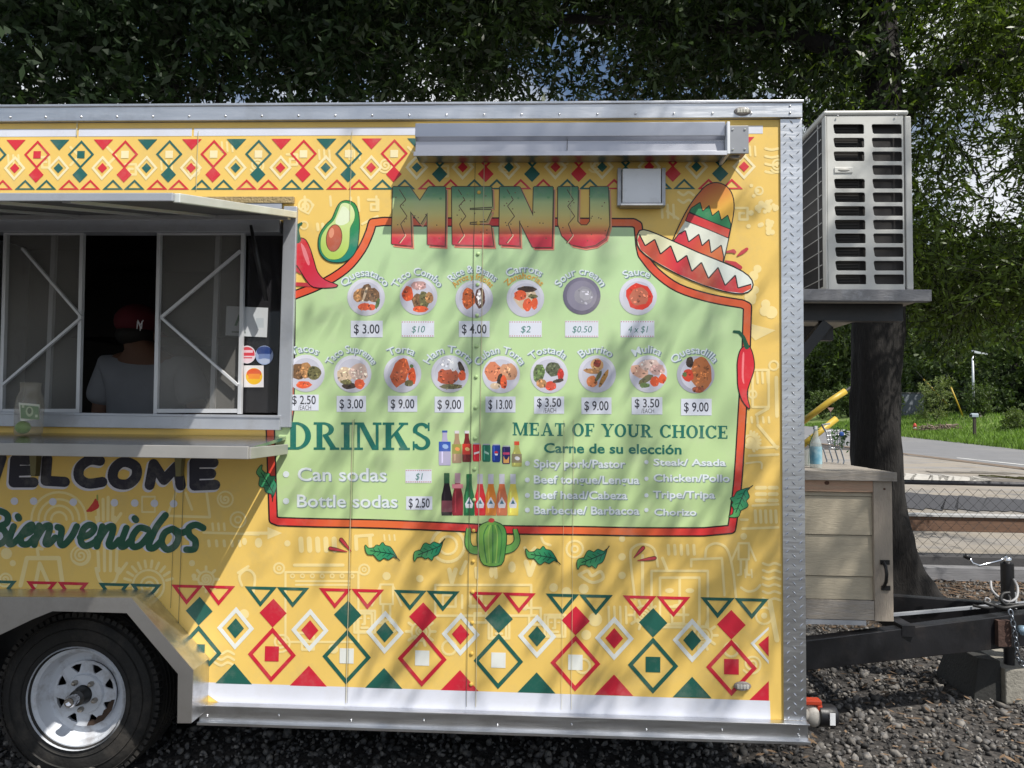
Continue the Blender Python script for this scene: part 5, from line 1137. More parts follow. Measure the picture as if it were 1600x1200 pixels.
# bottle on the cabinet
bc = P(1275, 728, KY+.18); bx, by, bz = bc.x, KY+.18, ty1+.002
bot = thing('glass_bottle', (bx, by, bz), 'clear glass bottle with a pale blue label standing on the wooden cabinet', 'bottle')
GLS = mat('clear_glass', (.55, .62, .60), rough=.06, alpha=.45, spec=.7)
g = MB(); g.lathe([(.026, 0), (.028, .006), (.028, .10), (.024, .125), (.012, .155), (.010, .19), (.012, .195), (.010, .20), (.0001, .20)], (bx, by, bz), 'Z', 20); g.build('glass_body', GLS, bot, smooth='auto')
g = MB(); g.lathe([(.0285, .02), (.0285, .105)], (bx, by, bz), 'Z', 20); g.f = g.f[:20]; g.build('bottle_label', mat('blue_label', (.10, .30, .42), rough=.4, col2=(.30, .45, .50), vscale=30), bot, smooth=True)
g = MB(); g.lathe([(.012, .188), (.012, .205), (.0001, .206)], (bx, by, bz), 'Z', 14); g.build('bottle_cap', CHR, bot)
# second small bottle with a sprig
bx2 = P(1263, 725, KY+.35).x; by2 = KY+.35
b2 = thing('glass_jar', (bx2, by2, bz), 'small clear jar holding a green sprig beside the bottle on the cabinet', 'jar')
g = MB(); g.lathe([(.024, 0), (.025, .08), (.020, .09)], (bx2, by2, bz), 'Z', 16); g.build('jar_glass', GLS, b2, smooth='auto')
LEAFS = mat('sprig_green', (.06, .14, .035), rough=.5, island=.4)
g = MB(); g.tube([(bx2, by2, bz+.01), (bx2+.01, by2, bz+.12), (bx2+.04, by2, bz+.20)], .0025, 5)
for k in range(10):
    t = k/10; c = Vector((bx2+.01+t*.035, by2, bz+.10+t*.11)); a = rng.uniform(0, 6.28); d = Vector((math.cos(a), math.sin(a), .4))*.035; s = Vector((-math.sin(a), math.cos(a), 0))*.007; g.add([c, c+d*.5+s, c+d, c+d*.5-s], [(0, 1, 2, 3)])
g.build('sprig', LEAFS, b2)

# ================================================================== tip jar on the counter
jy = -.10; jx = P(46, 640, jy).x; jz = zc2+(cz-zc2)*(.10/.35)+.003
jz = jz
jar = thing('tip_jar', (jx, jy, jz), 'clear glass tip jar with a dollar bill and a green lime on the serving counter', 'jar')
hj = P(46, 598, jy).z-jz
g = MB(); g.lathe([(.040, 0), (.046, .008), (.048, hj*.55), (.044, hj*.72), (.034, hj*.82), (.034, hj*.97), (.037, hj)], (jx, jy, jz), 'Z', 24); g.build('jar_glass', mat('jar_glass_clear', (.42, .38, .30), rough=.07, alpha=.34, spec=.9), jar, smooth='auto')
g = MB(); g.ball((jx-.018, jy-.005, jz+.028), (.026, .026, .024), 14, 8); g.build('lime', mat('lime_skin', (.20, .42, .03), rough=.4, bump=.2), jar, smooth=True)
q = [P(29, 629, jy-.05), P(62, 632, jy-.04), P(63, 655, jy-.04), P(32, 658, jy-.05)]
g = MB(); g.add(q, [(0, 1, 2, 3)]); g.build('bill_border', mat('bill_paper', (.66, .66, .56), rough=.8), jar)
V = [(29+33*a+1*b, 629+3*a+28*b) for a, b in ((.08, .12), (.94, .12), (.94, .86), (.08, .86))]
s_ = [([V], (120, 142, 108)), ([ell(46, 643, 6, 8, n=14)], (176, 186, 154)), ([ell(46, 642, 3.4, 5, n=10)], (104, 118, 92)), ([rect(34, 633, 38, 637)], (190, 196, 168)), ([rect(55, 648, 59, 652)], (190, 196, 168))]
paint('dollar_bill', s_, jar, jy-.0535)

# ================================================================== person in the kitchen
def skin(name, verts, edges, rad, m, parent, sub=2, root=0):
    me = bpy.data.meshes.new(name); me.from_pydata(verts, edges, []); o = bpy.data.objects.new(name, me); COL.objects.link(o)
    md = o.modifiers.new('skin', 'SKIN'); md.use_smooth_shade = True
    for i, r in enumerate(rad): r = r if isinstance(r, tuple) else (r, r); me.skin_vertices[0].data[i].radius = r
    me.skin_vertices[0].data[root].use_root = True
    sd = o.modifiers.new('sub', 'SUBSURF'); sd.levels = sd.render_levels = sub
    dg = bpy.context.evaluated_depsgraph_get(); dg.update(); nm = bpy.data.meshes.new_from_object(o.evaluated_get(dg)); bpy.data.objects.remove(o)
    nm.materials.clear(); nm.materials.append(m); n = bpy.data.objects.new(name, nm); COL.objects.link(n)
    for p in nm.polygons: p.use_smooth = True
    if parent is not None: attach(n, parent)
    return n
HY = .62; hc = P(213, 508, HY); sh_ = P(226, 556, HY); FZ = .345
fig = thing('person', (sh_.x, HY, FZ), 'person in a red cap and light grey t-shirt seen from behind inside the serving hatch', 'person')
X = sh_.x+.02; SZ = sh_.z
def pt(dx, dy, z): return (X+dx, HY+dy, z)
hz = hc.z-.03; hx_ = hc.x+.0
bv = [pt(0, 0, SZ-.52), pt(0, 0, SZ-.36), pt(0, 0, SZ-.18), pt(0, 0, SZ-.05), (hx_+.012, HY+.0, SZ+.055), (hx_, HY+.01, hz-.03), (hx_, HY+.01, hz+.06),
      pt(-.17, 0, SZ-.045), pt(-.22, -.01, SZ-.30), pt(-.20, .16, SZ-.46), pt(-.17, .24, SZ-.48),
      pt(.17, 0, SZ-.06), pt(.25, -.0, SZ-.26), pt(.30, .10, SZ-.40), pt(.26, .20, SZ-.44),
      pt(-.09, 0, SZ-.62), pt(-.10, 0, FZ+.45), pt(-.10, .02, FZ+.07), pt(-.10, .14, FZ+.03), pt(.09, 0, SZ-.62), pt(.10, 0, FZ+.45), pt(.10, .02, FZ+.07), pt(.10, .14, FZ+.03)]
be = [(0, 1), (1, 2), (2, 3), (3, 4), (4, 5), (5, 6), (3, 7), (7, 8), (8, 9), (9, 10), (3, 11), (11, 12), (12, 13), (13, 14), (0, 15), (15, 16), (16, 17), (17, 18), (0, 19), (19, 20), (20, 21), (21, 22)]
brd = [(.155, .11), (.15, .105), (.16, .11), (.12, .08), .055, .082, .078, .062, .046, .036, .03, .062, .046, .036, .03, .08, .055, .04, .035, .08, .055, .04, .035]
SKN = mat('skin', (.16, .08, .05), rough=.55)
skin('body', bv, be, brd, SKN, fig)
sv = [pt(0, 0, SZ-.60), pt(0, 0, SZ-.36), pt(0, 0, SZ-.18), pt(0, 0, SZ-.055), pt(-.17, 0, SZ-.055), pt(-.22, -.01, SZ-.25), pt(.17, 0, SZ-.065), pt(.245, 0, SZ-.23)]
skin('t_shirt', sv, [(0, 1), (1, 2), (2, 3), (3, 4), (4, 5), (3, 6), (6, 7)], [(.20, .15), (.19, .14), (.195, .135), (.14, .095), .085, .085, .085, .085], mat('grey_white_cotton', (.26, .27, .30), rough=.9, bump=.3, bscale=14), fig)
skin('trousers', [pt(0, 0, SZ-.52), pt(-.09, 0, SZ-.64), pt(-.10, 0, FZ+.45), pt(-.10, .02, FZ+.10), pt(.09, 0, SZ-.64), pt(.10, 0, FZ+.45), pt(.10, .02, FZ+.10)], [(0, 1), (1, 2), (2, 3), (0, 4), (4, 5), (5, 6)], [(.165, .125), .10, .075, .065, .10, .075, .065], mat('dark_trousers', (.03, .03, .04), rough=.9), fig)
g = MB(); cp = Vector((hx_, HY+.01, hz+.035)); g.ball(cp+Vector((0, 0, .01)), (.098, .112, .088), 20, 10); 
g.v = [v if v[2] > cp.z-.035 else (v[0], v[1], cp.z-.035) for v in g.v]
capo = g.build('red_cap', mat('red_cap_cloth', (.11, .008, .016), rough=.8), fig, smooth=True)
g = MB(); g.hexa([(cp.x-.07, cp.y+.09, cp.z-.03), (cp.x+.07, cp.y+.09, cp.z-.03), (cp.x+.05, cp.y+.18, cp.z-.04), (cp.x-.05, cp.y+.18, cp.z-.04), (cp.x-.07, cp.y+.09, cp.z-.024), (cp.x+.07, cp.y+.09, cp.z-.024), (cp.x+.05, cp.y+.18, cp.z-.034), (cp.x-.05, cp.y+.18, cp.z-.034)]); g.build('cap_brim', MATS['red_cap_cloth'], capo)
lg = P(219, 508, HY-.115)
s_ = [(stroke([(214, 514), (215, 502), (221, 514), (222, 502)], 1.8), (230, 226, 230)), (stroke([(215, 500), (219, 508), (224, 500)], 1.6), (230, 226, 230)), (stroke([(219, 508), (219, 517)], 1.6), (230, 226, 230))]
paint('cap_emblem', s_, capo, HY-.108)
hair = MB(); hair.ball((hx_, HY+.0, hz-.02), (.088, .095, .06), 14, 8); hair.build('hair', mat('dark_hair', (.012, .01, .008), rough=.7), fig, smooth=True)
for sg in (-1, 1): e_ = MB(); e_.ball((hx_+sg*.088, HY+.015, hz-.02), (.012, .018, .028), 10, 6); e_.build('ear', SKN, fig, smooth=True)
nz = MB(); nz.ball((hx_, HY+.105, hz-.035), (.014, .02, .022), 8, 6); nz.build('nose', SKN, fig, smooth=True)
for sg, hx2, hyy, hzz in ((-1, X-.17, HY+.25, SZ-.485), (1, X+.26, HY+.21, SZ-.445)):
    hv = [(hx2, hyy, hzz), (hx2, hyy+.05, hzz-.005)]; he = [(0, 1)]; hr = [(.026, .014), (.032, .014)]
    for k, ln in enumerate((.055, .065, .06, .048)):
        b = len(hv); fxx = hx2+(k-1.5)*.018; hv += [(fxx, hyy+.075, hzz-.006), (fxx, hyy+.075+ln*.5, hzz-.014), (fxx, hyy+.075+ln, hzz-.03)]; he += [(1, b), (b, b+1), (b+1, b+2)]; hr += [.0085, .008, .0065]
    b = len(hv); hv += [(hx2-sg*-.03, hyy+.035, hzz), (hx2-sg*-.045, hyy+.06, hzz-.012)]; he += [(0, b), (b, b+1)]; hr += [.01, .008]
    skin('hand', hv, he, hr, SKN, fig, 1)
# ================================================================== ground and surroundings
GY0 = 5.0; GG = .018
def G(px, py): 
    p = PG(px, py, 0)
    if p.y <= GY0 and (p-CAM).dot(BF) > 0: return p
    return PG(px, py, 0, GG, GY0)
def gz(x, y): return 0 if y < GY0 else (y-GY0)*GG
GRV = mat('gravel_bed', (.034, .032, .031), rough=.95, var=.5, vscale=40, bump=1., bscale=55, col2=(.065, .058, .052))
def groundsheet(name, pts, m, dz=0., kind='structure', sub=1):
    g = MB(); g.add([(x, y, gz(x, y)+dz) for x, y in pts], [tuple(range(len(pts)))]); o = g.build(name, m); o['kind'] = kind; return o
me = MB(); ys = [-14, -2, GY0, 20, 60, 160, 600]; xs = [-300, -40, -8, 10, 60, 500]
vs = [(x, y, gz(x, y) if y > -13 else 0) for y in ys for x in xs]; nx = len(xs)
me.add(vs, [(j*nx+i, j*nx+i+1, (j+1)*nx+i+1, (j+1)*nx+i) for j in range(len(ys)-1) for i in range(nx-1)])
gr = me.build('ground', GRV); gr['kind'] = 'structure'
# sandy forecourt beyond the fence, road, verge
SAND = mat('sandy_asphalt', (.34, .295, .235), rough=.95, var=.35, vscale=1.3, bump=.7, bscale=22, col2=(.19, .18, .17), stretch=(.5, 1.4, 1), dirt=((.09, .088, .085), .75, 1.1))
ASP = mat('road_asphalt', (.17, .17, .175), rough=.9, var=.12, vscale=1.2, bump=.4, bscale=40, dirt=((.25, .24, .22), .4, .35))
GRS = mat('verge_grass_ground', (.085, .13, .025), rough=.95, var=.35, vscale=.5, bump=1, bscale=12, col2=(.14, .20, .04))
DRT = mat('leaf_mould', (.06, .042, .028), rough=1, var=.5, vscale=14, bump=1, bscale=30, col2=(.10, .07, .045))
fy = PG(1500, 905).y
groundsheet('soil_strip', [(1.9, 2.3), (9, 2.9), (9, fy+.3), (1.9, fy+.3)], DRT, .006)
ff = fy+.25
y1 = G(1450, 722).y
groundsheet('forecourt', [(-30, ff), (40, ff), (40, y1+4), (-30, y1+4)], SAND, .010) if y1+4 <= GY0 else None
g = MB(); gy = [ff, GY0, y1+6]; g.add([(x, y, gz(x, y)+.010) for y in gy for x in (-60, 90)], [(0, 1, 3, 2), (2, 3, 5, 4)]); o = g.build('forecourt', SAND); o['kind'] = 'structure'
for o_ in [x for x in bpy.data.objects if x.name.startswith('forecourt') and x is not o]: bpy.data.objects.remove(o_)
def edge(pts, ext=60):
    a = [G(*p) for p in pts]; d0 = (a[0]-a[1]).normalized(); d1 = (a[-1]-a[-2]).normalized()
    return [a[0]+d0*ext]+a+[a[-1]+d1*ext]
near = edge([(1262, 690), (1405, 711), (1600, 733)]); far = edge([(1262, 661.5+5), (1405, 680), (1600, 704)])
def strip(name, A, B, m, dz, kind='structure'):
    g = MB(); n = len(A); vs = [(p.x, p.y, gz(p.x, p.y)+dz) for p in A]+[(p.x, p.y, gz(p.x, p.y)+dz) for p in B]
    g.add(vs, [(i, i+1, n+i+1, n+i) for i in range(n-1)]); o = g.build(name, m); o['kind'] = kind; return o
strip('road', near, far, ASP, .020)
FA, FB = far[1], far[3]; fd = Vector((FB.x-FA.x, FB.y-FA.y, 0)).normalized(); fn_ = Vector((-fd.y, fd.x, 0))
if fn_.x < 0: fn_ = -fn_
def ee(x, y): return (x-FA.x)*fn_.x+(y-FA.y)*fn_.y
def vz(x, y):
    e = ee(x, y); return gz(x, y)+(0 if e < 0 else float(np.interp(e, [0, 4, 9.5, 30, 200], [.012, .4, 1.3, 1.9, 2.4])))
n = len(far); g = MB(); rows_ = []
bl_ = [far[3]+(FB-FA).normalized()*50, far[3], far[2], FA.lerp(far[2], .5), FA, FA-(FB-FA).normalized()*60, FA-(FB-FA).normalized()*300]
for e_ in (0, 2, 4, 6.5, 9.5, 15, 30, 90, 300):
    rows_.append([(p.x+fn_.x*e_, p.y+fn_.y*e_, vz(p.x+fn_.x*(e_+.001), p.y+fn_.y*(e_+.001))) for p in bl_])
m_ = len(bl_); vs = [v for r in rows_ for v in r]; g.add(vs, [(j*m_+i, j*m_+i+1, (j+1)*m_+i+1, (j+1)*m_+i) for j in range(len(rows_)-1) for i in range(m_-1)])
o = g.build('grass_verge', GRS, smooth=True); o['kind'] = 'structure'
LINE = mat('road_paint', (.55, .55, .53), rough=.8, var=.3, vscale=3)
la = [G(1495, 716), G(1600, 727)]; lb = [G(1495, 716.7), G(1600, 728)]
strip('road_line', la, lb, LINE, .025)
def jit(a, b, n=26, s=.10): return [Vector(a).lerp(Vector(b), k/(n-1))+Vector((0, rng.normal(0, s), 0)) for k in range(n)]
strip('painted_shade_band', jit(G(1380, 769), G(1620, 783)), jit(G(1380, 795), G(1620, 803)), mat('painted_shade', (.05, .05, .055), rough=.85), .022)  # dark strip that paints the shadow band across the forecourt
def VG(px, py):
    for Y in np.arange(8, 160, .25):
        q = P(px, py, Y)
        if q.z <= vz(q.x, Y): return Vector((q.x, Y, vz(q.x, Y)))
    q = P(px, py, 100); return Vector((q.x, 100, vz(q.x, 100)))
strip('puddle', jit(G(1530, 743), G(1640, 749), 20, .12)[::-1][::-1], jit(G(1530, 744.5), G(1640, 754), 20, .06), mat('puddle_water', (.10, .085, .045), rough=.08), .024)
strip('pale_gravel_band', jit(G(1395, 740), G(1530, 747), 26, .3), jit(G(1395, 751), G(1530, 755), 26, .12), mat('pale_gravel', (.42, .40, .36), rough=.95, var=.3, vscale=5), .022)
strip('dirt_shoulder', jit(G(1270, 693), G(1640, 740), 40, .25), jit(G(1262, 690.5), G(1640, 736.5), 40, .12), mat('dirt_shoulder', (.16, .12, .085), rough=1, var=.4, vscale=6, bump=.5), .023)
for k in range(9):
    a = G(rng.uniform(1400, 1590), rng.uniform(738, 762)); w1 = rng.uniform(.3, 1.1); strip('dirt_patch', jit(a, a+Vector((w1*2.5, 0, 0)), 9, .08), jit(a+Vector((.1, w1*.5, 0)), a+Vector((w1*2.3, w1*.6, 0)), 9, .10), mat('dirt_patch', (.13, .115, .095), rough=1, var=.4, vscale=6), .0215+k*.0003)
# grass tufts: blades on the verge
def blades(name, n, sampler, h, m, label):
    v = np.zeros((n, 3, 3)); 
    for i in range(n):
        p = sampler(); a = rng.uniform(0, 6.28); hh = h*rng.uniform(.5, 1.4); w_ = hh*.16; lean = rng.normal(0, .3, 2)*hh
        v[i, 0] = (p[0]-w_*math.cos(a), p[1]-w_*math.sin(a), p[2]); v[i, 1] = (p[0]+w_*math.cos(a), p[1]+w_*math.sin(a), p[2]); v[i, 2] = (p[0]+lean[0], p[1]+lean[1], p[2]+hh)
    me = bpy.data.meshes.new(name); me.vertices.add(n*3); me.vertices.foreach_set('co', v.reshape(-1)); me.loops.add(n*3); me.loops.foreach_set('vertex_index', np.arange(n*3)); me.polygons.add(n); me.polygons.foreach_set('loop_start', np.arange(0, n*3, 3)); me.update(calc_edges=True)
    me.materials.append(m); o = bpy.data.objects.new(name, me); COL.objects.link(o); tag(o, label, 'grass', kind='stuff'); return o
f0, f1 = far[1], far[3]
def gs():
    t = rng.uniform(-.1, 1.25); s = rng.exponential(5); p = FA.lerp(FB, t); x, y = p.x+fn_.x*s, p.y+fn_.y*s
    return (x, y, vz(x, y))
GB_ = mat('grass_blades', (.13, .22, .035), rough=.7, island=.4, transl=.3)
blades('grass', 30000, gs, .22, GB_, 'sunlit green grass on the far side of the road')

# ---- gravel stones
def ico():
    t = (1+5**.5)/2; v = np.array([(-1, t, 0), (1, t, 0), (-1, -t, 0), (1, -t, 0), (0, -1, t), (0, 1, t), (0, -1, -t), (0, 1, -t), (t, 0, -1), (t, 0, 1), (-t, 0, -1), (-t, 0, 1)], float); v /= np.linalg.norm(v[0])
    f = np.array([(0, 11, 5), (0, 5, 1), (0, 1, 7), (0, 7, 10), (0, 10, 11), (1, 5, 9), (5, 11, 4), (11, 10, 2), (10, 7, 6), (7, 1, 8), (3, 9, 4), (3, 4, 2), (3, 2, 6), (3, 6, 8), (3, 8, 9), (4, 9, 5), (2, 4, 11), (6, 2, 10), (8, 6, 7), (9, 8, 1)]); return v, f
def stones(name, pts, sizes, m, label):
    v0, f0_ = ico(); n = len(pts); V = np.repeat(v0[None], n, 0)*(1+rng.uniform(-.28, .28, (n, 12, 1)))
    sc = sizes[:, None]*rng.uniform(.6, 1.25, (n, 3)); sc[:, 2] *= .7; V = V*sc[:, None, :]
    q = rng.normal(size=(n, 4)); q[:, 1:3] *= .5; q /= np.linalg.norm(q, axis=1)[:, None]; w_, x, y, z = q.T
    Rm = np.stack([np.stack([1-2*(y*y+z*z), 2*(x*y-z*w_), 2*(x*z+y*w_)], -1), np.stack([2*(x*y+z*w_), 1-2*(x*x+z*z), 2*(y*z-x*w_)], -1), np.stack([2*(x*z-y*w_), 2*(y*z+x*w_), 1-2*(x*x+y*y)], -1)], 1)
    V = np.einsum('nij,nkj->nki', Rm, V)+pts[:, None, :]
    Fm = (f0_[None]+np.arange(n)[:, None, None]*12).reshape(-1); nf = n*20
    me = bpy.data.meshes.new(name); me.vertices.add(n*12); me.vertices.foreach_set('co', V.reshape(-1)); me.loops.add(nf*3); me.loops.foreach_set('vertex_index', Fm); me.polygons.add(nf); me.polygons.foreach_set('loop_start', np.arange(0, nf*3, 3)); me.update(calc_edges=True)
    me.materials.append(m); o = bpy.data.objects.new(name, me); COL.objects.link(o); tag(o, label, 'gravel', kind='stuff'); return o
STN = mat('gravel_stone', (.085, .084, .086), rough=.8, island=.85, var=.35, vscale=60, col2=(.14, .128, .112))
n = 62000; r = rng.random(n); X_ = rng.uniform(-3.5, 6.0, n); Y_ = -1.2+5.4*r**1.15
P3 = np.stack([X_, Y_, rng.uniform(.0, .014, n)], 1); stones('gravel', P3, np.clip(rng.lognormal(-4.62, .42, n), .004, .026), STN, 'dark grey crushed gravel under and beside the trailer')
# fallen leaves
def litter(name, n, fn, m, label, cat='leaves', s=.03):
    g = MB()
    for i in range(n):
        x, y = fn(); a = rng.uniform(0, 6.28); l = s*rng.uniform(.6, 1.4); z = gz(x, y)+.022+rng.uniform(0, .01); d = Vector((math.cos(a), math.sin(a), rng.uniform(-.2, .3)))*l; t = Vector((-math.sin(a), math.cos(a), rng.uniform(-.3, .3)))*l*.28; c = Vector((x, y, z)); g.add([c-d, c-t, c+d, c+t], [(0, 1, 2, 3)])
    o = g.build(name, m); tag(o, label, cat, kind='stuff')
litter('fallen_leaves', 2600, lambda: (rng.uniform(.9, 5), rng.uniform(-.8, 3.2)), mat('dry_leaf', (.13, .085, .05), rough=.8, island=.85), 'brown dry leaves scattered over the gravel by the tongue', s=.022)
litter('leaf_litter', 3500, lambda: (rng.uniform(2.0, 7.5), rng.uniform(2.4, fy+.2)), mat('leaf_litter_brown', (.12, .075, .045), rough=.9, island=.7), 'dark brown leaf litter around the oak foot and the timber edging', s=.035)

# ---- concrete block
cbp = PG(1592, 1098); gx0, gx1 = P(1545, 1060, .92).x, None
CON = mat('concrete_block', (.26, .245, .21), rough=.95, var=.2, vscale=30, bump=.6, bscale=60)
bk = MB(); yb0 = PG(1572, 1101).y; zt1 = P(1585, 1046, yb0).z; bx0_ = P(1571, 1060, yb0).x; bk.box(bx0_, bx0_+.20, yb0, yb0+.38, .0, zt1)
cbk = bk.build('concrete_block', CON, None, bevel=.006); tag(cbk, 'grey concrete block standing on the gravel under the coupler', 'concrete block')
bk = MB(); ya = yb0+.03; lx = P(1521, 1060, ya).x; lt = P(1534, 1032, ya).x; zt1 = P(1540, 1032, ya).z; bk.hexa([(lx, ya, 0), (bx0_-.004, ya, 0), (bx0_-.004, ya+.36, 0), (lx, ya+.36, 0), (lt, ya+.03, zt1), (bx0_-.004, ya, zt1), (bx0_-.004, ya+.3, zt1), (lt, ya+.3, zt1)])
o = bk.build('jack_stand', mat('dark_jack_stand', (.03, .03, .028), rough=.8, bump=.3), None, bevel=.004); tag(o, 'dark sloped support block standing left of the concrete block', 'support block')

# ---- chain link fence
FYc = fy; fz1 = P(1500, 757, FYc).z
fence = thing('chain_link_fence', (4.5, FYc, 0), 'low chain link fence with a dark top rail beyond the oak trunk', 'fence')
GALV = mat('dark_galvanised', (.10, .10, .11), rough=.55, metal=.5, dirt=((.2, .19, .18), .4, 10))
fx0_, fx1_ = 2.2, 8.6
g = MB(); g.tube([(fx0_, FYc, fz1+.02), (fx1_, FYc, fz1-.01)], .022, 10); g.build('top_rail', GALV, fence, smooth=True)
g = MB(); s_ = .050; zb_f = .16
for k in range(int((fx1_-fx0_)/s_)):
    x = fx0_+k*s_; pts = []; z = zb_f; j = 0
    while z < fz1: pts.append((x+(s_ if (j+k) % 2 else 0), FYc-.012+(.004 if j % 2 else 0), z)); z += s_*1.0; j += 1
    g.tube(pts, .0021, 4, cap=False)
g.build('wire_mesh', mat('fence_wire', (.07, .07, .07), rough=.5, metal=.6), fence, kind='stuff')
for x in (fx0_, 5.4+.1, fx1_):
    g = MB(); g.tube([(x, FYc+.03, 0), (x, FYc+.03, fz1+.06)], .027, 10); g.ball((x, FYc+.03, fz1+.07), .03, 10, 5); g.build('fence_post', GALV, fence, smooth=True)
ez1, ez0 = P(1500, 886, fy-.12).z, P(1500, 902, fy-.12).z
g = MB(); g.box(2.0, 8.8, fy-.16, fy-.04, max(.0, ez0-.03), ez1+.0); o = g.build('timber_edging', mat('grey_timber', (.20, .20, .21), rough=.85, var=.25, bump=.3, bscale=20, stretch=(.6, 6, 9)), None, bevel=.006); tag(o, 'long grey timber edging board lying along the fence foot', 'timber')
g = MB(); g.box(2.0, 8.8, fy-.035, fy+.10, .0, P(1500, 869, fy).z); o = g.build('timber_edging', mat('dark_timber', (.06, .058, .06), rough=.9, bump=.3), None, bevel=.004); tag(o, 'dark timber board behind the grey edging under the wire mesh', 'timber')
ry = fy+.9; rz1, rz0 = P(1500, 808, ry).z, P(1500, 831, ry).z
g = MB(); g.box(1.5, 10.5, ry, ry+.1, rz0, rz1); br_ = g.build('timber_rail', mat('brown_timber', (.15, .085, .055), rough=.85, var=.3, bump=.3, bscale=20, stretch=(.6, 6, 9)), None, bevel=.005); tag(br_, 'brown horizontal timber rail standing just behind the wire fence', 'timber rail')
g = MB(); g.box(1.5, 10.5, ry-.02, ry+.14, rz1+.002, rz1+.022); g.build('rail_cap', mat('pale_cap', (.42, .42, .42), rough=.8, dirt=((.15, .15, .15), .5, 3)), br_)
for x in (2.0, 10.2): g = MB(); g.box(x, x+.1, ry+.101, ry+.2, 0, rz1-.01); g.build('rail_post', MATS['brown_timber'], br_)

# ---- things along the road
def tagmb(g, name, m, lab, cat, **k): o = g.build(name, m, None, **k); tag(o, lab, cat); return o
lp = VG(1522, 652); sc_ = (lp-CAM).dot(BF)/F            # metres per pixel there
sl_ = thing('street_lamp', tuple(lp), 'pale grey street lamp with a flat head beyond the road', 'street lamp')
LG = mat('lamp_grey', (.55, .58, .62), rough=.4, metal=.3)
g = MB(); g.tube([(lp.x, lp.y, lp.z), (lp.x-.02, lp.y, lp.z+103*sc_)], [1.9*sc_, 1.5*sc_], 10); g.build('pole', LG, sl_, smooth=True)
g = MB(); g.hexa([(lp.x-2*sc_, lp.y-2*sc_, lp.z+101*sc_), (lp.x+21*sc_, lp.y-2*sc_, lp.z+98*sc_), (lp.x+21*sc_, lp.y+2*sc_, lp.z+98*sc_), (lp.x-2*sc_, lp.y+2*sc_, lp.z+101*sc_), (lp.x-1*sc_, lp.y-2*sc_, lp.z+105*sc_), (lp.x+21*sc_, lp.y-2*sc_, lp.z+100*sc_), (lp.x+21*sc_, lp.y+2*sc_, lp.z+100*sc_), (lp.x-1*sc_, lp.y+2*sc_, lp.z+105*sc_)]); g.build('lamp_head', LG, sl_)
g = MB(); g.box(lp.x-10*sc_, lp.x+8*sc_, lp.y-6*sc_, lp.y-3*sc_, lp.z-2*sc_, lp.z+7*sc_); g.build('utility_box', mat('utility_box_grey', (.22, .21, .19), rough=.7), sl_, bevel=.02)
mbp = VG(1523, 684); s2 = (mbp-CAM).dot(BF)/F
mx_ = thing('mailbox', tuple(mbp), 'small grey mailbox on a dark wooden post in the verge grass', 'mailbox')
g = MB(); g.box(mbp.x-1.7*s2, mbp.x+1.7*s2, mbp.y-1.7*s2, mbp.y+1.7*s2, mbp.z, mbp.z+33*s2); g.build('post', mat('dark_post', (.045, .035, .03), rough=.9), mx_)
g = MB(); g.lathe([(3*s2, -5*s2), (3*s2, 5*s2)], (mbp.x, mbp.y, mbp.z+35*s2), 'X', 12); g.box(mbp.x-5*s2, mbp.x+5*s2, mbp.y-3*s2, mbp.y+3*s2, mbp.z+32*s2, mbp.z+35*s2); g.build('box', mat('mailbox_grey', (.28, .33, .38), rough=.4), mx_)
hp = VG(1429.5, 675); s3 = (hp-CAM).dot(BF)/F
hy_ = thing('fire_hydrant', tuple(hp), 'small red fire hydrant with a white band on the road verge', 'fire hydrant')
g = MB(); g.lathe([(2.6*s3, 0), (2.6*s3, 1*s3), (2*s3, 1.5*s3), (2*s3, 9*s3), (2.6*s3, 9.5*s3), (2.2*s3, 11.5*s3), (1*s3, 13.5*s3), (.0001, 14*s3)], hp, 'Z', 12); g.lathe([(.9*s3, -3.2*s3), (.9*s3, 3.2*s3)], (hp.x, hp.y, hp.z+8*s3), 'X', 8); g.build('hydrant_body', mat('hydrant_red', (.45, .035, .015), rough=.5), hy_, smooth='auto')
g = MB(); g.lathe([(2.05*s3, 5*s3), (2.05*s3, 7.4*s3)], hp, 'Z', 12); g.build('hydrant_band', mat('hydrant_white', (.6, .6, .58), rough=.5), hy_)
YP = mat('yellow_plastic', (.52, .36, .04), rough=.45)
def guy(a, b, top, lab, r=1.1):
    pa = VG(*b); s = (pa-CAM).dot(BF)/F; Y = pa.y; q = P(*a, Y); tpp = P(*top, Y); t = thing('guy_wire', tuple(pa), lab, 'guy wire', )
    g = MB(); g.tube([pa, q], r*s, 8); g.build('yellow_guard', YP, t, smooth=True); g = MB(); g.tube([q, tpp], .35*s, 5); g.build('steel_wire', GALV, t)
guy((1443, 592), (1493, 646), (1425, 572), 'longer yellow guy wire guard leaning left beyond the road')
guy((1485, 603), (1505, 652), (1478, 585), 'shorter steep yellow guy wire guard nearest the street lamp')
# brush pile
bp_ = VG(1470, 674); s4 = (bp_-CAM).dot(BF)/F; g = MB()
for k in range(170):
    c = bp_+Vector((rng.normal(0, 17)*s4, rng.normal(0, 8)*s4, abs(rng.normal(0, 4))*s4+1*s4)); d = Vector((rng.normal(0, 1), rng.normal(0, .5), rng.normal(0, .35))).normalized()*rng.uniform(5, 14)*s4; g.tube([c-d/2, c+d/2], rng.uniform(.3, .9)*s4, 4)
for k in range(6):
    c = bp_+Vector(((6+k*3)*s4, 0, (6+2*(k % 3))*s4)); d = Vector((1, .1, .2*(k % 2)))*9*s4; g.tube([c-d/2, c+d/2], 1.6*s4, 7)
tagmb(g, 'brush_pile', mat('dead_brush', (.17, .13, .10), rough=.9, island=.5), 'heap of dead brown branches on the grass beside the hydrant', 'brush pile')
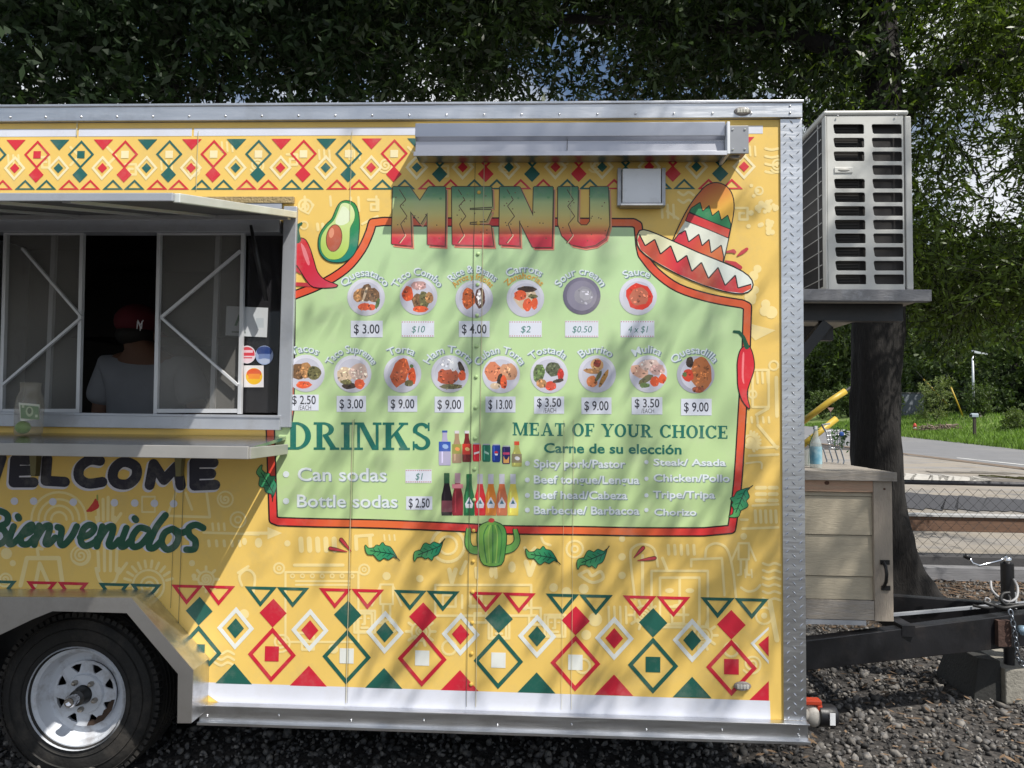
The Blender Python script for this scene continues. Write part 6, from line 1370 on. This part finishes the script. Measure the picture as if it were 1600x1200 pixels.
# grey shed / tank behind the bush
tk = VG(1424, 649); s5 = (tk-CAM).dot(BF)/F; g = MB(); g.box(tk.x-18*s5, tk.x+19*s5, tk.y, tk.y+22*s5, tk.z-.3, tk.z+34*s5); sh2 = thing('grey_shed', tuple(tk), 'plain blue grey shed wall standing among the trees behind the pale bush', 'shed')
g.build('shed_wall', mat('blue_grey_wall', (.16, .18, .21), rough=.8, var=.15, vscale=1), sh2); g = MB(); g.box(tk.x-19*s5, tk.x+20*s5, tk.y-1*s5, tk.y+23*s5, tk.z+34*s5+.001, tk.z+35.5*s5); g.build('shed_roof', mat('shed_roof_grey', (.12, .12, .13)), sh2)
# crossing yellow barrier arms and the wire cart left of the trunk
by_ = 8.5
bar1 = thing('barrier_pole', tuple(P(1262, 655, by_)), 'longer upper yellow pole slanting up behind the cabinet beside the oak', 'pole')
g = MB(); g.tube([P(1250, 662, by_), P(1298, 626, by_), P(1321, 611, by_)], .048, 10); g.build('yellow_sleeve', YP, bar1, smooth=True); g = MB(); g.tube([P(1321, 611, by_), P(1345, 595, by_)], .02, 8); g.build('grey_rod', GALV, bar1)
bar2 = thing('barrier_pole', tuple(P(1262, 690, by_-.6)), 'shorter lower yellow pole slanting up behind the glass bottle', 'pole')
g = MB(); g.tube([P(1245, 703, by_-.6), P(1307, 654, by_-.6)], .045, 10); g.build('yellow_sleeve', YP, bar2, smooth=True); g = MB(); g.tube([P(1250, 700, by_-.6), (P(1250, 700, by_-.6).x-.2, by_-.6, gz(0, by_))], .03, 8); g.build('support_post', GALV, bar2)
cy_ = 7.0; ct = thing('wire_cart', tuple(P(1310, 720, cy_)), 'chrome wire cart holding green twigs seen over the cabinet beside the trunk', 'cart')
CW = mat('cart_wire', (.55, .57, .60), rough=.3, metal=.7)
g = MB()
for t in [i/7 for i in range(8)]:
    g.tube([P(1290+t*32, 674-3*t, cy_), P(1296+t*22, 700, cy_)], .006, 5)
for t in [i/4 for i in range(5)]:
    g.tube([P(1290+t*6, 674+t*26, cy_), P(1322-t*6, 672+t*28, cy_)], .006, 5); g.tube([P(1290+t*6, 674+t*26, cy_), P(1292+t*6, 670+t*26, cy_+.5)], .006, 5)
g.tube([P(1290, 674, cy_), P(1284, 664, cy_), P(1296, 662, cy_+.3)], .012, 6)
g.build('wire_basket', CW, ct); g = MB()
for k in range(4): g.tube([P(1286+k*9, 700, cy_), P(1292+k*9, 720, cy_), P(1287+k*9, 740, cy_)], .010, 6)
g.build('cart_frame', CW, ct); g = MB()
for k in range(60):
    c = P(1298+rng.uniform(0, 24), 684+rng.normal(0, 9), cy_-.06); a = rng.uniform(-1.2, 1.8); d = Vector((math.cos(a), 0, math.sin(a)))*.06; s = Vector((-math.sin(a), 0, math.cos(a)))*.011; g.add([c, c+d*.5+s, c+d, c+d*.5-s], [(0, 1, 2, 3)])
o_k = g.build('twigs', LEAFS, ct, kind='stuff'); g = MB(); g.ball(P(1315, 678, cy_-.07), (.035, .02, .03), 8, 5); g.build('blue_flower', mat('flower_blue', (.05, .15, .55), rough=.6), ct)

# ================================================================== trees
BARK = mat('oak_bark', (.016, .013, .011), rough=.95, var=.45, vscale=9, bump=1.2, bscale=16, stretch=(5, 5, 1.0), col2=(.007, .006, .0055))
def trunk_mb(g, pts, rads, n=18, rough_=.15):
    pts = [Vector(p) for p in pts]; pp_ = []; rr = []
    for i in range(len(pts)-1):
        for s in range(5): t = s/5; pp_.append(pts[i].lerp(pts[i+1], t)); rr.append(rads[i]+(rads[i+1]-rads[i])*t)
    pp_.append(pts[-1]); rr.append(rads[-1]); base = len(g.v); g.tube(pp_, rr, n)
    for i in range(base, len(g.v)):
        k = (i-base)//n; 
        if k >= len(pp_): continue
        c = pp_[k]; v = Vector(g.v[i]); a = ((i-base) % n)/n*2*math.pi; f = 1+rough_*(math.sin(a*3+k*.35)*.6+math.sin(a*7-k*.8)*.35+rng.uniform(-.3, .3)); g.v[i] = tuple(c+(v-c)*f)
LEAF = mat('oak_leaf', (.026, .046, .011), rough=.42, spec=.4, island=.6, transl=.28, var=.25, vscale=.7)  # darker leaf copy, the canopy's shade is put into its colour
LEAFF = mat('far_leaf', (.075, .115, .03), rough=.6, island=.5, transl=.3, var=.3, vscale=.25)
LEAFB = mat('pale_bush_leaf', (.15, .19, .07), rough=.6, island=.4, transl=.3)
GAPS = [(900, 40, 46, 26), (950, 118, 34, 26), (690, 40, 24, 16), (720, 20, 20, 14), (330, 80, 18, 24), (245, 142, 20, 18), (830, 105, 34, 20), (560, 150, 40, 12), (1530, 300, 44, 56), (1560, 165, 26, 30), (1500, 385, 46, 30), (1590, 330, 34, 66), (1440, 190, 22, 30), (1425, 60, 14, 16), (620, 60, 12, 30), (200, 115, 16, 16), (1010, 70, 24, 18)]
def open_gaps(cl, keep=.22):
    o = []
    for c in cl:
        q = Vector(c[:3])-CAM
        if q.dot(BF) > .5:
            x, y = proj(c[:3]); m = c[3]*F/q.dot(BF)*(.28 if x < 1380 else .6)
            if any(((x-a)/(rx+m))**2+((y-b)/(ry+m))**2 < 1 for a, b, rx, ry in GAPS) and rng.random() > keep: continue
        o.append(c)
    return o
def crown(name, clumps, per, L_, W_, m, parent, twig=.45, droop=.25, bias=None):
    """clumps: array (cx,cy,cz,r); leaves sit along short twigs through each clump"""
    if name in ('crown', 'canopy', 'upper_canopy') and parent is not None and parent.name.startswith('oak'): clumps = open_gaps(clumps)
    cl = np.asarray(clumps, float); nt_ = len(cl)*per; lt = 12; idx = np.repeat(np.arange(len(cl)), per)
    c = cl[idx, :3]; r = cl[idx, 3:4]; d = rng.normal(size=(nt_, 3)); d /= np.linalg.norm(d, axis=1)[:, None]
    o = c+d*r*rng.random((nt_, 1))**.5*np.array([1, 1, .75]); td = d*.6+rng.normal(0, .5, (nt_, 3)); td[:, 2] -= droop
    if bias is not None: td = td*.38+np.array(bias)
    td /= np.linalg.norm(td, axis=1)[:, None]
    tl = twig*rng.uniform(.5, 1.3, (nt_, 1)); t = (np.arange(lt)+.5)/lt
    base = (o[:, None]+td[:, None]*tl[:, None]*t[None, :, None]).reshape(-1, 3); tdr = np.repeat(td, lt, 0); n = len(base)
    ld = tdr*.5+rng.normal(0, .62, (n, 3)); ld[:, 2] -= .15; ld /= np.linalg.norm(ld, axis=1)[:, None]
    sd = np.cross(ld, rng.normal(size=(n, 3))); sd /= np.linalg.norm(sd, axis=1)[:, None]; nn = np.cross(ld, sd)
    l = L_*rng.uniform(.6, 1.3, (n, 1)); w_ = W_*rng.uniform(.7, 1.2, (n, 1))
    V = np.stack([base, base+ld*l*.45+sd*w_*.5+nn*w_*.15, base+ld*l-nn*w_*.1, base+ld*l*.45-sd*w_*.5+nn*w_*.15], 1).reshape(-1, 3)
    me = bpy.data.meshes.new(name); me.vertices.add(n*4); me.vertices.foreach_set('co', V.reshape(-1)); me.loops.add(n*4); me.loops.foreach_set('vertex_index', np.arange(n*4)); me.polygons.add(n); me.polygons.foreach_set('loop_start', np.arange(0, n*4, 4)); me.update(calc_edges=True)
    me.materials.append(m); ob = bpy.data.objects.new(name, me); COL.objects.link(ob)
    if parent is not None: attach(ob, parent)
    return ob, o, td, tl
def twigs_mb(o, td, tl, parent, name='twigs', every=1, r=.004):
    g = MB()
    for i in range(0, len(o), every): g.tube([Vector(o[i]), Vector(o[i]+td[i]*tl[i])], r, 3, cap=False)
    return g.build(name, BARK, parent)
# the near oak
tb = PG(1392, 940); 
oak = thing('oak_tree', (tb.x, tb.y, 0), 'large oak with a thick dark trunk right of the cabinet and leaves over the trailer', 'tree')
Yt = tb.y
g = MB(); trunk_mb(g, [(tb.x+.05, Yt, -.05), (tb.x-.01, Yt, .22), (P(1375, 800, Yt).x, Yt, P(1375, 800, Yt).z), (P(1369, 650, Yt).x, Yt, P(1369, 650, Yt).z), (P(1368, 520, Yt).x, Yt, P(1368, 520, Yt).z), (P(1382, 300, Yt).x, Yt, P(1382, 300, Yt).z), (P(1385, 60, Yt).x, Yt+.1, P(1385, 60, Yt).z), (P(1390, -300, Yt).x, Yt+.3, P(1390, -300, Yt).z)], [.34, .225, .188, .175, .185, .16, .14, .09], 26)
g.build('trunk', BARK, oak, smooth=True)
tz = lambda py: P(1380, py, Yt).z
tx = P(1382, 250, Yt).x
limbs = [[(tx, Yt, tz(200)), (tx+.6, Yt+.3, tz(90)), (tx+1.6, Yt+.6, tz(10)), (tx+3., Yt+1, tz(-120))], [(tx, Yt, tz(100)), (tx-.8, Yt+.3, tz(10)), (tx-2.2, Yt+.8, tz(-60)), (tx-4.5, Yt+1.2, tz(-120))], [(tx, Yt, tz(-50)), (tx-.5, Yt-1.2, tz(-220)), (tx-1., Yt-3., tz(-330)), (tx-1.2, Yt-5.2, tz(-360))], [(tx, Yt, tz(-150)), (tx+.4, Yt-1.5, tz(-300)), (tx+.4, Yt-3.8, tz(-380))], [(tx, Yt, tz(0)), (tx-1.2, Yt-.6, tz(-200)), (tx-3, Yt-1.0, tz(-300))]]
for i, lb_ in enumerate(limbs): g = MB(); trunk_mb(g, lb_, [.09, .07, .045, .02][:len(lb_)] if len(lb_) == 4 else [.08, .06, .02], 10, .06); g.build('limb', BARK, oak, smooth=True)
def inv(px, py, d): return CAM+ray(px, py).normalized()*d
cl = []
def region(n, x0, x1, y0, y1, d0, d1, r0, r1, keep=None):
    k = 0
    while k < n:
        px, py, d = rng.uniform(x0, x1), rng.uniform(y0, y1), rng.uniform(d0, d1)
        if keep and not keep(px, py): continue
        p = inv(px, py, d); cl.append((p.x, p.y, p.z, rng.uniform(r0, r1))); k += 1
def gap(px, py):
    for gx, gy, rx, ry in ((1530, 300, 38, 50), (1560, 160, 22, 26), (1500, 385, 40, 26), (1590, 330, 30, 60), (1440, 190, 14, 20)):
        if ((px-gx)/rx)**2+((py-gy)/ry)**2 < 1: return rng.random() < .18
    return True
region(215, 1420, 1780, -60, 440, 6.5, 10.5, .20, .46, gap)
region(45, 1410, 1700, 390, 485, 6.8, 9.5, .2, .34)
region(30, 1280, 1470, 60, 480, 6.6, 9, .25, .4)
crown_r, o_, td_, tl_ = crown('crown', cl, 19, .095, .026, mat('sunny_oak_leaf', (.095, .140, .028), rough=.42, spec=.45, island=.65, transl=.34, var=.3, vscale=.7), oak, .42, .2)  # paler leaf copy, sunlight on the right-hand crown is put into its colour
twigs_mb(o_, td_, tl_, oak, 'crown_twigs', 2, .0035)
# the shaded canopy over and behind the trailer
cl = []
def gap2(px, py):
    for gx, gy, rx, ry in ((905, 40, 60, 30), (950, 120, 40, 30), (690, 40, 22, 14), (330, 80, 16, 22), (245, 142, 16, 16), (830, 110, 30, 18), (560, 150, 40, 10)):
        if ((px-gx)/rx)**2+((py-gy)/ry)**2 < 1: return rng.random() < .12
    return True
region(330, 560, 1430, -200, 165, 6.5, 11, .22, .5, gap2)
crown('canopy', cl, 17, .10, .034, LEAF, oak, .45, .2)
cl = []
for k in range(420):                            # high roof of leaves that keeps the lower boughs in shade
    x, y = rng.uniform(-3.5, 3.4), rng.uniform(1.2, 8.5); cl.append((x, y, rng.uniform(6.4, 9.2), rng.uniform(.5, .9)))
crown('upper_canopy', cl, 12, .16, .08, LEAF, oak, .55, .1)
# sparse boughs reaching over the customer's side: they dapple the wall
cl = []
def on_sun(px, py, dist):                      # point up the sunbeam that meets the wall at this place
    w0 = P(px, py, 0); return w0+SUND*dist
for k in range(36):
    px, py = rng.uniform(560, 1330), rng.uniform(-60, 980)
    if px < 650 and py < 380: continue
    if rng.random() < .35*(abs(px-1000) > 300): continue
    p = on_sun(px, py, rng.uniform(3.2, 5.2)); cl.append((p.x, p.y, p.z, rng.uniform(.06, .2)))
for k in range(7):
    px, py = rng.uniform(1280, 1440), rng.uniform(170, 450); p = P(px, py, .3)+SUND*rng.uniform(4, 6); cl.append((p.x, p.y, p.z, rng.uniform(.05, .15)))
for k in range(16):
    px, py = rng.uniform(1230, 1410), rng.uniform(740, 980); p = P(px, py, .7)+SUND*rng.uniform(4.5, 7); cl.append((p.x, p.y, p.z, rng.uniform(.12, .28)))
ob, o_, td_, tl_ = crown('front_boughs', cl, 6, .080, .020, LEAF, oak, .5, .0, bias=(-.42, .0, -.9)); twigs_mb(o_, td_, tl_, oak, 'bough_twigs', 1, .003)
# shade over the gravel in front, with gaps
cl = []
for k in range(130):
    x, y = rng.uniform(.2, 6.5), rng.uniform(-1.6, 3.4); p = Vector((x, y, 0))+SUND*rng.uniform(8.5, 11)
    if 1.7 < x < 3.1 and .8 < y < 2.3 and rng.random() < .92: continue
    cl.append((p.x, p.y, p.z, rng.uniform(.35, .7)))
for k in range(120):
    x, y = rng.uniform(-4, .8), rng.uniform(-3.5, -.4); p = Vector((x, y, 0))+SUND*rng.uniform(6.5, 8.5); cl.append((p.x, p.y, p.z, rng.uniform(.3, .6)))
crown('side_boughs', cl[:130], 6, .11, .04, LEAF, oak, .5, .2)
# second oak behind the trailer
t2 = Vector((P(268, 100, 5.6).x, 5.6, 0)); ok2 = thing('oak_tree', tuple(t2), 'shaded oak behind the left end of the trailer roof with broad dark leaves', 'tree')
g = MB(); trunk_mb(g, [(t2.x, 5.6, -.05), (t2.x+.02, 5.6, 2), (t2.x-.02, 5.6, 4.6), (t2.x-.15, 5.7, 8)], [.30, .22, .17, .10], 20); g.build('trunk', BARK, ok2, smooth=True)
for lb_ in ([(t2.x, 5.6, 3.2), (t2.x+.5, 5.5, 4.2), (t2.x+.9, 5.2, 5.6)], [(t2.x, 5.6, 3.8), (t2.x-1, 5.2, 4.8), (t2.x-2.2, 5, 5.4)]): g = MB(); trunk_mb(g, lb_, [.08, .05, .025], 10); g.build('limb', BARK, ok2, smooth=True)
cl = []; region(235, -150, 620, -180, 170, 6.8, 11.5, .22, .5, gap2)
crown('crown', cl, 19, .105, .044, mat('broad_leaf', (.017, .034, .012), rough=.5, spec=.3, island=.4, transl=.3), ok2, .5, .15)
cl = [(rng.uniform(-10, -2.5), rng.uniform(2, 9), rng.uniform(6.3, 9.2), rng.uniform(.5, .9)) for k in range(150)]
crown('upper_canopy', cl, 9, .18, .09, LEAF, ok2, .55, .1)
# far trees across the road
def far_tree(x, y, h, wd, lab, m=LEAFF, n=64, per=13, ls=.42, low=.0):
    z = vz(x, y); t = thing('woodland_tree', (x, y, z), lab, 'tree', 'trees along the far side of the road'); g = MB(); trunk_mb(g, [(x, y, z-.5), (x+.2, y, z+h*.5), (x, y, z+h*.8)], [h*.03, h*.022, h*.01], 8); g.build('trunk', BARK, t)
    c = []
    for k in range(n):
        a = rng.uniform(0, 6.28); u_ = rng.random(); zz = z+h*(low+(1-low)*u_); rr = wd*.5*math.sqrt(max(.08, 1-((u_-.42)/.62)**2))*rng.uniform(.35, 1); c.append((x+rr*math.cos(a), y+rr*math.sin(a), zz, wd*rng.uniform(.10, .19)))
    crown('crown', c, per, ls, ls*.55, m, t, ls*2.2, .1)
def at_e(px, e):
    for Y in np.arange(15, 400, .5):
        q = P(px, 650, Y)
        if ee(q.x, Y) >= e: return q.x, Y
    return q.x, 400
FT = [(1262, 44, 11, 9, 'dark tree seen between the trailer corner and the oak trunk, left one'), (1300, 38, 9, 7, 'dark tree seen just left of the oak trunk above the yellow poles'), (1340, 47, 13, 10, 'tree mostly hidden behind the oak trunk'), (1400, 50, 13, 10, 'dark tree right of the oak trunk above the grey shed'), (1450, 52, 15, 11, 'tall dark tree behind the pale bush'), (1495, 46, 12, 9, 'rounded tree just left of the street lamp'), (1545, 44, 12, 10, 'dark tree just right of the street lamp'), (1585, 37, 10, 8, 'green tree at the right edge above the hedge'), (1640, 36, 12, 9, 'tree outside the right edge of the road view'), (1350, 60, 17, 13, 'tall tree in the second row behind the oak trunk'), (1420, 62, 18, 13, 'tall tree in the second row above the shed'), (1500, 60, 18, 14, 'tall tree in the second row behind the lamp'), (1580, 56, 17, 13, 'tall tree in the second row at the right edge'), (1230, 60, 16, 13, 'tall tree in the second row hidden by the trailer')]
for px, Y, h, wd, lab in FT:
    x, y = at_e(px, 19+(Y-44)*.4); k_ = y/48; far_tree(x, y, h*k_*(.85 if h < 14 else .68), wd*k_, lab, ls=.34*k_)
fw = []
for k in range(190):
    x, y = at_e(rng.uniform(1180, 1800), rng.uniform(28, 36)); fw.append((x, y, vz(x, y)+rng.uniform(0, .22*y), .035*y*rng.uniform(.7, 1.2)))
for k in range(260):
    x, y = at_e(rng.uniform(1180, 1800), rng.uniform(16, 22)); fw.append((x, y, vz(x, y)+rng.uniform(0, .05*y), .016*y*rng.uniform(.7, 1.2)))
ob = crown('far_woods', fw, 14, .8, .45, mat('wood_mass_leaf', (.03, .05, .018), rough=.8, island=.4), None, 1.6, .1)[0]; tag(ob, 'dark mass of woods closing the view behind the roadside trees', 'woods', kind='stuff')
def bush(px, py, w_px, h_px, m, lab, nm='bush', d=None):
    p = VG(px, py); s = (p-CAM).dot(BF)/F; t = thing(nm, tuple(p), lab, nm); c = []
    for k in range(26): a = rng.uniform(0, 6.28); q = math.sqrt(rng.random()); u_ = rng.random(); c.append((p.x+w_px*.45*s*q*math.cos(a)*(1-.4*u_), p.y+w_px*.3*s*q*math.sin(a), p.z+h_px*s*(.12+.78*u_), w_px*s*.13))
    crown('foliage', c, 12, 3.2*s, 1.6*s, m, t, 9*s, -.1)
    g = MB()
    for k in range(6): a = k; g.tube([p, p+Vector((w_px*.25*s*math.cos(a), w_px*.2*s*math.sin(a), h_px*.6*s))], .5*s, 5)
    g.build('stems', BARK, t)
bush(1462, 660, 62, 70, LEAFB, 'pale green feathery bush in front of the shed beside the longer guy guard')
bush(1590, 672, 60, 28, mat('hedge_leaf', (.09, .13, .03), rough=.6, island=.4, transl=.3), 'clipped green shrub at the right edge beyond the mailbox', 'shrub')
bush(1395, 655, 30, 40, LEAFF, 'small dark bush against the oak trunk side of the shed')
bush(1536, 652, 50, 52, LEAFF, 'leafy green bush standing right behind the lamp pole')
bush(1285, 655, 70, 40, LEAFF, 'low dark undergrowth bush behind the yellow poles')
bush(1325, 652, 50, 50, LEAFF, 'dark bush close to the left side of the oak trunk across the road')
# small dark spindly sign by the far verge, left of the trunk
sg = VG(1298, 664); s6 = (sg-CAM).dot(BF)/F; st_ = thing('yield_sign', tuple(sg), 'small triangular road sign seen from behind across the road left of the oak', 'road sign')
g = MB(); g.tube([sg, sg+Vector((0, 0, 25*s6))], .35*s6, 6); g.build('sign_post', GALV, st_); g = MB(); a = sg+Vector((0, -.4*s6, 27*s6)); g.add([a+Vector((-5*s6, 0, 0)), a+Vector((5*s6, 0, 0)), a+Vector((0, 0, -7*s6)), a+Vector((-5*s6, .04, 0)), a+Vector((5*s6, .04, 0)), a+Vector((0, .04, -7*s6))], [(0, 2, 1), (3, 4, 5), (0, 1, 4, 3), (1, 2, 5, 4), (2, 0, 3, 5)]); g.build('sign_plate', mat('sign_back', (.30, .18, .16), rough=.6), st_)
